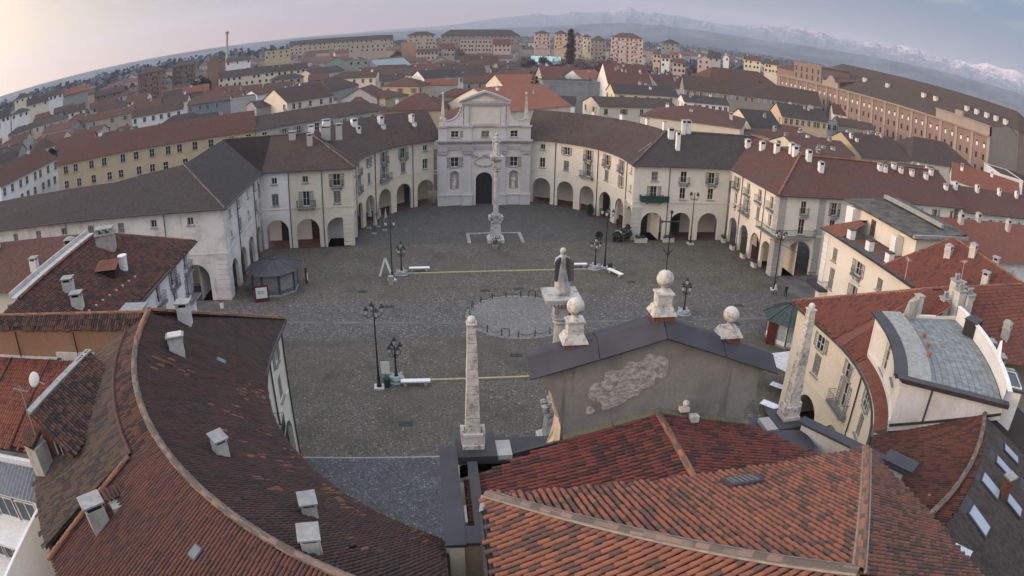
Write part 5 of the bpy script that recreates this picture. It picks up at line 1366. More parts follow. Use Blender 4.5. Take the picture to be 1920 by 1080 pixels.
# ================================================================ near right curved house with its roof terrace
hr = thing('curved_house', 'cream curved house with grey shutters and a clean red tile roof, below the paved terrace', 'house', (22, 36, 0))
def seqR(s):
    if s < 6.5: return Vector((19.3, 44-s, 0)), Vector((-1, 0, 0))
    t = -(s-6.5)/19.3; return Vector((19.3*math.cos(t), 37.5+19.3*math.sin(t), 0)), -Vector((math.cos(t), math.sin(t), 0))
LR = 6.5+19.3*R(64)
pathNR = (lambda s: seqR(s)[0], lambda s: seqR(s)[1], LR, .7)
facade(hr, pathNR, [(4.4, 'a', 'c', None), (4.4, None, None, None), (9.2, 'a', 'b', None), (13.4, 'a', 'c', None), (17.6, 'a', 'w', None), (22, 'a', 'w', None)], 10.4, m_cream, (3.2, 4.4), m_shut, course=5.4)
for s, sh in ((4.4, 'open'), (9.2, 'half'), (13.4, 'open'), (17.6, 'closed')): window(hr, on_wall(pathNR, s, 8.55, .0), 1.0, 1.15, -.01, sh, m_shut)
portico(hr, pathNR, 5.1, 4, m_cream)
p = pathNR[0](11.4)+pathNR[1](11.4)*.1; downpipe(hr, p, 10.3)
b = MB(); b.poly([(19.3, 44, 0), (33.5, 44, 0), (33.5, 44, 11), (19.3, 44, 10.4)]); b.build('end_wall', m_cream, hr)
AT0, AT1 = R(-12), R(-39.5)
b = MB()
b.roof([(18.9, 44.6, 10.5), (18.9, 37.5, 10.5), (26.6, 35.3, 15)])
n = 6
for i in range(n):
    a0, a1 = AT0*i/n, AT0*(i+1)/n
    k0, k1 = R(-4.7)+(AT0-R(-4.7))*i/n, R(-4.7)+(AT0-R(-4.7))*(i+1)/n
    w = 8.8; b.poly([rp(18.9, a0, 10.5), rp(26.6, k0, 15), rp(26.6, k1, 15), rp(18.9, a1, 10.5)], 0, [(a0*22, w), (k0*22, 0), (k1*22, 0), (a1*22, w)])
b.poly([(18.9, 44.6, 10.5), (26.6, 35.3, 15), (41, 35.3, 15), (33, 44.6, 10.8)][::-1], 0, [(0, 9), (7, 0), (22, 0), (14, 9)])
b.build('roof', [t_red], hr)
c_rr = clay('clay_even_red', (.17, .064, .047), (.145, .056, .043), (.10, .046, .039), .25)
lay_tiles(hr, radial_cols(CN, 26.6, 15, 18.9, 10.5, R(-4), AT0+R(.5), .25)+plane_cols([(18.9, 44.6, 10.5), (18.9, 37.5, 10.5), (26.6, 35.3, 15)], (-1, 0), .25), c_rr, .42, .115, 0, seed=33)
b = MB(); ring_roof(b, CN, 19.85, 10.95, 18.95, 10.48, AT0, AT1, 10); b.build('eave_strip', [t_red], hr)
gutter(hr, [(18.8, 44.6, 10.4), (18.8, 37.5, 10.4)]+[rp(18.8, R(-64)*i/14, 10.4) for i in range(1, 15)])
ridge_caps(hr, [(18.95, 44.6, 10.55), (26.6, 35.3, 15.05), (41, 35.3, 15.05)], m_ridge, .14, .5, stuff=True)
# lower roof towards the church
B0, B1_ = R(-40), R(-74)
b = MB(); ring_roof(b, CN, 26.0, 13.4, 18.9, 10.3, B0, R(-62), 10); b.build('lower_roof', [m_bed], hr)
def clipr(p, q):
    x = 9.4
    if p.x < x and q.x < x: return None
    if p.x < x or q.x < x:
        t = (x-p.x)/(q.x-p.x); m = p+(q-p)*t
        return (m, q) if p.x < x else (p, m)
    return p, q
c_rust = clay('clay_rust_brown', (.135, .05, .035), (.105, .045, .035), (.06, .036, .03), .4)
lay_tiles(hr, radial_cols(CN, 26.0, 13.42, 18.9, 10.32, B0-.005, B1_, .21, .02, clipr), c_rust, .40, .086, 0, seed=31)
ridge_caps(hr, [rp(26.0-(i/10), R(-40)+(B1_-R(-40))*i/14, 13.45) for i in range(15)], m_ridgep, .16, .42)
q_ = MB(); q_.tube([rp(24.2, R(-63), 12.3), rp(24.2, R(-63), 13.5)], .1, 6); q_.build('clay_pipe', m_ridge, hr)
# dark outer slope with roof windows
b = MB(); ring_roof(b, CN, 25.6, 13.3, 35, 9.2, R(-24), R(-86), 22); b.build('outer_roof', [m_bed], hr)
c_slt = clay('clay_dark_slate', (.062, .053, .050), (.080, .066, .060), (.050, .045, .045), .22)
lay_tiles(hr, radial_cols(CN, 25.9, 13.3, 34.8, 9.35, R(-40), R(-80), .22, .02, clipr), c_slt, .40, .09, 0, seed=32)
m_skyl = glass('glass_pale_sky', (.30, .34, .42), .08)
for r_, a_, l_, w_ in ((27.4, -60.5, 1.9, 1.0), (27.2, -54.0, 1.8, 1.0), (29.4, -52.5, 1.7, .95), (27.9, -48.0, 1.7, .9), (28.6, -43.5, 1.7, .9), (31, -47.0, 1.6, .9)):
    z = 13.3-(r_-25.6)*4.1/9.4; b = MB(); b.box((0, 0, .06), (l_, w_, .14)); b.box((0, 0, .14), (l_-.22, w_-.22, .03), 1)
    b.box((-l_/2-.3, 0, .02), (.6, w_+.3, .06), 0)
    link('roof_window', b.mesh('roof_window', [m_lead, m_skyl]), hr, sl_mat(*rp(r_, R(a_), z+.2), R(a_), math.atan2(4.1, 9.4)))
b = MB(); b.box((0, 0, .4), (.6, .5, 1.8), 0); b.box((0, 0, 1.35), (.8, .7, .1), 1); link('chimney', b.mesh('chimney', [m_brick, m_slab]), hr, T(*rp(28.3, R(-53), 12.2)))
b = MB(); b.box((0, 0, .3), (1.1, .75, .6)); b.box((.6, 0, .1), (.5, .4, .2), 1); link('vent_box', b.mesh('vent_box', [plain('pale_metal', (.40, .45, .48), .4, .5), m_lead]), hr, T(*rp(27.6, R(-67), 12.5), R(-60)))
b = MB(); b.tube([rp(30.5, R(-42), 11.4), rp(31, R(-80), 11.2)], .05, 4); b.build('seam', m_lead, hr)
# raised attic and paved terrace
tr = thing('roof_terrace', 'grey paved roof terrace over a curved cream attic storey with dark coping', 'terrace', (22, 28, 11))
pat = arc_path(CN, 19.8, AT0, AT1, True)
LA = pat[2]
mb = MB(); wall(mb, pat, 10.9, 14.1, [(2.6, 3.7, 11.5, 13.6, False), (5.6, 6.6, 12.3, 13.5, False)], .3); mb.build('wall', m_cream2, tr)
window(tr, on_wall(pat, 3.15, 11.5), 1.1, 2.1, .2, None, panes=2, bars=2); window(tr, on_wall(pat, 6.1, 12.3), 1.0, 1.2, .2, None)
b = MB(); band(b, pat, 14.1, 14.22, .5, 0); band(b, pat, 14.22, 14.36, .62, 0, inn=-.3); b.build('coping', m_lead, tr)
b = MB(); band(b, pat, 13.55, 13.7, .12, 0); b.build('cornice', m_white, tr); b = MB(); band(b, pat, 11.3, 11.5, .1, 0); b.build('base_moulding', m_white, tr)
b = MB(); band(b, pat, 13.9, 14.42, -.3, 0, inn=-1.9); b.build('inner_ledge', m_slab, tr)
b = MB(); p0, p1 = rp(19.75, AT0, 0), rp(27.4, AT0, 0)
b.prism([(p0[0], p0[1], 10.8), (p1[0], p1[1], 13.4), (p1[0], p1[1], 14.2), (p0[0], p0[1], 14.2)], (.05, .2, 0)); b.build('side_wall', m_cream2, tr)
b = MB(); n = 10
for i in range(n): a0, a1 = AT0+(AT1-AT0)*i/n, AT0+(AT1-AT0)*(i+1)/n; b.poly([rp(20.3, a0, 13.96), rp(20.3, a1, 13.96), rp(27.4, a1, 13.96), rp(27.4, a0, 13.96)])
b.build('terrace_base', m_dark, tr)
m_pav = plain('terrace_paver', (.20, .22, .225), .8, .3, 0, .16, 1.5)
nr, na_ = 11, 24
for i in range(nr):
    for j in range(na_):
        r0, r1 = 21.72+5.5*i/nr, 21.72+5.5*(i+1)/nr-.035; a0, a1 = AT0+(AT1-AT0)*(j+.5*(i % 2)*0)/na_, AT0+(AT1-AT0)*(j+1)/na_+.0012
        if j % 1 == 0:
            z = 14.0+rnd.uniform(0, .018); b = MB(); b.hexa([rp(r0, a1, 13.9), rp(r1, a1, 13.9), rp(r1, a0, 13.9), rp(r0, a0, 13.9), rp(r0, a1, z), rp(r1, a1, z), rp(r1, a0, z), rp(r0, a0, z)], 0, False); b.build('paver', m_pav, tr)
# end (fire) wall
e0, e1 = rp(19.8, AT1, 0), rp(27.2, AT1, 0); dv = Vector((e1[0]-e0[0], e1[1]-e0[1], 0)); nv = Vector((dv.y, -dv.x, 0)).normalized()
b = MB(); b.prism([(e0[0], e0[1], 10.9), (e1[0], e1[1], 13.3), (e1[0], e1[1], 14.15), (e0[0], e0[1], 14.15)], nv*.25); b.build('fire_wall', m_flake, tr)
b = MB(); b.prism([(e0[0], e0[1], 14.15), (e1[0]+.3, e1[1]-.2, 14.15), (e1[0]+.3, e1[1]-.2, 14.42), (e0[0]-.3, e0[1]+.2, 14.42)], nv*.55); b.prism([(e0[0], e0[1], 11.25), (e1[0], e1[1], 13.6), (e1[0], e1[1], 13.75), (e0[0], e0[1], 11.4)], nv*.34); b.build('capping', m_copper, tr)
m_ = Vector(e0).lerp(Vector(e1), .28)+nv*.3; downpipe(tr, m_, 14.1, 11.9)
pbk = arc_path(CN, 27.3, AT0, AT1, True); b = MB(); wall(b, pbk, 13.9, 15.0); band(b, pbk, 15.0, 15.08, .1, 0, inn=-.3); b.build('rear_parapet', m_white, tr)
b = MB(); b.box((26.2, 29.3, 14.55), (1.35, 1.1, 1.1), 0, R(20)); b.box((26.2, 29.3, 15.13), (1.5, 1.2, .08), 0, R(20)); tag(b.build('air_unit', plain('black_plastic', (.016, .018, .018), .45, .4)), 'black air-conditioning box on the grey paved terrace', 'air conditioner')
cst = MB()
for x, y, w, h in ((27.2, 32.4, .9, 2.6), (28.2, 32.2, .8, 2.3), (27.7, 33.6, .8, 2.9), (28.7, 33.3, .6, 2.0), (26.3, 33.2, .7, 1.7)):
    cst.box((x, y, 13.4+h/2), (w, .7, h)); cst.box((x, y, 13.4+h+.04), (w+.15, .85, .1), 1)
    for i in (-1, 1): cst.lathe((x+i*w*.22, y, 13.5+h), [(.13, 0), (.11, .35), (.15, .38), (.04, .5)], 8, 1)
cst.build('chimney_stack', [m_chw, m_slab], tr)
b = MB(); b.box((23.0, 33.0, 14.7), (.55, .55, 1.6)); b.box((23.0, 33.0, 15.55), (.7, .7, .08), 1); b.hexa([(21.6, 32.4, 13.9), (22.7, 32.6, 13.9), (22.6, 33.4, 13.9), (21.7, 33.2, 13.9), (21.8, 32.7, 15.2), (22.7, 32.7, 15.4), (22.6, 33.2, 15.4), (21.9, 33.0, 15.2)], 1); b.build('chimney_stack', [m_chw, m_chg], tr)
# dormer with a white-framed glass door at the terrace's end
dm = MB(); C_ = rp(28.2, R(-34), 0); az_ = R(-34)
dm.box((C_[0], C_[1], 13.2), (1.3, 2.5, 2.6), 0, az_); dm.box((C_[0]+.1, C_[1], 14.55), (1.7, 2.9, .14), 1, az_); do_ = dm.build('dormer', [m_white, m_lead], tr)
window(tr, Matrix.Translation((C_[0], C_[1], 14.63)) @ Matrix.Rotation(az_+R(90), 4, 'Z') @ Matrix.Rotation(R(-90), 4, 'X') @ T(0, 0, -.55), 2.1, 1.1, -.01, None, panes=1, bars=0, sill=False, label='white-framed rooflight')
for r_, a_, h in ((28.6, -21, 1.5), (28.5, -26, 1.6), (28.9, -29.5, 1.2)): chimney(tr, *rp(r_, R(a_), 13.2), .75, .7, h, 'slab', R(a_), m_chg)
b = MB(); b.hexa([rp(27.3, R(-28), 14), rp(27.9, R(-27), 14), rp(27.9, R(-31), 14), rp(27.3, R(-31), 14), rp(27.3, R(-29), 16.0), rp(27.5, R(-29), 16.1), rp(27.5, R(-30), 15.2), rp(27.3, R(-30), 15.1)]); b.build('plaster_pier', m_white, tr)
for x, y in ((20.3, 28.9), (19.6, 27.6), (18.8, 26.5)): b = MB(); b.lathe((x, y, 14.42), [(.12, 0), (.17, .3), (.1, .31)], 8); b.build('flowerpot', m_ridge, tr)
# ---- red wing roof behind the terrace and the white house on the street corner
w5 = thing('wing_house', 'wing under a large clean red tile roof with aerials and chimneys, behind the paved terrace', 'house', (37, 38, 0))
b = MB(); b.roof([(26.8, 35.2, 14.98), (46, 35.2, 14.98), (46, 24, 11), (29, 27.4, 12.4)]); b.roof([(33, 50, 11.4), (33, 44.2, 11.2), (41, 35.4, 15), (41, 47.5, 15.2)]); b.roof([(41, 47.5, 15.2), (41, 35.3, 15), (49, 35.3, 11.6), (49, 47.5, 11.6)]); b.build('roof', [t_red], w5)
lay_tiles(w5, plane_cols([(27.6, 35.2, 15), (46, 35.2, 15), (46, 24, 11), (29, 27.4, 12.4)], (0, -1), .25)+plane_cols([(33, 50, 11.42), (33, 44.2, 11.22), (41, 35.4, 15.02), (41, 47.5, 15.22)], (-1, 0), .25), c_rr, .42, .115, 0, seed=34)
ridge_caps(w5, [(33.1, 50, 11.5), (41, 47.5, 15.25), (41, 35.4, 15.1)], m_ridge, .14, .5, stuff=True)
b = MB(); b.box((41, 30, 5.5), (10, 10, 10.8)); b.box((38.5, 43, 5), (9, 12, 10)); b.build('wall', m_cream, w5)
for x, y, z, h, st in ((31.8, 29.6, 13.1, 1.3, 'cap'), (38.4, 45.4, 13.7, 1.6, 'cap'), (40.2, 43.2, 14.6, 1.6, 'cap'), (42.6, 41.3, 14.3, 1.4, 'slab'), (43.6, 39.2, 13.9, 1.0, 'pot'), (44.4, 37.2, 13.5, .9, 'pot'), (35.2, 39.6, 12.6, 1.4, 'slab'), (37.9, 38.6, 13.8, 1.5, 'slab'), (30.5, 33.9, 14.4, .9, 'pot'), (47, 30, 13, 1.3, 'cap')): chimney(w5, x, y, z, .85, .75, h, st, R(25), m_chw)
def aerial(x, y, z, h, rz, label):
    b = MB(); b.tube([(0, 0, 0), (0, 0, h)], .025, 4); b.tube([(-.6, 0, h-.1), (.9, 0, h-.1)], .02, 4)
    for i in range(6): b.tube([(-.5+i*.22, -.35+.03*i, h-.1), (-.5+i*.22, .35-.03*i, h-.1)], .012, 3)
    tag(link('antenna', b.mesh('antenna', [m_stone]), None, T(x, y, z, rz)), label, 'antenna')
aerial(36.9, 41.3, 13.2, 1.9, R(20), 'pale rooftop aerial on the red wing roof, left of its chimneys')
aerial(33.0, 46.0, 11.4, .01+2.2, R(60), 'thin aerial at the foot of the red wing roof near the white corner house')
rw = thing('white_house', 'white house with quoined corner, corner balcony and a roof terrace with three square chimneys', 'house', (36, 56, 0))
p5 = line_path((33.5, 62.4), (33.5, 44.2)); mb = MB()
ops = [(2.2, 3.1, 8.4, 9.9, False), (2.2, 3.2, 5.2, 7.6, False), (7.0, 8.2, 8.6, 10.1, False), (7.0, 8.2, 5.0, 7.4, False), (11.4, 12.4, 8.6, 9.9, False), (11.4, 12.4, 5.4, 7.4, False)]
wall(mb, p5, 0, 11.2, ops, .3); mb.build('wall', m_cream2, rw)
for (a, c, zb, zt, _), sh in zip(ops, ('closed', 'closed', 'open', 'half', 'closed', 'closed')): window(rw, on_wall(p5, (a+c)/2, zb), c-a, zt-zb, .2, sh, m_shut)
pediment(rw, on_wall(p5, 7.6, 7.75), 1.8); balcony(rw, on_wall(p5, 7.6, 8.55), 1.7, .5, .6)
b = MB(); b.box((32.9, 61.6, 4.75), (1.3, 3.2, .2)); bo = b.build('balcony', m_lead, rw)
b = MB()
for a, c in (((32.3, 63.15), (32.3, 60.05)), ((32.3, 60.05), (33.45, 60.05)), ((32.3, 63.15), (33.45, 63.15))):
    a, c = Vector((*a, 4.86)), Vector((*c, 4.86)); n = int((c-a).length/.16)
    for z in (.08, 1.0): b.tube([a+Vector((0, 0, z)), c+Vector((0, 0, z))], .03, 4)
    for i in range(n+1): q = a+(c-a)*i/n; b.tube([q, q+Vector((0, 0, 1))], .014, 3, caps=False)
b.build('railing', m_iron, bo)
p6 = line_path((43, 62.4), (33.5, 62.4)); mb = MB(); wall(mb, p6, 0, 11.2, [(6, 7.1, 5.2, 7.4, False)], .3); mb.build('wall', m_cream2, rw)
q = MB()
for i in range(16): q.box((33.47, 61.9, .4+i*.66), (.1, 1.0, .58))
q.build('quoin', m_white, rw)
b = MB(); b.roof([(33, 62.8, 11.4), (33, 58.6, 11.4), (36.6, 58.6, 13.1), (36.6, 60.0, 13.1)]); b.roof([(33, 62.8, 11.4), (36.6, 60, 13.1), (46, 60, 13.1), (46, 62.8, 11.4)]); b.build('roof', [t_red], rw)
b = MB(); b.box((33.35, 51.6, 11.46), (1.1, 14.6, .14)); b.build('coping', m_lead, rw); gutter(rw, [(32.95, 62.8, 11.3), (32.95, 44.4, 11.25)])
b = MB(); b.poly([(33.6, 58.6, 11.5), (33.6, 50, 11.5), (38, 50, 11.5), (38, 58.6, 11.5)]); b.build('terrace_floor', plain('terrace_brown', (.11, .065, .05), .85), rw)
for y in (58.2, 54.4, 50.6): chimney(rw, 34.3, y, 11.5, .75, .75, 1.7, 'plain', 0, m_white, m_lead)
pal = line_path((38, 64), (38, 50.6)); mb = MB(); wall(mb, pal, 11.3, 14.2, [(4.6, 5.6, 11.6, 13.5, False)], .25); mb.poly([(38, 50.6, 11.3), (46, 50.6, 11.3), (46, 50.6, 14.2), (38, 50.6, 14.2)]); mb.build('attic_wall', m_cream2, rw); window(rw, on_wall(pal, 5.1, 11.6), 1.0, 1.9, .18, 'closed', m_shutb)
m_tar = plain('roofing_felt', (.085, .083, .075), .9, .2, 0, .3, .7)
b = MB(); b.roof([(37.2, 64.6, 14.3), (37.2, 50.1, 14.3), (46.4, 50.1, 14.9), (46.4, 64.6, 14.9)], 0, .22); b.build('flat_roof', m_tar, rw)
b = MB(); b.box((41.8, 50.05, 14.45), (9.6, .3, .35)); b.box((43.5, 58, 15.1), (.5, 12, .4)); b.build('parapet', m_slab, rw)
for c_, d_2 in (((37.4, 62.4, 12.6), (1.4, 1.4, 2.6)), ((37.3, 53.2, 12.4), (1.2, .9, 2.2))): b = MB(); b.box(c_, d_2); b.build('stair_pier', m_white, rw)
# ---- neighbours at the right edge
n1 = thing('house', 'house with a plain red tile roof above a blank white wall, behind the aerials', 'house', (62, 57, 0))
b = MB(); b.roof([(50, 51.5, 11.1), (86, 50.5, 11.1), (86, 60, 13.8), (50, 61, 13.8)]); b.roof([(50, 61, 13.8), (86, 60, 13.8), (86, 68, 11.4), (50, 68.5, 11.4)]); b.build('roof', [t_red], n1)
b = MB(); b.box((68, 60, 5.5), (35, 16, 11)); b.build('wall', m_white, n1)
for x, y in ((55, 59.6), (60, 60.4), (66, 58.5)): chimney(n1, x, y, 13.4, .8, .7, 1.5, 'cap', 0, m_chw)
n2 = thing('house', 'long pale house with blue-grey shutters, next to the corner house with quoins', 'house', (90, 82, 0))
p7 = line_path((74.2, 77.4), (118, 77.4)); mb = MB(); ops = [(2+i*3.6, 3.1+i*3.6, zb, zb+2.0, False) for i in range(11) for zb in (4.4, 7.6)]
wall(mb, p7, 0, 10.6, ops, .3); mb.build('wall', m_cream2, n2)
for i, (a, c, zb, zt, _) in enumerate(ops): window(n2, on_wall(p7, (a+c)/2, zb), 1.1, 2.0, .2, 'open' if i % 3 else 'closed', m_shutbl if i % 2 else m_shut); (balcony(n2, on_wall(p7, (a+c)/2, zb-.05), 1.5, .5) if i % 4 == 1 else None)
b = MB(); b.roof([(74, 76.8, 10.7), (118, 76.8, 10.7), (118, 84, 13.6), (74, 84, 13.6)]); b.roof([(74, 84, 13.6), (118, 84, 13.6), (118, 91, 10.7), (74, 91, 10.7)]); b.build('roof', [t_redb], n2); gutter(n2, [(74, 76.7, 10.6), (118, 76.7, 10.6)])
for x in (77, 84, 92, 99): chimney(n2, x, 82.8, 13, .8, .7, 1.5, 'cap')
# ---------------------------------------------------------------- statues and people: one continuous surface each
def remeshed(mb, name, voxel, mats, smooth=True):
    me = mb.mesh(name+'_raw', mats); o = bpy.data.objects.new('tmp', me); COL.objects.link(o)
    md = o.modifiers.new('r', 'REMESH'); md.mode = 'VOXEL'; md.voxel_size = voxel
    dg = bpy.context.evaluated_depsgraph_get(); dg.update(); r = bpy.data.meshes.new_from_object(o.evaluated_get(dg)); r.name = name
    bpy.data.objects.remove(o); bpy.data.meshes.remove(me)
    if smooth: r.polygons.foreach_set('use_smooth', [True]*len(r.polygons))
    if not r.materials:
        for m in mats: r.materials.append(m)
    return r
def loft(b, rings, n=20, fold=0.0, seed=0):
    """rings: (z, cx, cy, rx, ry)"""
    base = len(b.v)
    for i, (z, cx, cy, rx, ry) in enumerate(rings):
        for k in range(n):
            t = 2*math.pi*k/n; f = 1+fold*math.sin(7*t+seed+z*2.0)*(1 if i < len(rings)*.6 else .35)
            b.v.append((cx+rx*f*math.cos(t), cy+ry*f*math.sin(t), z))
    for i in range(len(rings)-1):
        for k in range(n):
            A = base+i*n+k; B = base+i*n+(k+1) % n; b.f.append((A, B, B+n, A+n)); b.mi.append(0); b.uv.append(None)
    b.f.append(tuple(base+k for k in range(n))[::-1]); b.f.append(tuple(base+(len(rings)-1)*n+k for k in range(n))); b.mi += [0, 0]; b.uv += [None, None]
def statue_mesh(h, lean=.0, arms='down', name='statue', mat=None):
    s = h/1.75; b = MB(); q = lambda *r: [(z*s, x*s, y*s, a*s, c*s) for z, x, y, a, c in r]
    loft(b, q((0, 0, 0, .27, .24), (.25, .0, 0, .25, .22), (.6, .02, 0, .23, .2), (.9, .03, 0, .21, .17), (1.08, .02, 0, .17, .13), (1.25, 0, 0, .2, .14), (1.4, 0, 0, .215, .12), (1.47, 0, 0, .12, .09), (1.52, 0, -.01, .06, .06)), 28, .09)
    b.sphere((0, -.02*s, 1.63*s), .115*s, 12, 0, 1.2); b.sphere((0, .03*s, 1.66*s), .12*s, 10)      # head and hair
    b.tube([(0, -.13*s, 1.64*s), (0, -.15*s, 1.6*s)], .025*s, 5)
    for sx in (-1, 1):
        if arms == 'pray' or (arms == 'point' and sx < 0): P = [(sx*.2, 0, 1.4), (sx*.29, -.03, 1.17), (sx*.16, -.2, 1.08), (sx*.04, -.24, 1.22)]
        elif arms == 'point': P = [(.2, 0, 1.4), (.3, -.05, 1.24), (.36, -.16, 1.42), (.4, -.2, 1.62)]
        else: P = [(sx*.2, 0, 1.4), (sx*.27, .02, 1.15), (sx*.25, -.1, .92)]
        b.tube([Vector(p)*s for p in P], .062*s, 8, 0, .04*s); b.sphere(Vector(P[-1])*s, .05*s, 6)
    b.tube([Vector(p)*s for p in ((-.22, .1, 1.35), (-.27, .12, .9), (-.2, .1, .4), (-.24, .06, .05))], .06*s, 6, 0, .1*s)   # mantle
    b.tube([Vector(p)*s for p in ((.16, -.12, 1.2), (-.05, -.2, .8), (.12, -.18, .3), (.2, -.14, .03))], .05*s, 6, 0, .07*s)
    return remeshed(b, name, .022*s, [mat or m_marble])
def wing_mesh(s, m):
    b = MB()
    for i in range(7):
        t = i/6; b.hexa([((.08+.2*t)*s, (.12+.03*i)*s, (1.42-.1*t)*s), ((.15+.2*t)*s, (.12+.03*i)*s, (1.46-.1*t)*s), ((.15+.2*t)*s, (.15+.03*i)*s, (1.46-.1*t)*s), ((.08+.2*t)*s, (.15+.03*i)*s, (1.42-.1*t)*s),
                         ((.2+.08*t)*s, (.2+.03*i)*s, (.55+.1*t)*s), ((.28+.08*t)*s, (.2+.03*i)*s, (.55+.12*t)*s), ((.28+.08*t)*s, (.22+.03*i)*s, (.55+.12*t)*s), ((.2+.08*t)*s, (.22+.03*i)*s, (.55+.1*t)*s)])
    return b.mesh('wing', [m])
m_mdark = plaster('marble_blackened', (.10, .095, .09), .8, (.03, .03, .03), .9)
m_mon = lichen_stone('monument_stone', (.44, .43, .42), (.12, .115, .11), 2.2, .7)
def monument(x, y, label, arms, wings, rz, k=1.0):
    r = thing('column_monument', label, 'monument', (x, y, 0))
    b = MB(); b.box((x, y, .25), (2.3, 2.3, .5)); b.box((x, y, .6), (1.9, 1.9, .25)); b.build('step', m_stone, r)
    b = MB(); b.hexa([(x-.75, y-.75, .7), (x+.75, y-.75, .7), (x+.75, y+.75, .7), (x-.75, y+.75, .7), (x-.6, y-.6, 2.9), (x+.6, y-.6, 2.9), (x+.6, y+.6, 2.9), (x-.6, y+.6, 2.9)])
    b.box((x, y, 2.98), (1.5, 1.5, .16)); pd = b.build('pedestal', m_mon, r)
    b = MB()
    for sx in (-1, 1): b.lathe((x+sx*.78, y-.4, 3.0), [(.1, 0), (.24, .2), (.2, .5), (.3, .62), (.1, .8)], 8); b.lathe((x+sx*.78, y+.4, 3.0), [(.1, 0), (.24, .2), (.2, .5), (.3, .62), (.1, .8)], 8)
    for i in range(12): a = 2*math.pi*i/12; b.sphere((x+.42*math.cos(a), y-.72, 3.5+.42*math.sin(a)), .1, 6)
    b.box((x, y, 3.5), (1.1, 1.1, 1.0)); b.build('medallion', m_mon, pd)
    n = 8; b = MB(); zt = 10.2; z0 = 4.0
    for i in range(n):
        w0, w1 = k*(1.0-.26*i/n), k*(1.0-.26*(i+.95)/n); za, zb = z0+(zt-z0)*i/n, z0+(zt-z0)*(i+.95)/n
        q = MB(); q.lathe((x, y, za), [(w0*.52, 0), (w0*.53, (zb-za)*.3), (w1*.5, (zb-za)*.9), (w1*.55, zb-za-.04), (w1*.5, zb-za)], 12); q.build('drum', m_mon, r)
    b = MB(); b.lathe((x, y, zt-.05), [(.42, 0), (.52, .12), (.5, .3), (.62, .45), (.62, .55)], 14); b.box((x, y, 11.15), (.95, .95, .85)); b.build('neck', m_mon, r)
    b = MB(); b.hexa([(x-.5, y-.5, 11.55), (x+.5, y-.5, 11.55), (x+.5, y+.5, 11.55), (x-.5, y+.5, 11.55), (x-1.05*k, y-1.05*k, 12.0), (x+1.05*k, y-1.05*k, 12.0), (x+1.05*k, y+1.05*k, 12.0), (x-1.05*k, y+1.05*k, 12.0)])
    b.box((x, y, 12.1), (2.3*k, 2.3*k, .22)); b.box((x, y, 12.27), (2.45*k, 2.45*k, .13))
    for i in range(9):
        for s in (-1, 1): b.box((x+(-1+i*.25)*k, y+s*1.1*k, 11.93), (.12*k, .14, .14)); b.box((x+s*1.1*k, y+(-1+i*.25)*k, 11.93), (.14, .12*k, .14))
    b.build('platform', m_mon, r)
    st = link('figure', statue_mesh(3.25, arms=arms, mat=m_mon), r, T(x, y, 12.33, rz))
    if wings:
        for s in (-1, 1): link('wing', wing_mesh(3.25/1.75, m_mdark), st, T(x, y, 12.33, rz) @ Matrix.Diagonal((s, 1, 1, 1)))
    b = MB(); b.box((x, y, 12.38), (.95, .8, .1)); b.build('figure_base', m_mon, r)
    return r
monument(0, 93.6, 'tall carved stone column with a dark-headed statue standing in front of the far church door', 'pray', False, R(0), .72)
monument(-.6, 43.2, 'stone column carrying a winged angel statue on a wide slab, behind the grey gable', 'down', True, R(180))
b = MB()
for i in range(140):
    a, rr_, z = random.uniform(0, 6.28), random.uniform(0, .8), random.uniform(.1, 1.2); p = Vector((rr_*math.cos(a), rr_*math.sin(a), z)); d = Vector((math.cos(a), math.sin(a), .6)).normalized()*.28; s = Vector((-math.sin(a), math.cos(a), 0))*.1
    b.poly([p-s, p+s, p+d])
m_leafd = plain('evergreen_leaf', (.022, .035, .02), .7, .3, 0, .4, 5)
pot = thing('potted_shrub', 'dark leafy shrub at the foot of the far column', 'shrub', (-.3, 90.2, 0)); link('foliage', b.mesh('foliage', [m_leafd]), pot, T(-.3, 90.2, .3)); q = MB(); q.lathe((-.3, 90.2, 0), [(.35, 0), (.5, .45), (.52, .5), (.1, .5)], 10); q.build('tub', m_stone2, pot)
for sx in (-1, 1): link('niche_statue', statue_mesh(2.3, name='niche_statue', arms='pray' if sx > 0 else 'down'), ch, T(sx*4.975, FY+.3, 2.8))
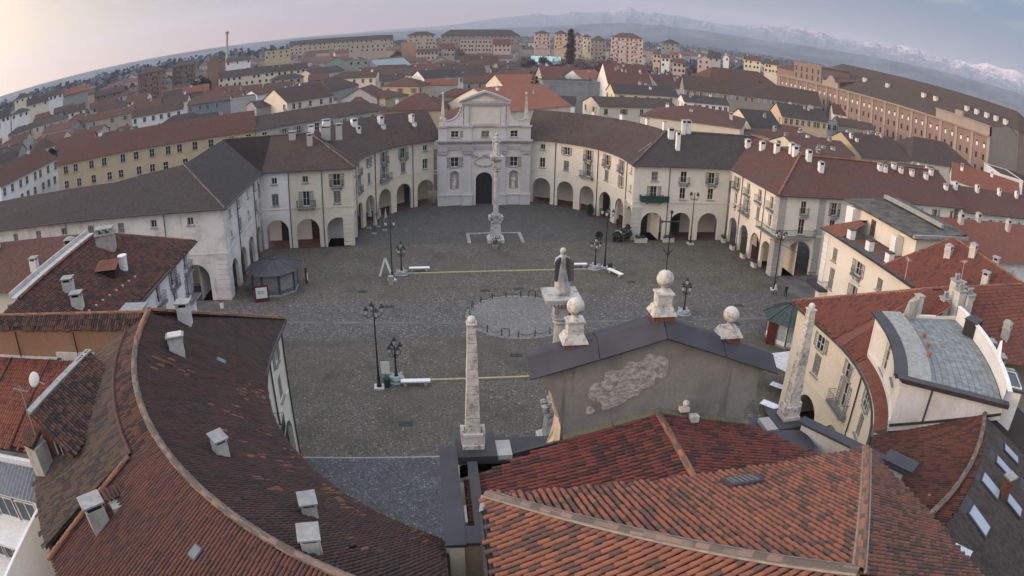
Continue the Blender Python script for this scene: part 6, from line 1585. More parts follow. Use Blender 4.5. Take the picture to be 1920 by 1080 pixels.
# ---------------------------------------------------------------- lamps
m_opal = plain('opal_glass', (.62, .64, .66), .35, .5)
def lantern(parent, M):
    key = 'lantern'
    if key not in _mc:
        b = MB(); b.lathe((0, 0, 0), [(.05, -.06), (.12, 0), (.2, .42), (.22, .44)], 6, 1)
        for k in range(6):
            a = 2*math.pi*k/6; b.tube([(.125*math.cos(a), .125*math.sin(a), 0), (.205*math.cos(a), .205*math.sin(a), .42)], .016, 3, 0)
        b.lathe((0, 0, .42), [(.26, 0), (.1, .2), (.06, .28), (.03, .34)], 6, 0); b.lathe((0, 0, -.1), [(.03, 0), (.13, .08), (.13, .11)], 6, 0)
        _mc[key] = b.mesh('lantern', [m_iron, m_opal])
    return link('lantern', _mc[key], parent, M)
def tall_lamp():
    r = thing('street_lamp', 'x', 'street lamp', (0, 0, 0))
    b = MB(); b.box((0, 0, .1), (.9, .9, .2)); b.build('footing', m_stone, r)
    b = MB(); b.lathe((0, 0, .2), [(.24, 0), (.2, .25), (.13, .35), (.15, .9), (.1, 1.0), (.075, 2.5), (.06, 6.4), (.045, 7.4)], 10); b.sphere((0, 0, 7.75), .1, 8)
    b.build('post', m_iron, r)
    b = MB()
    for k in range(4):
        a = R(20)+math.pi/2*k; c, s = math.cos(a), math.sin(a); b.tube([(c*.05, s*.05, 6.95), (c*.35, s*.35, 6.75), (c*.62, s*.62, 6.85), (c*.7, s*.7, 7.05)], .03, 5)
    b.build('bracket', m_iron, r)
    for k in range(4): a = R(20)+math.pi/2*k; lantern(r, T(.7*math.cos(a), .7*math.sin(a), 7.12))
    return r
def candelabra():
    r = thing('candelabra_lamp', 'x', 'street lamp', (0, 0, 0))
    b = MB(); b.lathe((0, 0, 0), [(.82, 0), (.85, .12), (.72, .18), (.7, .42), (.55, .5), (.5, .58)], 16); b.build('stone_base', plaster('lamp_base_stone', (.27, .30, .32), .5), r)
    for k in range(4): a = math.pi/4+math.pi/2*k; b = MB(); b.sphere((.62*math.cos(a), .62*math.sin(a), .55), .16, 8); b.build('base_ball', m_stone2, r)
    b = MB(); b.lathe((0, 0, .55), [(.2, 0), (.13, .3), (.09, .5), (.08, 1.8), (.12, 1.9), (.06, 2.1), (.05, 2.9)], 10); b.build('post', m_iron, r)
    b = MB()
    for k in range(4):
        a = R(30)+math.pi/2*k; c, s = math.cos(a), math.sin(a); b.tube([(c*.04, s*.04, 2.7), (c*.3, s*.3, 2.45), (c*.55, s*.55, 2.6), (c*.55, s*.55, 2.85)], .035, 5)
    b.build('bracket', m_iron, r); b = MB()
    for k in range(4): a = R(30)+math.pi/2*k; c, s = math.cos(a), math.sin(a); b.tube([(c*.02, s*.02, 3.3), (c*.25, s*.25, 3.2), (c*.4, s*.4, 3.45)], .03, 5)
    b.build('upper_bracket', m_iron, r)
    for k in range(4): a = R(30)+math.pi/2*k; lantern(r, T(.55*math.cos(a), .55*math.sin(a), 2.95))
    lantern(r, T(0, 0, 3.6))
    return r
GL = 'tall iron street lamps on the square'
tl = tall_lamp()
for i, (x, y, lb) in enumerate([(-14.2, 52.7, 'tall iron lamp post on a pale square footing in front of the left curved house'), (-14.0, 78.9, 'tall iron lamp post beside the white letter A trestle'),
                                (12.9, 81.7, 'tall iron lamp post with a green bin at its foot, right of the far column'), (33.4, 72.4, 'tall iron lamp post at the right corner house, next to the walkers'), (28.6, 91.2, 'tall iron lamp post in front of the right front wing arches')]):
    if i == 0: tl.matrix_basis = T(x, y, 0); tl['label'] = lb; tl['group'] = GL; WM[tl] = T(0, 0, 0); base_tl = tl
    else: dup(base_tl, T(x, y, 0, i*.4), lb, GL)
GC = 'low candelabra lamps on round stone bases'
cd = candelabra()
for i, (x, y, lb) in enumerate([(-12.7, 53.9, 'candelabra lamp on a round stone base beside the nearest white bench'), (-12.9, 80.9, 'candelabra lamp on a round stone base at the left end of the far yellow kerb'),
                                (11.5, 81.3, 'candelabra lamp on a round stone base at the right end of the far yellow kerb'), (18.3, 66.2, 'candelabra lamp showing right of the ball with the iron cross')]):
    if i == 0: cd.matrix_basis = T(x, y, 0); cd['label'] = lb; cd['group'] = GC; WM[cd] = T(0, 0, 0)
    else: dup(cd, T(x, y, 0, i*.5), lb, GC)
# ---------------------------------------------------------------- benches, bins, boards
def bench():
    r = thing('bench', 'x', 'bench', (0, 0, 0)); b = MB(); b.box((0, 0, .46), (2.6, .55, .12)); b.build('seat', m_white, r)
    for s in (-1, 1): q = MB(); q.hexa([(s*.9-.12, -.2, 0), (s*.9+.12, -.2, 0), (s*.9+.12, .2, 0), (s*.9-.12, .2, 0), (s*.9-.2, -.24, .4), (s*.9+.2, -.24, .4), (s*.9+.2, .24, .4), (s*.9-.2, .24, .4)]); q.build('leg', m_stone2, r)
    return r
GB = 'pale stone benches on the square'; bn = bench()
for i, (x, y, rz, lb) in enumerate([(-11.0, 53.1, 0, 'long white stone bench at the left end of the near yellow kerb'), (-10.7, 82.0, 0, 'grey stone bench left of the far column, behind the far kerb'), (9.3, 82.0, 0, 'grey stone bench left of the right candelabra lamp'), (13.6, 79.0, R(-62), 'white stone bench set at an angle by the green bin')]):
    if i == 0: bn.matrix_basis = T(x, y, 0, rz); bn['label'] = lb; bn['group'] = GB; WM[bn] = T(0, 0, 0)
    else: dup(bn, T(x, y, 0, rz), lb, GB)
m_bin = plain('green_bin', (.012, .045, .03), .5, .4)
def bin_(x, y, lb):
    r = thing('litter_bin', lb, 'litter bin', (x, y, 0)); b = MB(); b.lathe((x, y, 0), [(.26, 0), (.32, .8), (.34, .82)], 10); b.build('body', m_bin, r); b = MB(); b.lathe((x, y, .83), [(.36, 0), (.3, .12), (.1, .18)], 10); b.build('lid', m_bin, r)
bin_(13.4, 80.9, 'green litter bin at the foot of the right tall lamp'); bin_(-13.5, 52.9, 'green litter bin at the foot of the nearest tall lamp, under a white sign')
s_ = thing('sign', 'white blank sign panel standing by the nearest tall lamp', 'sign', (-13.6, 53.2, 0)); b = MB(); b.box((-13.6, 53.2, 1.75), (.75, .05, 1.2)); b.build('panel', m_white, s_); b = MB(); b.tube([(-13.6, 53.24, 0), (-13.6, 53.24, 2.3)], .04, 5); b.build('post', m_iron, s_)
a_ = thing('trestle', 'white A-shaped trestle left of the far tall lamp', 'trestle', (-14.9, 80.6, 0))
for s in (-1, 1): b = MB(); b.hexa([(-14.9+s*.75-.12, 80.5, 0), (-14.9+s*.75+.12, 80.5, 0), (-14.9+s*.75+.12, 80.8, 0), (-14.9+s*.75-.12, 80.8, 0), (-14.9+s*.02-.1, 80.5, 2.3), (-14.9+s*.02+.1, 80.5, 2.3), (-14.9+s*.02+.1, 80.8, 2.3), (-14.9+s*.02-.1, 80.8, 2.3)]); b.build('leg', m_white, a_)
c_ = thing('bollard', 'grey square stone post at the foot of the far left tall lamp', 'bollard', (-14.1, 77.6, 0)); b = MB(); b.box((-14.1, 77.6, .5), (.55, .55, 1.0)); b.box((-14.1, 77.6, 1.03), (.65, .65, .08)); b.build('shaft', m_slab, c_)
# ---------------------------------------------------------------- chain fence round the roundel
chf = thing('chain_fence', 'ring of iron posts and hanging chains round the paved roundel', 'fence', (0, 67.4, 0))
NP = 20
for i in range(NP):
    a = 2*math.pi*i/NP+.16; x, y = 5.35*math.cos(a), 67.4+5.35*math.sin(a)
    key = 'chpost'
    if key not in _mc: b = MB(); b.lathe((0, 0, .1), [(.09, 0), (.055, .1), (.045, .55), (.07, .58), (.055, .66), (.01, .7)], 8); _mc[key] = b.mesh('post', [m_iron])
    link('post', _mc[key], chf, T(x, y, 0))
    a2 = a+2*math.pi/NP; x2, y2 = 5.35*math.cos(a2), 67.4+5.35*math.sin(a2); b = MB()
    if i % 5 != 3: b.tube([(x+(x2-x)*t/8, y+(y2-y)*t/8, .55-.3*(1-(t/4-1)**2)) for t in range(9)], .03, 4); b.build('chain', m_iron, chf)
    else:
        b.tube([(x, y, .85), (x+(x2-x)*.45, y+(y2-y)*.45, .85)], .035, 5); b.tube([(x+(x2-x)*.45, y+(y2-y)*.45, .1), (x+(x2-x)*.45, y+(y2-y)*.45, .86)], .05, 5); b.build('bar', m_iron, chf)
# ---------------------------------------------------------------- kiosks
m_kpan = plain('kiosk_panel', (.15, .165, .18), .6)
def kiosk(x, y, r, h, hr, wallm, roofm, label, n=8, rz=0.0, skirt=True):
    k = thing('kiosk', label, 'kiosk', (x, y, 0)); q = lambda i, rr, z: (x+rr*math.cos(rz+2*math.pi*i/n), y+rr*math.sin(rz+2*math.pi*i/n), z)
    for i in range(n):
        b = MB(); b.poly([q(i, r, .2), q(i+1, r, .2), q(i+1, r, h), q(i, r, h)]); A, B = Vector(q(i, r*1.012, .7)), Vector(q(i+1, r*1.012, .7)); d = (B-A)
        b.build('wall_panel', wallm, k)
        p = MB(); p.poly([A+d*.1, A+d*.9, A+d*.9+Vector((0, 0, h-1.1)), A+d*.1+Vector((0, 0, h-1.1))]); p.build('shutter_panel', (m_kpan if skirt else m_shutbl) if i % 3 else m_shut, k)
        p = MB(); p.tube([q(i, r, .1), q(i, r, h)], .08, 5); p.build('post', m_irong, k)
    b = MB(); b.lathe((x, y, 0), [(r*1.04, 0), (r*1.04, .22)], n, 0, ph=rz); b.build('plinth', m_slab, k)
    b = MB()
    for i in range(n):
        b.poly([q(i, r*1.28, h-.05), q(i+1, r*1.28, h-.05), q(i+1, r*.62, h+hr*.55), q(i, r*.62, h+hr*.55)]); b.poly([q(i, r*.62, h+hr*.55), q(i+1, r*.62, h+hr*.55), q(i+1, r*.12, h+hr*.9), q(i, r*.12, h+hr*.9)])
        b.poly([q(i, r*1.28, h-.05), q(i, r, h-.02), q(i+1, r, h-.02), q(i+1, r*1.28, h-.05)])
    rf = b.build('roof', roofm, k)
    b = MB()
    for i in range(n):
        b.tube([q(i, r*1.29, h-.03), q(i, r*.62, h+hr*.57), q(i, r*.12, h+hr*.92)], .05, 4)
        for t in (.33, .66): A, B = Vector(q(i, r*1.28, h-.03)), Vector(q(i+1, r*1.28, h-.03)); C, D = Vector(q(i, r*.62, h+hr*.56)), Vector(q(i+1, r*.62, h+hr*.56)); b.tube([A.lerp(B, t), C.lerp(D, t)], .025, 4)
    b.lathe((x, y, h+hr*.85), [(r*.14, 0), (r*.16, .12), (.1, .3), (.05, .6)], 8); b.build('rib', m_irong if not skirt else m_lead, rf)
    return k
kiosk(-28.5, 77.3, 2.9, 2.9, 1.05, plain('kiosk_grey_paint', (.10, .115, .13), .6), m_lead, 'dark grey octagonal kiosk with shutters closed, by the left corner house', 8, R(22))
kiosk(28.0, 58.4, 2.6, 2.7, 1.6, m_white, plain('kiosk_green_roof', (.022, .04, .035), .5, .4), 'octagonal kiosk with dark green ribbed roof behind the right obelisk', 8, R(10), False)
def totem(name, x, y, w, h, d, rz, frame, face, label, glyph=False):
    t = thing(name, label, 'notice board', (x, y, 0), rz); Mx = T(x, y, 0, rz); b = MB(); b.box((0, 0, h/2), (w, d, h)); link('frame', b.mesh('frame', [frame]), t, Mx)
    b = MB(); b.box((0, -d/2-.01, h*.56), (w*.8, .03, h*.66)); pn = link('panel', b.mesh('panel', [face]), t, Mx)
    if glyph:
        b = MB(); b.tube([(-.38, -d/2-.04, h*.5), (-.2, -d/2-.04, h*.72)], .025, 4); b.lathe((-.4, -d/2-.04, h*.66), [(.06, -.03), (.07, 0), (.06, .03)], 8); b.lathe((-.2, -d/2-.04, h*.55), [(.06, -.03), (.07, 0), (.06, .03)], 8)
        b.box((.12, -d/2-.035, h*.64), (.34, .02, .05)); b.box((.12, -d/2-.035, h*.55), (.34, .02, .05)); link('print', b.mesh('print', [m_door]), pn, Mx)
m_redw = plain('oxblood_paint', (.10, .022, .02), .6)
totem('notice_board', -29.4, 73.3, 1.75, 2.0, .25, R(12), m_redw, m_white, 'red-framed notice board with a white poster in front of the dark grey kiosk', True)
totem('notice_board', 25.6, 58.0, 1.3, 2.5, 1.0, R(55), m_redw, m_glass2, 'oxblood glazed display case left of the green-roofed kiosk')
rp_ = thing('flag_post', 'small red-brown post with a white tab on the left of the square', 'post', (-24.8, 78.9, 0)); b = MB(); b.box((-24.8, 78.9, 1.0), (.25, .2, 2.0)); b.build('post', m_redw, rp_); b = MB(); b.box((-24.62, 78.8, .9), (.12, .05, .9)); b.build('tab', m_white, rp_)
mk = thing('marker', 'small red and white marker at the foot of the left stained pier', 'marker', (-34.2, 71.6, 0)); b = MB(); b.box((-34.2, 71.6, .35), (.4, .3, .7)); b.build('body', m_white, mk); b = MB(); b.box((-34.2, 71.6, .8), (.34, .26, .2)); b.build('top', plain('signal_red', (.35, .03, .03), .6), mk)
# ---------------------------------------------------------------- closed parasols, planters, cafe tables
def parasol(x, y, h, lean, lb):
    r = thing('parasol', lb, 'parasol', (x, y, 0)); b = MB(); b.tube([(x, y, 0), (x+lean, y, h)], .04, 5); b.build('pole', m_iron, r)
    b = MB(); b.lathe((x+lean*.6, y, h*.42), [(.34, 0), (.3, .4), (.2, h*.3), (.07, h*.55), (.02, h*.58)], 9, sx=1, sy=.8); b.build('canopy', plain('canvas_grey', (.33, .33, .31), .9), r)
    b = MB(); b.lathe((x, y, 0), [(.4, 0), (.4, .12), (.06, .16)], 10); b.build('base', m_slab, r)
for i, (x, y, h, l, lb) in enumerate([(-18.6, 101.6, 4.6, .25, 'tallest closed grey parasol, leaning against the left curved arcade'), (-17.2, 102.2, 3.9, .3, 'closed grey parasol second from the left by the left curved arcade'), (-17.6, 98.6, 3.2, .4, 'closed grey parasol standing forward of the others by the left curved arcade'), (-16.1, 100.2, 3.4, .35, 'rightmost closed grey parasol by the left curved arcade'), (19.0, 97.6, 4.8, -.5, 'closed parasol rolled beside the right front wing corner')]): parasol(x, y, h, l, lb)
def leaves(n, rx, rz, m, seed, size=.25, name='foliage'):
    rd = random.Random(seed); b = MB()
    for i in range(n):
        a = rd.uniform(0, 6.28); u = rd.random()**.5; z = rd.random(); w = math.sin(math.pi*(.12+.85*z))
        p = Vector((rx*u*w*math.cos(a), rx*u*w*math.sin(a), rz*z)); d = Vector((rd.uniform(-1, 1), rd.uniform(-1, 1), rd.uniform(-.3, 1))).normalized()*size; s = d.orthogonal().normalized()*size*.5
        b.poly([p-s, p+d*.3+s, p+d, p-s*.6+d*.4])
    return b.mesh(name, [m])
m_leaf = plain('shrub_leaf', (.035, .06, .028), .7, .3, 0, .4, 4); m_flower = plain('flower_red', (.20, .05, .06), .7, .2, 0, .5, 8)
def planter(x, y, w, rz, lb, flower=False):
    r = thing('planter', lb, 'planter', (x, y, 0)); b = MB(); b.box((0, 0, .28), (w, .5, .56)); b.box((0, 0, .58), (w+.1, .6, .06)); link('box', b.mesh('box', [m_stone]), r, T(x, y, 0, rz))
    for i in range(max(1, int(w/.5))): link('plant', leaves(60, .35, .55, m_flower if flower and i % 2 else m_leaf, i+int(x*7), .18, 'plant'), r, T(x+(-w/2+.3+i*.5)*math.cos(rz), y+(-w/2+.3+i*.5)*math.sin(rz), .55))
planter(21.0, 92.1, 1.9, 0, 'stone planter with reddish plants at the first pier of the right front wing', True); planter(25.4, 92.2, 1.7, 0, 'stone planter at the second pier of the right front wing'); planter(19.1, 95.2, 1.6, R(90), 'stone planter tucked behind the right front wing corner')
for i, (y, lb) in enumerate([(92.0, 'stone planter at the rear pier of the right side arcade'), (88.6, 'stone planter at the second pier of the right side arcade'), (84.8, 'stone planter at the third pier of the right side arcade'), (81.0, 'stone planter nearest the right corner house arch')]): planter(34.5, y, 1.0, R(90), lb)
def shrub(x, y, r_, h, lb, seed): t = thing('shrub', lb, 'shrub', (x, y, 0)); link('foliage', leaves(260, r_, h, m_leafd, seed, .3), t, T(x, y, .25)); b = MB(); b.lathe((x, y, 0), [(.25, 0), (.36, .42), (.1, .43)], 9); b.build('tub', m_ridge, t)
shrub(19.0, 92.5, .7, 2.3, 'tall dark potted shrub at the right front wing corner', 5); shrub(17.6, 92.6, .9, 1.1, 'low dark shrub left of the tall potted shrub', 6); shrub(16.6, 106.2, .6, 1.7, 'small dark shrub in a tub by the right curved arcade', 7); shrub(15.0, 93.5, .01+.5, .9, 'little round shrub on the paving, left of the low dark shrub', 8)
pb = MB(); pb.box((17.6, 92.5, .4), (1.5, .08, .8)); pbt = thing('cafe_screen', 'dark cafe windbreak screen beside the low dark shrub', 'screen', (17.6, 92.5, 0)); pb.build('panel', m_iron, pbt); pb = MB(); pb.box((17.6, 92.5, .83), (1.6, .12, .06)); pb.build('rail', m_slab, pbt)
def table(x, y, w, d, rz, lb):
    t = thing('table', lb, 'table', (x, y, 0)); b = MB(); b.box((0, 0, .74), (w, d, .05)); link('table_top', b.mesh('table_top', [plain('table_white', (.66, .70, .78), .4)]), t, T(x, y, 0, rz))
    for sx in (-1, 1):
        for sy in (-1, 1): link('leg', box_mesh('leg', (.05, .05, .72), (0, 0, .36), m_iron), t, T(x, y, 0, rz) @ T(sx*(w/2-.1), sy*(d/2-.1), 0))
table(18.9, 44.8, 1.7, .9, R(-52), 'nearest white cafe table left of the right obelisk'); table(21.2, 47.9, 1.3, .8, R(-50), 'farther white cafe table, beyond the nearest one by the right obelisk')
aw = thing('awning', 'pale sail awning stretched beside the right obelisk', 'awning', (22, 50, 0)); b = MB()
q_ = [(19.6, 50.6, 2.6), (25.0, 50.2, 3.0), (23.4, 45.6, 3.1), (21.4, 46.6, 2.6)]
for i in range(4):
    for j in range(4):
        f = lambda u, v: tuple(Vector(q_[0]).lerp(Vector(q_[1]), u).lerp(Vector(q_[3]).lerp(Vector(q_[2]), u), v)+Vector((0, 0, -.3*math.sin(math.pi*u)*math.sin(math.pi*v))))
        b.poly([f(i/4, j/4), f((i+1)/4, j/4), f((i+1)/4, (j+1)/4), f(i/4, (j+1)/4)])
b.build('sail', plain('sailcloth', (.50, .50, .52), .9), aw)
for p in q_: b = MB(); b.tube([(p[0], p[1], 0), p], .04, 5); b.build('pole', m_iron, aw)
sh = thing('cafe_cart', 'dark cart with a white top standing left of the grey gable', 'cart', (-3.6, 29.5, 0)); b = MB(); b.box((-3.9, 33.0, .9), (1.8, 1.1, 1.2)); b.build('body', m_iron, sh); b = MB(); b.box((-3.3, 32.8, 1.56), (1.4, 1.3, .1)); b.build('top', m_white, sh)
for sx in (-1, 1): b = MB(); b.lathe((0, 0, -.05), [(.32, 0), (.34, .05), (.32, .1)], 12); link('wheel', b.mesh('wheel', [m_iron]), sh, Matrix.Translation((-3.9+sx*.6, 32.45, .34)) @ Matrix.Rotation(R(90), 4, 'X'))
# drain lids let into the cobbles
for i, (x, y, lb) in enumerate([(-3, 74.9, 'dark square drain cover left of the roundel, on its far side'), (.9, 75.2, 'dark square drain cover directly beyond the roundel'), (15.0, 76.4, 'dark drain cover beyond the right candelabra lamp'), (23.5, 63.0, 'large dark drain cover left of the green-roofed kiosk'), (26.2, 68.0, 'large dark drain cover left of the walkers'), (-17.4, 75.6, 'dark drain cover left of the far left bollard'), (-1.5, 58.3, 'dark drain cover on the near side of the roundel'), (4.0, 58.4, 'pale drain cover on the near side of the roundel'), (-14, 70.8, 'dark drain cover on the lane left of the roundel'), (-11.8, 46.8, 'dark drain cover near the left curved house')]):
    t = thing('drain_cover', lb, 'drain cover', (x, y, 0)); b = MB(); b.box((x, y, .012), (1.15, .75, .024)); b.build('lid', m_slab if 'pale' in lb else m_iron, t); b = MB()
    for k in range(5): b.box((x-.4+k*.2, y, .028), (.06, .6, .01))
    b.build('grating', m_iron, t)
# ---------------------------------------------------------------- the walkers
def person(x, y, rz, top, legs, hair, label, stride=.22, bag=False):
    r = thing('person', label, 'person', (x, y, 0)); Mx = T(x, y, 0, rz)
    b = MB()
    loft(b, [(.84, 0, 0, .165, .12), (.95, 0, 0, .165, .12), (1.08, 0, 0, .14, .11), (1.25, 0, 0, .175, .125), (1.38, 0, 0, .19, .11), (1.45, 0, 0, .1, .08), (1.53, 0, .01, .055, .058)], 14)
    for s in (-1, 1):
        b.tube([(s*.085, 0, .88), (s*.09, -s*stride*.55, .47), (s*.09, -s*stride, .08)], .085, 8, 0, .05); b.tube([(s*.09, -s*stride+.05, .05), (s*.095, -s*stride-.17, .04)], .045, 6, 0, .035)
        b.tube([(s*.19, 0, 1.38), (s*.24, s*.05, 1.12), (s*.22, s*.02-.16, .9)], .055, 7, 0, .036); b.sphere((s*.22, s*.02-.2, .86), .045, 6)
    b.sphere((0, -.015, 1.645), .1, 12, 0, 1.2); b.tube([(0, -.1, 1.65), (0, -.128, 1.625)], .018, 5)
    me = remeshed(b, 'body', .028, [legs, top, hair, plain('skin', (.38, .22, .16), .6)])
    for p in me.polygons:
        z = p.center.z; p.material_index = 0 if z < .9 else 1 if z < 1.47 and not (abs(p.center.x) > .16 and z < .92) else 2 if z > 1.66 and p.center.y > -.07 else 3
    body = link('body', me, r, Mx)
    b = MB(); loft(b, [(.8, 0, .005, .185, .14), (1.0, 0, .005, .18, .135), (1.25, 0, .005, .19, .14), (1.42, 0, .005, .15, .1)], 14); link('jacket', b.mesh('jacket', [top]), r, Mx)
    b = MB(); b.sphere((0, .015, 1.68), .108, 12, 0, 1.05); link('hair', b.mesh('hair', [hair]), r, Mx)
    if bag: b = MB(); b.box((.3, -.1, .8), (.14, .32, .36)); link('bag', b.mesh('bag', [m_dark]), r, Mx)
m_jw = plain('jacket_white', (.62, .62, .66), .8); m_jb = plain('jacket_navy', (.03, .035, .055), .8); m_jn = plain('trousers_dark', (.025, .025, .03), .85); m_hair = plain('hair_dark', (.03, .022, .018), .8)
person(32.6, 70.6, R(25), m_jw, m_jn, m_hair, 'person in a white jacket and dark trousers walking by the right corner house')
person(33.9, 70.0, R(-10), m_jb, m_jn, m_hair, 'person in dark clothes walking right of the one in white', .18)
# hanging lamps on brackets
for x, y, a, lb in ((34.85, 88.6, 180, 'wall lantern on the right side arcade between its windows'),):
    t = thing('wall_lantern', lb, 'lantern', (x, y, 6.4)); b = MB(); b.tube([(x, y, 6.6), (x-.6, y, 6.7), (x-.65, y, 6.5)], .03, 5); b.build('bracket', m_iron, t); lantern(t, T(x-.65, y, 6.0))
# string of cables across the street by the corner house
b = MB(); b.tube([(34.2, 77.0, 5.4), (38, 70, 4.6), (33.4, 62.2, 5.0)], .025, 4); tag(b.build('cable', m_iron), 'thin cable strung across the street at the right corner house', 'cable')
# ---------------------------------------------------------------- the town beyond
WALLC = {'white': m_white, 'yellow': plaster('plaster_yellow', (.46, .38, .26), .35), 'greyw': plaster('plaster_grey_white', (.40, .40, .40), .5), 'beige': plaster('plaster_beige', (.38, .34, .28), .45),
         'grey': plaster('plaster_grey', (.27, .27, .27), .5), 'greyg': plaster('plaster_grey_green', (.26, .285, .26), .45), 'greyb': plaster('plaster_blue_grey', (.20, .22, .25), .5), 'orange': plaster('plaster_orange', (.38, .25, .17), .4),
         'cream': m_cream, 'creamy': plaster('plaster_butter', (.62, .56, .43), .3), 'brown': plaster('plaster_brown', (.19, .145, .12), .5), 'brick': plaster('brick_wall', (.22, .145, .115), .5), 'brickg': plaster('brick_grey', (.20, .15, .13), .5),
         'pink': plaster('plaster_pink', (.44, .36, .33), .4), 'pinkl': plaster('plaster_pale_pink', (.52, .42, .38), .3), 'peach': plaster('plaster_peach', (.54, .42, .30), .3), 'brownb': plaster('plaster_brown_beige', (.26, .21, .185), .5),
         'greeny': plaster('plaster_olive_yellow', (.36, .34, .22), .5), 'streak': plaster('cement_streaked', (.25, .26, .27), .95, (.10, .10, .11), 1.0), 'mixed': m_cream, 'bluew': plaster('plaster_pale_blue', (.42, .47, .52), .4), 'stonew': plaster('grey_rubble', (.25, .235, .215), .6)}
ROOFC = {'dark': t_dark, 'slate': t_slate, 'redb': t_redb, 'red': t_red, 'orange': t_orange, 'bluem': plain('metal_roof_blue', (.20, .25, .28), .5, .4), 'cyan': plain('roof_turquoise', (.30, .52, .52), .4, .5)}
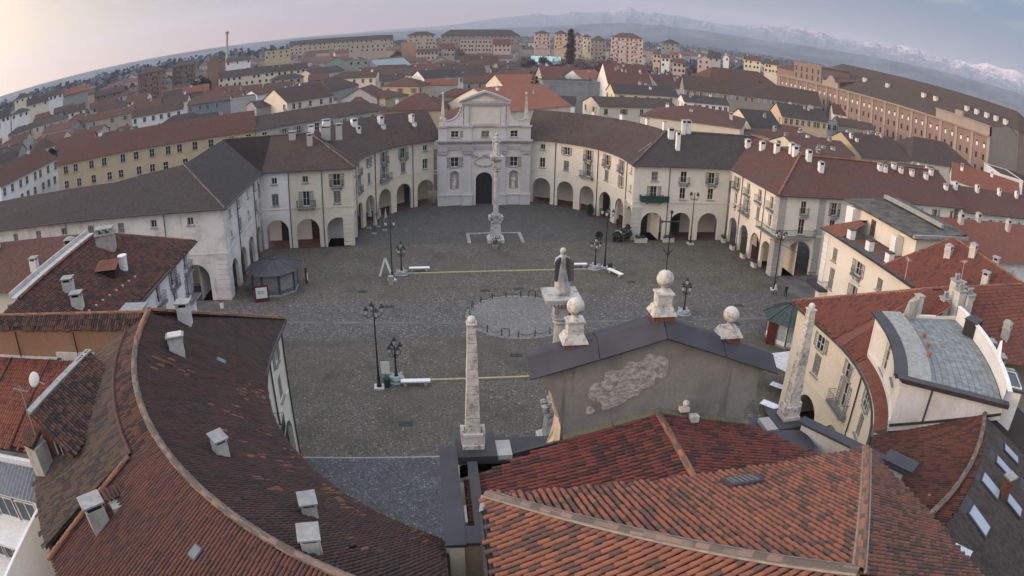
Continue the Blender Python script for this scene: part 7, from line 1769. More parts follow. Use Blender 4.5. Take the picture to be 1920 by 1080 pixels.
TOWN = [
 (-100.9, 111.2, -98.9, 136.6, 11, 12, 14.3, 'g', 'white', 'redb', 2, 8, 1, 'white house with dark windows under a red-brown roof, beside the long yellow apartment house'),
 (-90.2, 123.1, -45.4, 137.5, 11.5, 12, 15.0, 'g', 'yellow', 'redb', 2, 13, 6, 'long yellow apartment house with two rows of dark windows, behind the white street house'),
 (-45.0, 137.3, -20.6, 159.6, 11.5, 12, 13.6, 'g', 'greyw', 'dark', 1, 8, 3, 'grey-white house with dark roof continuing the yellow apartment house to the right'),
 (-116.6, 222.7, -97.6, 229.7, 9.5, 9, 12.0, 'g', 'white', 'dark', 1, 6, 0, 'bright white house with a sharp white gable, above the yellow apartment house'),
 (-153.7, 238.6, -127.7, 246.1, 9.5, 10, 11.7, 'g', 'beige', 'redb', 2, 4, 1, 'beige house with paired small windows, left of the bright white house'),
 (-172.2, 235.5, -152.8, 232.0, 9, 10, 11.1, 'g', 'grey', 'redb', 1, 3, 0, 'small grey house with a red-brown roof in front of the beige house'),
 (-276.9, 336.7, -269.7, 342.3, 8.9, 10, 11.6, 'g', 'beige', 'dark', 2, 2, 0, 'small beige house with brown roof near the left edge, under the far dark roofs'),
 (-253.4, 354.1, -238.4, 364.0, 11.8, 12, 15.8, 'g', 'greyg', 'redb', 2, 4, 1, 'grey-green house with a red roof, left of the plain yellow block'),
 (-225.3, 371.9, -219.5, 375.2, 15.5, 22, 18.7, 'g', 'yellow', 'redb', 0, 0, 0, 'narrow plain yellow end wall rising over the left-hand roofs'),
 (-230.1, 284.5, -220.3, 291.8, 18.0, 10, 20.1, 'h', 'white', 'slate', 1, 3, 0, 'white house with a flat dark hipped roof at the far left'),
 (-262.4, 347.7, -254.6, 353.3, 10.0, 10, 13.8, 's', 'orange', 'redb', 0, 0, 0, 'small house with an orange gable at the far left'),
 (-217.3, 256.4, -212.2, 260.4, 19.5, 10, 22.7, 'g', 'white', 'slate', 1, 2, 0, 'pale house cut by the left edge, next to the orange gable'),
 (-270.8, 341.5, -260.1, 349.4, 24.7, 12, 27.5, 'h', 'cream', 'slate', 1, 3, 0, 'cream house with a low dark roof, highest at the far left'),
 (-245.3, 323.1, -231.9, 332.5, 19.6, 10, 23.0, 'g', 'cream', 'slate', 1, 2, 0, 'cream house with dark green-grey roof behind the white hipped house at far left'),
 (-232.5, 332.1, -223.6, 337.9, 21.3, 8, 23.6, 'g', 'white', 'dark', 1, 3, 0, 'tiny white house among grey roofs at far left, left of a red roof'),
 (-223.3, 338.1, -208.6, 346.9, 19.4, 14, 22.4, 'g', 'greyg', 'red', 0, 0, 0, 'large red roof over grey-green walls beside the plain yellow end wall'),
 (-219.2, 375.4, -200.1, 385.4, 12.9, 10, 16.0, 'g', 'brown', 'dark', 1, 4, 0, 'long brown house right of the plain yellow end wall'),
 (-176.0, 337.1, -161.4, 337.5, 8.5, 8, 11.1, 'g', 'white', 'redb', 1, 3, 0, 'low white house with two wall bays, below the brick apartment block'),
 (-187.6, 380.4, -169.7, 388.2, 21.1, 14, 24.4, 'h', 'brick', 'dark', 5, 5, 0, 'brick apartment block with bands of balconies, left of its twin'),
 (-169.8, 399.0, -154.9, 404.7, 21.6, 14, 24.8, 'h', 'brickg', 'dark', 5, 4, 0, 'grey-brown brick apartment block with bands of balconies, right of its twin'),
 (-137.9, 378.8, -127.2, 382.3, 21.8, 16, 24.9, 's', 'brick', 'dark', 0, 0, 0, 'tall plain brick gable like a chapel, left of the long cream mansion'),
 (-128.1, 370.9, -77.4, 384.1, 12, 12, 15.4, 'g', 'cream', 'slate', 3, 14, 4, 'long cream mansion with three rows of windows under a dark slate roof'),
 (-149.8, 333.8, -124.7, 342.5, 8, 10, 11.0, 'g', 'brown', 'red', 0, 0, 4, 'low red roof with small white chimneys in front of the brick apartment blocks'),
 (-101.9, 246.6, -84.7, 250.1, 9, 10, 10.3, 'g', 'greyb', 'dark', 1, 5, 0, 'dark roofed terrace of houses with white ground-floor bays'),
 (-79.0, 232.0, -70.1, 234.7, 10.5, 8, 10.5, 'f', 'greyw', 'dark', 0, 0, 0, 'blank grey-white side wall left of a dark low roof'),
 (-76.2, 259.9, -70.1, 267.4, 9, 8, 10.6, 'g', 'white', 'redb', 1, 3, 0, 'little white house below the right end of the long cream mansion'),
 (-63.9, 210.9, -55.2, 216.7, 9, 10, 10.6, 'g', 'grey', 'slate', 0, 0, 0, 'low grey wall under a dark slate roof, in front of the little white house'),
 (-53.0, 207.8, -40.2, 222.4, 10, 14, 14.0, 'g', 'cream', 'dark', 1, 5, 2, 'pale yellow house under a tall brown roof with skylights'),
 (-70.5, 361.9, -57.7, 395.2, 9, 10, 11.9, 'g', 'cream', 'dark', 0, 0, 0, 'low brown roof over a cream strip of wall, right of the long cream mansion'),
 (-73.9, 425.1, -58.3, 427.2, 12.1, 14, 15.9, 's', 'greyg', 'slate', 0, 0, 0, 'grey-green gabled hall right of the brown roof'),
 (-137.9, 627.0, -41.8, 639.2, 24.1, 14, 27.8, 'g', 'beige', 'slate', 3, 22, 2, 'very long beige apartment block with dark roof on the skyline'),
 (-137.2, 524.7, -116.9, 529.2, 21.7, 12, 21.7, 'f', 'yellow', 'slate', 2, 4, 0, 'flat yellowish block below the very long apartment block'),
 (-161.7, 497.2, -143.4, 502.5, 17.6, 10, 20.4, 'g', 'white', 'dark', 1, 5, 0, 'white house behind the brick gable'),
 (-73.1, 556.4, -43.7, 559.0, 20.5, 14, 20.5, 'f', 'beige', 'slate', 2, 7, 0, 'flat roofed beige block in front of the very long apartment block'),
 (-56.4, 397.2, -44.0, 398.5, 13.9, 14, 13.9, 'f', 'greyg', 'slate', 1, 3, 0, 'grey-green flat block left of the pale metal roof'),
 (-27.3, 599.7, -3.0, 600.0, 26.7, 14, 29.8, 'h', 'beige', 'slate', 2, 5, 1, 'tall beige block with dark hipped roof and small roof hut on the skyline'),
 (-31.6, 569.6, -19.3, 569.9, 20.3, 12, 20.3, 'f', 'orange', 'slate', 0, 0, 0, 'orange side wall under the tall beige block'),
 (-18.6, 549.9, -3.4, 550.0, 21.5, 8, 21.5, 'f', 'beige', 'dark', 2, 5, 0, 'stepped beige block under the tall beige block'),
 (-17.3, 479.9, -2.3, 479.9, 15.4, 10, 17.2, 'g', 'pink', 'dark', 2, 6, 0, 'pink and white striped block with two rows of windows'),
 (-1.7, 489.9, 9.1, 489.6, 17.2, 10, 20.3, 'g', 'pink', 'redb', 2, 4, 0, 'pink and white block with a red roof, right of the striped block'),
 (-37.6, 404.6, -19.3, 428.1, 8, 14, 13.1, 'g', 'white', 'bluem', 0, 0, 0, 'workshop with a pale blue-grey metal roof'),
 (10.6, 429.5, 33.5, 427.8, 9.4, 10, 13.6, 'g', 'creamy', 'dark', 1, 5, 2, 'cream house with brown roof standing alone above the far church facade'),
 (2.4, 639.9, 74.3, 634.5, 25.6, 16, 31.2, 'h', 'brownb', 'slate', 3, 18, 1, 'very wide brown apartment block with long dark roof on the skyline'),
 (15.4, 539.4, 40.1, 537.7, 22.3, 12, 22.3, 'f', 'beige', 'slate', 3, 9, 0, 'flat beige apartment block in front of the very wide brown block'),
 (39.1, 517.7, 52.1, 516.3, 19.8, 10, 23.5, 'g', 'pink', 'redb', 2, 4, 0, 'pinkish house with red-brown roof right of the flat beige block'),
 (-36.0, 326.9, -12.4, 317.2, 9, 12, 12.3, 'g', 'white', 'dark', 1, 6, 0, 'white house with wide dark roof behind the yellow hipped house'),
 (-11.0, 295.4, 6.5, 304.7, 9, 12, 12.2, 'g', 'white', 'slate', 1, 7, 0, 'row of white bays under a dark roof, left above the far church facade'),
 (-26.5, 259.4, -12.9, 253.6, 9, 12, 12.0, 'h', 'yellow', 'redb', 1, 3, 1, 'square yellow house with red-brown hipped roof left above the far church facade'),
 (-10.5, 272.6, 2.3, 272.2, 8, 10, 9.9, 'g', 'greyw', 'red', 0, 0, 1, 'low house with a bright red roof left of the far church pediment'),
 (-45.0, 249.8, -37.3, 276.2, 9, 14, 13.0, 'h', 'grey', 'dark', 0, 0, 0, 'dark hipped roof left of the grey-green hall'),
 (-36.8, 216.4, -25.2, 213.9, 9, 14, 12.3, 's', 'greyw', 'redb', 0, 0, 0, 'pale gable with two round openings under a red-brown roof'),
 (-30.1, 163.0, -21.8, 163.9, 10, 14, 13.9, 'h', 'white', 'redb', 0, 0, 1, 'broad red-brown hipped roof over a white strip, behind the left curved house'),
 (-19.6, 170.8, -6.0, 168.5, 10, 16, 13.6, 'h', 'yellow', 'redb', 0, 0, 2, 'wide red-brown hipped roof with two dark slots, left of the far church facade'),
 (-22.6, 212.8, -15.6, 222.6, 9, 10, 10.9, 'h', 'greeny', 'redb', 0, 0, 0, 'small red-brown hipped roof under the square yellow house'),
 (9.1, 164.1, 28.3, 180.5, 10, 22, 15.0, 'g', 'cream', 'orange', 0, 0, 3, 'large bright orange-red roof right behind the far church facade'),
 (16.7, 237.4, 30.2, 244.1, 10, 12, 13.8, 'g', 'cream', 'orange', 0, 0, 1, 'orange-red roof with small skylights behind the large orange-red roof'),
 (30.4, 238.8, 51.3, 240.4, 12, 10, 12.0, 'f', 'streak', 'slate', 0, 0, 0, 'tall grey streaked blank wall right of the large orange-red roof'),
 (56.5, 289.1, 69.5, 302.1, 9, 12, 13.2, 'g', 'white', 'orange', 0, 0, 2, 'vivid orange roof left of the red roof full of white chimneys'),
 (61.9, 269.1, 80.2, 268.3, 10, 22, 17.9, 'g', 'white', 'redb', 0, 0, 14, 'broad red roof crowded with small white chimneys'),
 (52.1, 223.4, 75.3, 223.9, 10, 10, 12.9, 'g', 'creamy', 'slate', 1, 5, 5, 'long cream house with a bright gable and dark roof dotted with chimneys'),
 (38.6, 189.2, 63.9, 194.2, 9, 12, 11.2, 'g', 'mixed', 'dark', 1, 5, 0, 'brown, white and yellow fronts under one dark roof, below the long cream house'),
 (46.9, 290.8, 58.5, 305.3, 9, 12, 12.0, 'g', 'beige', 'redb', 0, 0, 0, 'brown-red roof left of the vivid orange roof'),
 (36.8, 277.3, 45.2, 277.3, 10, 20, 15.0, 'g', 'beige', 'redb', 0, 0, 2, 'wide faded red roof beside the dark evergreen tree'),
 (85.9, 275.3, 101.1, 279.2, 9, 16, 14.0, 'g', 'white', 'redb', 0, 0, 3, 'red-brown roof with a white gable end, right of the red roof full of chimneys'),
 (53.7, 425.3, 72.1, 422.2, 8.8, 12, 13.8, 'm', 'bluew', 'cyan', 0, 0, 0, 'pavilion with a bright turquoise sloping roof'),
 (75.2, 553.6, 87.8, 551.5, 28.6, 14, 31.1, 'h', 'pinkl', 'dark', 4, 4, 0, 'pale pink apartment tower, first from the left in the row on the skyline'),
 (91.2, 550.9, 101.3, 548.9, 28.9, 14, 31.7, 'h', 'peach', 'dark', 4, 3, 0, 'peach apartment tower just left of the tall poplar'),
 (105.9, 548.0, 112.2, 546.6, 28.0, 12, 30.9, 'h', 'pinkl', 'redb', 4, 2, 0, 'narrow pink apartment tower just right of the tall poplar'),
 (113.4, 546.3, 119.7, 544.9, 27.1, 12, 29.5, 'h', 'creamy', 'dark', 4, 2, 0, 'narrow cream apartment tower beside the grey one'),
 (115.1, 525.4, 126.4, 522.6, 25.3, 14, 28.8, 'h', 'grey', 'dark', 5, 4, 0, 'grey apartment tower with dark hipped roof, right end of the skyline row'),
 (125.1, 502.3, 148.2, 495.5, 28.8, 16, 32.7, 'h', 'pinkl', 'redb', 7, 7, 4, 'big apartment tower with stacked balconies, tallest right of the poplar'),
 (174.3, 529.0, 188.6, 523.8, 27.3, 14, 30.5, 'h', 'greyg', 'slate', 2, 4, 0, 'dark roofed villa right of the big apartment tower'),
 (136.6, 436.2, 141.0, 434.7, 19.3, 9, 20.8, 'g', 'peach', 'redb', 2, 2, 0, 'small peach house among the trees, right of the big apartment tower'),
 (135.2, 415.5, 140.3, 413.7, 18.0, 9, 20.0, 'g', 'white', 'redb', 2, 2, 0, 'small white house just below the small peach house'),
 (150.8, 441.8, 156.0, 439.9, 20.1, 9, 21.9, 'g', 'peach', 'red', 2, 2, 0, 'small orange-roofed house right of the small peach house'),
 (128.5, 375.4, 135.3, 372.9, 16.9, 10, 19.1, 'g', 'pink', 'redb', 2, 3, 0, 'pinkish house above the red roof with a white gable end'),
 (157.0, 407.3, 165.3, 403.8, 19.3, 12, 22.1, 's', 'pink', 'slate', 2, 2, 0, 'pinkish gabled house left of the pale villa'),
 (175.1, 432.2, 182.9, 428.8, 20.8, 12, 25.0, 'g', 'greyw', 'slate', 1, 2, 0, 'pale villa with grey roof behind the pinkish gable'),
 (197.0, 455.4, 200.9, 453.6, 21.7, 9, 23.4, 's', 'white', 'redb', 1, 1, 0, 'tiny white gabled house beside the dark trees'),
 (202.1, 430.8, 212.8, 425.4, 22.5, 12, 25.8, 'g', 'creamy', 'redb', 2, 4, 2, 'cream villa with red roof and chimneys, left of its neighbour'),
 (205.9, 406.5, 215.0, 401.5, 22.0, 12, 25.1, 'g', 'creamy', 'dark', 2, 4, 2, 'cream villa with brown roof next to the brick palace'),
 (88.0, 250.8, 145.3, 237.6, 11, 14, 16.3, 'g', 'stonew', 'dark', 1, 20, 3, 'very long grey stone wing with dark roof and three white chimneys'),
 (132.4, 329.7, 180.7, 342.4, 11, 16, 17.6, 'h', 'grey', 'redb', 0, 0, 1, 'long faded red roof behind the very long grey stone wing'),
 (36.9, 146.0, 56.7, 134.9, 12, 22, 14.7, 'h', 'cream', 'redb', 0, 0, 4, 'big red-brown hipped roof behind the right front wing'),
 (71.5, 207.8, 86.7, 205.7, 10, 10, 11.9, 'g', 'white', 'slate', 1, 7, 3, 'low white house with dark roof and a row of windows, below the long grey wing'),
 (70.0, 155.7, 80.4, 157.3, 10, 12, 13.7, 'g', 'creamy', 'slate', 1, 4, 1, 'dark roofed house with a slanting cream gable end'),
 (98.7, 189.9, 115.6, 187.3, 10, 12, 13.6, 'g', 'peach', 'slate', 1, 8, 5, 'long house with a tall peach gable and pink bays under a dark roof'),
 (148.4, 232.6, 159.9, 227.2, 9, 12, 12.7, 'g', 'white', 'redb', 1, 5, 4, 'white house with red roof and white chimneys, right of the peach gable'),
 (121.1, 196.2, 125.5, 194.6, 9, 6, 9.0, 'f', 'bluew', 'slate', 1, 2, 0, 'small pale blue annexe at the end of the peach house'),
 (69.5, 139.0, 88.2, 143.4, 9.5, 14, 11.3, 'h', 'cream', 'redb', 0, 0, 4, 'red-brown hipped roof in front of the peach gable house'),
 (85.9, 126.4, 105.9, 130.0, 9.5, 16, 13.7, 'g', 'yellow', 'dark', 1, 3, 5, 'yellow house with brown roof and an aerial, below the brick palace'),
 (105.9, 130.0, 136.0, 130.4, 9.5, 16, 15.0, 'h', 'cream', 'dark', 0, 0, 1, 'large plain brown hipped roof in front of the brick palace'),
 (91.3, 114.3, 105.7, 116.0, 9, 8, 10.3, 'g', 'cream', 'slate', 0, 0, 3, 'low dark slate roof in front of the yellow house'),
 (104.7, 110.9, 119.9, 97.2, 9.5, 12, 13.0, 'g', 'white', 'red', 1, 6, 3, 'white house with a long bright red roof at the right edge'),
 (148.1, 137.3, 138.7, 121.2, 11, 9, 11.0, 'f', 'white', 'slate', 0, 0, 0, 'white box-shaped attic below the end of the brick palace'),
 (152.4, 128.6, 190.8, 145.0, 9, 9, 10.1, 'g', 'brick', 'dark', 0, 0, 1, 'orange-brown house cut by the right edge'),
 (54.6, 104.7, 73.9, 105.3, 11, 14, 12.7, 'h', 'white', 'redb', 0, 0, 6, 'red-brown roof with orange ridges behind the right corner house'),
 (65.0, 122.0, 81.7, 123.7, 10, 12, 12.1, 'g', 'cream', 'redb', 0, 0, 4, 'red-brown roof with a dormer behind the orange-ridged roof'),
 (123.9, 192.6, 137.0, 187.1, 9, 12, 11.1, 'g', 'grey', 'dark', 0, 0, 2, 'low brown roofs right of the pale blue annexe'),
 (110.2, 160.3, 123.2, 157.3, 9, 12, 11.2, 'h', 'grey', 'redb', 0, 0, 4, 'red-brown roof with broken white chimneys left of the yellow house'),
]

def house(A, B, ze, depth, zr, typ, wm, rm, rows, cols, nch, label, seed):
    rd = random.Random(seed); A, B = Vector((*A, 0)), Vector((*B, 0)); d = (B-A); L = d.length; d.normalize(); n = d.cross(Vector((0, 0, 1))); C, D = B-n*depth, A-n*depth
    far = (A-CAM).length > 330
    root = thing('house' if ze < 15 else 'apartment_block', label, 'house' if ze < 15 else 'apartment block', ((A+C)/2).to_tuple())
    up = lambda p, z: Vector((p.x, p.y, z)); b = MB()
    for p, q in ((A, B), (B, C), (C, D), (D, A)): b.poly([up(p, 0), up(q, 0), up(q, ze), up(p, ze)])
    r = MB(); o = .45 if not far else .7; z0 = ze-.02; ov = lambda p, a, c: p+d*a+n*c
    if typ == 'g':
        m1, m2 = (A+D)/2, (B+C)/2
        b.poly([up(A, ze), up(D, ze), up(m1, zr)]); b.poly([up(B, ze), up(m2, zr), up(C, ze)])
        s = (zr-ze)/(depth/2)
        r.roof([up(ov(A, -.3, o), ze-s*o+.1), up(ov(B, .3, o), ze-s*o+.1), up(ov(m2, .3, 0), zr+.1), up(ov(m1, -.3, 0), zr+.1)]); r.roof([up(ov(D, -.3, -o), ze-s*o+.1), up(ov(C, .3, -o), ze-s*o+.1), up(ov(m2, .3, 0), zr+.1), up(ov(m1, -.3, 0), zr+.1)])
    elif typ == 'h':
        i = min(depth/2, L*.42); m1, m2 = (A+D)/2+d*i, (B+C)/2-d*i; P = [up(ov(A, -o, o), z0), up(ov(B, o, o), z0), up(ov(C, o, -o), z0), up(ov(D, -o, -o), z0)]; Q1, Q2 = up(m1, zr), up(m2, zr)
        r.roof([P[0], P[1], Q2, Q1]); r.roof([P[2], P[3], Q1, Q2]); r.roof([P[1], P[2], Q2]); r.roof([P[3], P[0], Q1])
        r.poly([P[3], P[2], P[1], P[0]], 0)
    elif typ == 's':
        m1, m2 = (A+B)/2, (C+D)/2; b.poly([up(A, ze), up(B, ze), up(m1, zr)]); b.poly([up(C, ze), up(D, ze), up(m2, zr)]); s = (zr-ze)/(L/2)
        r.roof([up(ov(A, -.4, .3), ze-s*.4+.1), up(ov(m1, 0, .3), zr+.1), up(ov(m2, 0, -.3), zr+.1), up(ov(D, -.4, -.3), ze-s*.4+.1)]); r.roof([up(ov(B, .4, .3), ze-s*.4+.1), up(ov(m1, 0, .3), zr+.1), up(ov(m2, 0, -.3), zr+.1), up(ov(C, .4, -.3), ze-s*.4+.1)])
    elif typ == 'm':
        r.roof([up(ov(A, -.3, .5), ze+.05), up(ov(B, .3, .5), ze+.05), up(C, zr), up(D, zr)]); b.poly([up(D, ze), up(A, ze), up(D, zr)]); b.poly([up(B, ze), up(C, ze), up(C, zr)]); b.poly([up(C, ze), up(D, ze), up(D, zr), up(C, zr)])
    else:
        r.roof([up(ov(A, -.15, .15), ze+.05), up(ov(B, .15, .15), ze+.05), up(ov(C, .15, -.15), ze+.05), up(ov(D, -.15, -.15), ze+.05)])
        b2 = MB(); path = [line_path(A, B), line_path(B, C), line_path(C, D), line_path(D, A)]
        for p in path: band(b2, p, ze-.3, ze+.35, .12, 0, inn=-.12)
        b2.build('parapet', wm, root)
    b.build('wall', wm, root); rf = r.build('roof', rm, root)
    w, h = (1.1, 1.6) if not far else (1.3, 1.6)
    sm = rd.choice([m_shut, m_shutg, m_shutb, m_shutbl]); has = rd.random() < .45
    faces = [(line_path(A, B), cols, True)]
    if rows and depth > 8: faces += [(line_path(B, C), max(1, int(depth/4.5)), False), (line_path(D, A), max(1, int(depth/4.5)), False)]
    pitch = min(3.2, (ze-1)/max(1, rows))
    for path, nc_, front in faces:
        for i in range(rows):
            for j in range(nc_):
                x = path[2]*(j+.5)/nc_+rd.uniform(-.2, .2)*(path[2]/nc_); zz = ze-.7-h-i*pitch
                if zz < .8 or rd.random() < .06: continue
                M = on_wall(path, x, zz, .01)
                if far: link('window', win_mesh(w, h, -.01, 1, 0, m_frame, m_glass), root, M)
                else: window(root, M, w, h, -.01, rd.choice(['open', 'closed', None]) if has else None, sm, None, sill=True)
        if front and ze > 15 and rows >= 4:
            for i in range(rows):
                for j in range(max(1, nc_//2)):
                    link('balcony', box_mesh('balcony', (round(path[2]/nc_*.9, 1), 1.2, 1.0), (0, -.6, .5), wm), root, on_wall(path, path[2]*(2*j+1)/nc_, ze-.7-h-i*pitch-.6))
    for k in range(nch):
        t = rd.uniform(.08, .92); f = rd.uniform(.25, .75); p = A+d*L*t-n*depth*f; st = rd.choice(['slab', 'cap', 'plain', 'pot'])
        z = {'g': ze+(zr-ze)*(1-abs(f-.5)*2), 'h': ze+(zr-ze)*.6*(1-abs(f-.5)*2), 's': ze+(zr-ze)*(1-abs(t-.5)*2), 'm': ze+(zr-ze)*f, 'f': ze}[typ]
        chimney(root, p.x, p.y, z, .8, .6, 1.3, st, math.atan2(d.y, d.x), rd.choice([m_white, m_chw, m_chg]))
    return root
for i, (ax, ay, bx, by, ze, dep, zr, ty, wm, rm, rows, cols, nch, lab) in enumerate(TOWN): house((ax, ay), (bx, by), ze, dep, zr, ty, WALLC[wm], ROOFC[rm], rows, cols, nch, lab, i)
# ---------------------------------------------------------------- the brick palace on the right
pl_ = thing('palace', 'immense unplastered brick palace with rows of blocked windows and long brown roofs, on the right', 'palace', (166, 215, 0))
m_pbr = plaster('palace_brick', (.225, .17, .15), .55, (.13, .10, .085), .6); m_pst = plaster('palace_stone', (.30, .255, .225), .5)
pf2 = line_path((154, 294), (154, 141)); LP = pf2[2]; ops = []; NB = 17
for i in range(NB):
    for k, (zb, h) in enumerate(((15.2, 1.7), (11.2, 1.9), (6.4, 2.6))):
        for s in (-1, 1): x = LP-150+ (i+.5)*150/NB+s*1.9; ops.append((x-.55, x+.55, zb, zb+h, False))
mb = MB(); wall(mb, pf2, 0, 19.4, ops, .5, 0, 1); mb.build('wall', [m_pbr, m_pst], pl_)
for i, (a, c, zb, zt, _) in enumerate(ops):
    if i % 6 < 2: link('window', box_mesh('window', (1.05, .1, 1.2), (0, .2, .6), m_white), pl_, on_wall(pf2, (a+c)/2, zb))
    else: link('window', win_mesh(1.1, round(zt-zb, 2), .3, 2, 1, m_framed, m_glass), pl_, on_wall(pf2, (a+c)/2, zb))
key = 'palpil'; b = MB(); b.box((0, -.2, 9.4), (1.3, .4, 18.8)); b.box((0, -.25, 18.9), (1.6, .5, .5)); _mc[key] = b.mesh('pilaster', [m_pst])
for i in range(NB+1): link('pilaster', _mc[key], pl_, on_wall(pf2, LP-150+i*150/NB-.0, 0))
b = MB(); band(b, pf2, 19.0, 19.35, .6); band(b, pf2, 19.35, 19.7, .95); b.build('cornice', m_pst, pl_)
b = MB(); b.roof([(153.2, 238, 19.6), (153.2, 171, 19.6), (166, 171, 24.6), (166, 238, 24.6)]); b.roof([(166, 238, 24.6), (166, 141, 24.6), (178, 141, 20), (178, 238, 20)])
b.roof([(154.2, 171, 22.6), (154.2, 141, 22.6), (166, 141, 24.6), (166, 171, 24.6)]); b.roof([(172, 286, 24), (172, 140, 24), (185, 152, 30.6), (185, 280, 30.6)]); b.roof([(185, 280, 30.6), (185, 152, 30.6), (198, 140, 24), (198, 286, 24)]); b.roof([(172, 286, 24), (185, 280, 30.6), (198, 286, 24)]); b.roof([(172, 140, 24), (198, 140, 24), (185, 152, 30.6)])
b.build('roof', t_dark, pl_)
b = MB(); b.box((154.6, 156, 21.1), (1.2, 30, 3.0)); b.box((154.5, 156, 22.7), (1.6, 30.6, .25)); b.box((154.4, 158, 23.2), (1.0, 4.0, 2.6)); b.build('attic', m_pst, pl_)
b = MB(); b.box((161.8, 264.5, 23.5), (16.4, 25, 7.9)); b.box((162, 264.5, 27.5), (17, 26, .4)); tb = b.build('tower', m_pbr, pl_)
for i in range(5):
    for k in range(2): link('window', win_mesh(1.3, 2.2, -.01, 2, 1, m_pst, m_glass), tb, on_wall(line_path((153.58, 277), (153.58, 252)), 2.5+i*5, 21+k*3.2-.6))
b = MB(); b.box((161.8, 285.6, 21.4), (16.4, 16.9, 3.6)); b.build('end_pavilion', m_pbr, pl_)
b = MB(); b.roof([(153, 294.5, 23.1), (153, 277, 23.1), (162, 277, 25.5), (162, 294.5, 25.5)]); b.roof([(162, 294.5, 25.5), (162, 277, 25.5), (171, 277, 23.1), (171, 294.5, 23.1)]); b.build('end_roof', t_redb, pl_)
b = MB(); b.box((154.6, 245, 20.7), (1.2, 13, 2.2)); b.prism([(154.0, 248.5, 21.8), (154.0, 241.5, 21.8), (154.0, 245, 24.4)], (1.2, 0, 0)); b.roof([(154.3, 252, 22), (154.3, 238, 22), (166, 238, 24.6), (166, 252, 24.6)], 1); b.build('pediment', [m_pst, t_redb], pl_)
b = MB(); b.poly([(154, 141, 0), (198, 141, 0), (198, 141, 19.6), (178, 141, 19.6), (166, 141, 24.5), (154, 141, 22.5)]); b.build('end_wall', WALLC['stonew'], pl_)
b = MB(); b.box((185, 213, 12), (25.6, 145, 24)); b.build('great_gallery', m_pbr, pl_)
for y in (244, 226, 200, 192, 172, 166, 160, 154.5, 149): b = MB(); b.box((173.5, y, 25.2), (1.6, 1.7, 2.4)); b.box((172.66, y, 25.2), (.05, 1.1, 1.6), 1); b.roof([(172.3, y-1.2, 26.4), (172.3, y+1.2, 26.4), (175.5, y+1.2, 27.0), (175.5, y-1.2, 27.0)], 2); b.build('dormer', [m_white, m_stone, t_dark], pl_)
for i in range(14):
    sc_ = MB()
    y = 168-i*2.2; sc_.tube([(184, y, 30.4-max(0, i-8)*.2), (184, y, 32.2)], .12, 4); sc_.tube([(186, y, 30.4-max(0, i-8)*.2), (186, y, 32.2)], .12, 4); sc_.tube([(184, y, 32.1), (186, y, 32.1)], .09, 4); sc_.build('roof_railing', m_slab, pl_)
sc_ = MB(); sc_.tube([(184, 146, 31.9), (184, 139.9, 31.0), (184, 139.9, 24)], .17, 4); sc_.tube([(184, 139.9, 30.8), (188, 139.9, 30.8), (188, 139.9, 24)], .17, 4); sc_.build('scaffold', m_slab, pl_)
# ---------------------------------------------------------------- trees
def tree_proto(h, r, crown0, m_l, m_t, n, size, seed, kind):
    """trunk with limbs, and a crown of small leaf or twig faces set in clumps"""
    rd = random.Random(seed); t = MB(); t.tube([(0, 0, -.3), (rd.uniform(-.1, .1), 0, h*.4), (rd.uniform(-.2, .2), rd.uniform(-.2, .2), h*.85)], .035*h*.6+.08, 7, 0, .04)
    ends = []
    for i in range(9):
        a = i*2.4+rd.uniform(-.3, .3); z0 = h*(crown0+.5*rd.random()*(1-crown0)); rr = r*rd.uniform(.55, .95)*(.35 if kind == 'poplar' else 1); e = Vector((rr*math.cos(a), rr*math.sin(a), min(h*.97, z0+h*rd.uniform(.15, .35)))); ends.append(e)
        t.tube([(0, 0, z0), (e.x*.5, e.y*.5, z0+(e.z-z0)*.6), e], .05+.008*h, 5, 0, .02)
    c = MB(); cl = []
    for i in range(26 if kind != 'poplar' else 90):
        z = crown0+(1-crown0)*(i+rd.random())/90 if kind == 'poplar' else crown0+(1-crown0)*rd.random(); u = (z-crown0)/(1-crown0); w = {'round': math.sin(math.pi*min(1, .15+.85*u))**.6, 'poplar': math.sin(math.pi*min(1, .1+.88*u))**.8, 'cone': 1.02-u}[kind]; a = rd.uniform(0, 6.28); q = rd.random()**.5
        cl.append((Vector((r*w*q*math.cos(a), r*w*q*math.sin(a), h*z)), r*(.42 if kind != 'poplar' else .5)*rd.uniform(.6, 1.1)))
    for i in range(n):
        p0, cr = cl[rd.randrange(len(cl))]; v = Vector((rd.gauss(0, 1), rd.gauss(0, 1), rd.gauss(0, 1))).normalized()*cr*rd.random()**.4; p = p0+v
        d = (v.normalized()+Vector((0, 0, .7))+Vector((rd.uniform(-.5, .5), rd.uniform(-.5, .5), rd.uniform(-.5, .5)))).normalized()*size*rd.uniform(.6, 1.4); s = d.orthogonal().normalized()*size*(.12 if m_l is m_twig else .4)
        c.poly([p-s, p+s, p+d+s*.4, p+d-s*.4])
    return t.mesh('trunk', [m_t]), c.mesh('crown', [m_l])
m_twig = plain('bare_twigs', (.12, .10, .095), .95, .1, 0, .35, .6); m_bark = plain('bark', (.06, .05, .042), .95); m_ever = plain('evergreen', (.020, .036, .022), .9, .15, 0, .45, .5); m_ivy = plain('winter_green', (.04, .055, .036), .9, .15, 0, .4, .5)
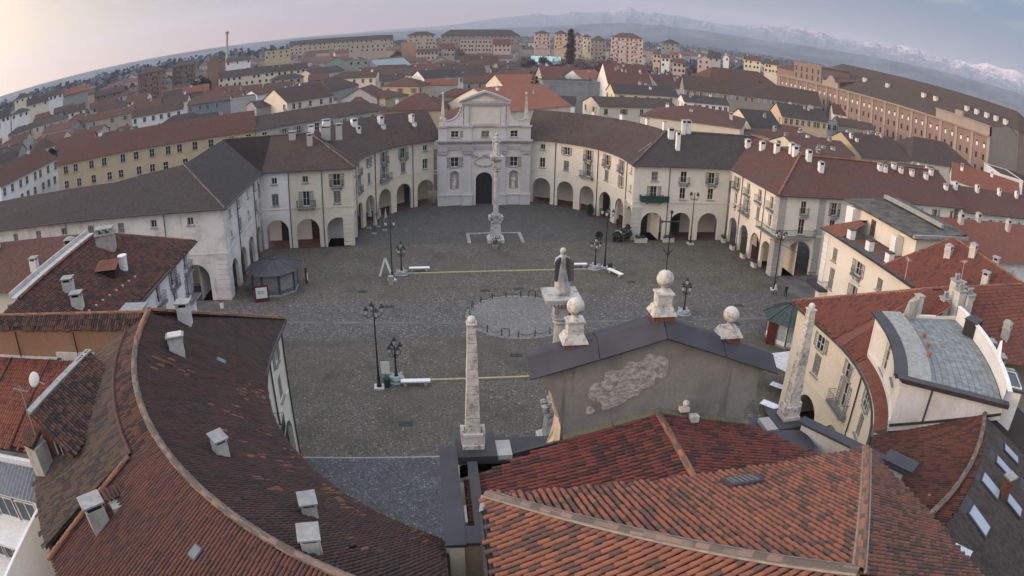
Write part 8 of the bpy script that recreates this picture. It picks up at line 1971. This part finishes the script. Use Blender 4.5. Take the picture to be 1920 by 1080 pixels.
PROT = {'bare1': tree_proto(13, 5, .3, m_twig, m_bark, 1500, 1.3, 1, 'round'), 'bare2': tree_proto(11, 4.2, .25, m_twig, m_bark, 1300, 1.2, 2, 'round'), 'poplar': tree_proto(31, 2.2, .06, m_twig, m_bark, 5200, 1.5, 3, 'poplar'),
        'ever': tree_proto(11, 4.6, .25, m_ever, m_bark, 1800, .8, 4, 'round'), 'cone': tree_proto(13, 3.4, .08, m_ever, m_bark, 1600, .8, 5, 'cone'), 'green': tree_proto(9, 3.8, .2, m_ivy, m_bark, 1500, .75, 6, 'round')}
def tree(x, y, kind, label, s=1.0, group=None, z=0, seed=0):
    nm = {'bare1': 'bare_tree', 'bare2': 'bare_tree', 'poplar': 'poplar_tree', 'ever': 'evergreen_tree', 'cone': 'conifer_tree', 'green': 'shrubby_tree'}[kind]
    r = thing(nm, label, 'tree', (x, y, z), 0, group); M = T(x, y, z, seed*1.7) @ Matrix.Scale(s, 4); t, c = PROT[kind]; link('trunk', t, r, M); link('crown', c, r, M)
TREES = [
 (77.8, 421.1, 'poplar', 1.0, 'very tall slender bare poplar standing above the apartment towers'),
 (29.2, 247.0, 'ever', 1.0, 'dark round evergreen between the faded red roof and the orange-red roof'),
 (64.2, 393.1, 'bare1', 1.0, 'bare tree left of the poplar, behind the turquoise pavilion'),
 (77.7, 390.4, 'bare1', 1.1, 'bare tree right of the poplar'),
 (70.8, 340.7, 'bare1', 1.2, 'large bare tree below the narrow cream tower'),
 (79.3, 348.9, 'bare2', 1.2, 'bare tree below the grey apartment tower'),
 (97.7, 406.1, 'bare1', 1.2, 'bare tree between the grey tower and the big apartment tower'),
 (61.6, 424.1, 'bare2', 1.1, 'bare tree in front of the pale pink tower'),
 (48.8, 415.9, 'bare1', 1.1, 'bare tree left of the pale pink tower'),
 (53.6, 415.2, 'green', 1.1, 'dark green tree left of the turquoise pavilion'),
 (94.6, 365.4, 'ever', 0.8, 'dark tree below the big apartment tower'),
 (124.1, 408.7, 'green', 0.9, 'green tree left of the small peach house'),
 (163.8, 382.6, 'ever', 1.1, 'dark evergreen right of the pinkish gabled house'),
 (174.0, 388.9, 'bare1', 1.0, 'bare tree between the gabled house and the villas'),
 (157.1, 319.1, 'ever', 1.0, 'dark evergreen in front of the cream villas'),
 (151.5, 299.5, 'ever', 1.0, 'second dark evergreen in front of the villas, nearer the palace'),
 (157.8, 330.0, 'green', 0.9, 'green tree left of the dark evergreens by the villas'),
 (-134.8, 358.8, 'ever', 1.2, 'dark tree between the brick apartment block and the chapel gable'),
 (-121.9, 415.1, 'ever', 1.1, 'dark tree above the long cream mansion'),
 (-124.3, 445.4, 'cone', 1.0, 'dark conifer above the long cream mansion'),
 (-32.4, 519.5, 'bare2', 1.2, 'dark tree left of the tall beige block'),
 (12.3, 519.5, 'bare1', 1.2, 'bare tree left of the flat beige block'),
 (184.1, 482.6, 'bare2', 1.0, 'bare tree left of the pinkish gabled house'),
 (-124.6, 163.5, 'green', 0.9, 'scrubby green tree near the left edge above the red roofs'),
 (-128.9, 178.8, 'green', 0.8, 'smaller scrubby tree right of the one near the left edge'),
 (-122.7, 152.6, 'bare2', 0.7, 'bare shrub tree nearest the left edge'),
]
MAST = (-173.1, 535.6)

for i, (x, y, k, s, lab) in enumerate(TREES): tree(x, y, k, lab, s, 'trees among the houses', 0, i)
# far woods and garden belts that read as one mass
def wood(name, bands, m, seed, size):
    rd = random.Random(seed); b = MB()
    for a0, a1, d0, d1, h, n in bands:
        for i in range(n):
            az = R(rd.uniform(a0, a1)); D = rd.uniform(d0, d1); x, y = CAM.x+D*math.sin(az), D*math.cos(az); hh = h*rd.uniform(.5, 1.0)
            for k in range(9):
                p = Vector((x+rd.uniform(-1, 1)*size*1.2, y+rd.uniform(-1, 1)*size*1.2, hh*rd.uniform(.25, 1))); d = Vector((rd.uniform(-1, 1), rd.uniform(-1, 1), rd.uniform(.2, 1))).normalized()*size*rd.uniform(.5, 1); s = d.orthogonal().normalized()*size*.5
                b.poly([p-s, p+s, p+d+s*.3, p+d-s*.5])
    return b.build(name, m, None, kind='stuff')
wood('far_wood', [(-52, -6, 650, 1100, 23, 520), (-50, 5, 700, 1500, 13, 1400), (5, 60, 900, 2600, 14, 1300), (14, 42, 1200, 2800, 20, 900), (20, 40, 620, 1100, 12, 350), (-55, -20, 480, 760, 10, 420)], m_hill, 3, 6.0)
wood('garden_belt', [(8, 20, 300, 540, 11, 420), (-3, 4, 330, 470, 8, 90), (20, 34, 330, 600, 8, 260), (-32, -16, 330, 480, 7, 160), (-45, -30, 180, 330, 5, 120)], m_twig, 4, 2.6)
# distant roofs that fade into the haze on the left and centre: plain gabled houses, too small to tell apart singly
rd = random.Random(11); fb = MB()
for i in range(1000):
    az = R(rd.uniform(-58, 58)); D = rd.uniform(440, 1000) if az < R(8) else rd.uniform(700, 1500); x, y = CAM.x+D*math.sin(az), D*math.cos(az); w, dp, h, rz = rd.uniform(9, 24), rd.uniform(9, 13), rd.uniform(6, 15) if D > 560 else rd.uniform(6, 10), rd.choice([0, .3, 1.57, -.4])
    if az > R(26) and D < 700: continue
    co, si = math.cos(rz), math.sin(rz); P = lambda X, Y, z: (x+X*co-Y*si, y+X*si+Y*co, z); mi = rd.randrange(3)
    fb.box((x, y, h/2), (w, dp, h), mi, rz, False); fb.poly([P(-w/2-.3, -dp/2-.4, h-.1), P(w/2+.3, -dp/2-.4, h-.1), P(w/2+.3, 0, h+2.6), P(-w/2-.3, 0, h+2.6)], 3+i % 2); fb.poly([P(w/2+.3, dp/2+.4, h-.1), P(-w/2-.3, dp/2+.4, h-.1), P(-w/2-.3, 0, h+2.6), P(w/2+.3, 0, h+2.6)], 3+i % 2)
    fb.poly([P(-w/2, -dp/2, h), P(-w/2, 0, h+2.5), P(-w/2, dp/2, h)], mi); fb.poly([P(w/2, -dp/2, h), P(w/2, dp/2, h), P(w/2, 0, h+2.5)], mi)
fb.build('far_town', [WALLC['beige'], WALLC['greyw'], WALLC['pink'], plain('far_roof_brown', (.115, .062, .052), .9), plain('far_roof_grey', (.065, .062, .06), .9)], None, kind='stuff')
# smaller houses crowded between the ones above
rd = random.Random(23); placed = [((t[0]+t[2])/2, (t[1]+t[3])/2, max(10, math.hypot(t[2]-t[0], t[3]-t[1])*.6)) for t in TOWN]
LBL = {'white': 'small white house', 'beige': 'small beige house', 'grey': 'small grey house', 'cream': 'small cream house', 'greyw': 'small grey-white house', 'brown': 'small brown house'}
def nearby(x, y):
    t = min(TOWN, key=lambda t: math.hypot((t[0]+t[2])/2-x, (t[1]+t[3])/2-y)); s = t[13].split(',')[0]
    for w_ in (' with ', ' under ', ' behind ', ' in front ', ' rising ', ' over ', ' above ', ' continuing ', ' right of', ' left of', ' beside ', ' below ', ' at the ', ' near ', ' cut ', ' crowded ', ' just ', ' among ', ' next '): s = s.split(w_)[0]
    c = Vector(((t[0]+t[2])/2-CAM.x, (t[1]+t[3])/2-CAM.y)); me = Vector((x-CAM.x, y-CAM.y)); cr = c.x*me.y-c.y*me.x
    side = abs(cr)/c.length > abs(me.length-c.length)
    return ('beyond the ' if me.length > c.length else 'in front of the ' if not side else 'beside the ')+s
made = 0
for k in range(2600):
    az = R(rd.choice([rd.uniform(-47, -8), rd.uniform(-50, -26), rd.uniform(-50, -26), rd.uniform(-10, 12), rd.uniform(18, 36)])); D = rd.uniform(165, 420); x, y = CAM.x+D*math.sin(az), D*math.cos(az)
    if y < 150 and abs(x) < 95 or x > 120 or y < 128: continue
    if any(math.hypot(x-a, y-b2) < r_+9 for a, b2, r_ in placed): continue
    w, rz, ze = rd.uniform(9, 17), rd.uniform(-.25, .25)-az*.6, rd.uniform(5.5, 7.8) if D < 270 else rd.uniform(8, 12) if az < R(-24) else rd.uniform(6, 10); placed.append((x, y, w*.55)); wm, rm = rd.choice(list(LBL)), rd.choice(['dark', 'redb', 'slate', 'redb'])
    A_, B_ = (x-w/2*math.cos(rz), y-w/2*math.sin(rz)), (x+w/2*math.cos(rz), y+w/2*math.sin(rz))
    h_ = house(A_, B_, ze, rd.uniform(8, 10), ze+rd.uniform(2, 3), rd.choice('ggh'), WALLC[wm], ROOFC[rm], 1, max(2, int(w/3.5)), rd.choice([0, 1]), LBL[wm]+' with '+{'dark': 'brown', 'redb': 'red-brown', 'slate': 'dark slate'}[rm]+' roof, '+nearby(x, y), 500+k)
    h_['group'] = 'small houses crowded between the larger ones'; made += 1
    if made >= 135: break
tw = thing('mast', 'slender mast with a slightly wider head standing on the left skyline', 'mast', (-190, 470, 0)); Tx, Ty = MAST
b = MB(); b.lathe((Tx, Ty, 0), [(1.5, 0), (1.1, 30), (1.0, 41)], 8); b.build('shaft', m_stone2, tw); b = MB(); b.lathe((Tx, Ty, 40.6), [(1.0, 0), (1.9, .6), (1.9, 1.8), (.6, 2.2)], 10); b.build('head', m_slab, tw)
# ---------------------------------------------------------------- morning haze round everything
hm = bpy.data.materials.new('haze'); hm.use_nodes = True; ht = hm.node_tree; ht.nodes.clear()
pv = ht.nodes.new('ShaderNodeVolumePrincipled'); ho = ht.nodes.new('ShaderNodeOutputMaterial'); ht.links.new(pv.outputs[0], ho.inputs['Volume'])
pv.inputs['Color'].default_value = (.72, .82, 1.0, 1); pv.inputs['Density'].default_value = 1.25e-4; pv.inputs['Anisotropy'].default_value = .1
b = MB(); b.box((0, 2500, 193), (13600, 8000, 390)); hz = b.build('haze', hm, kind='stuff')
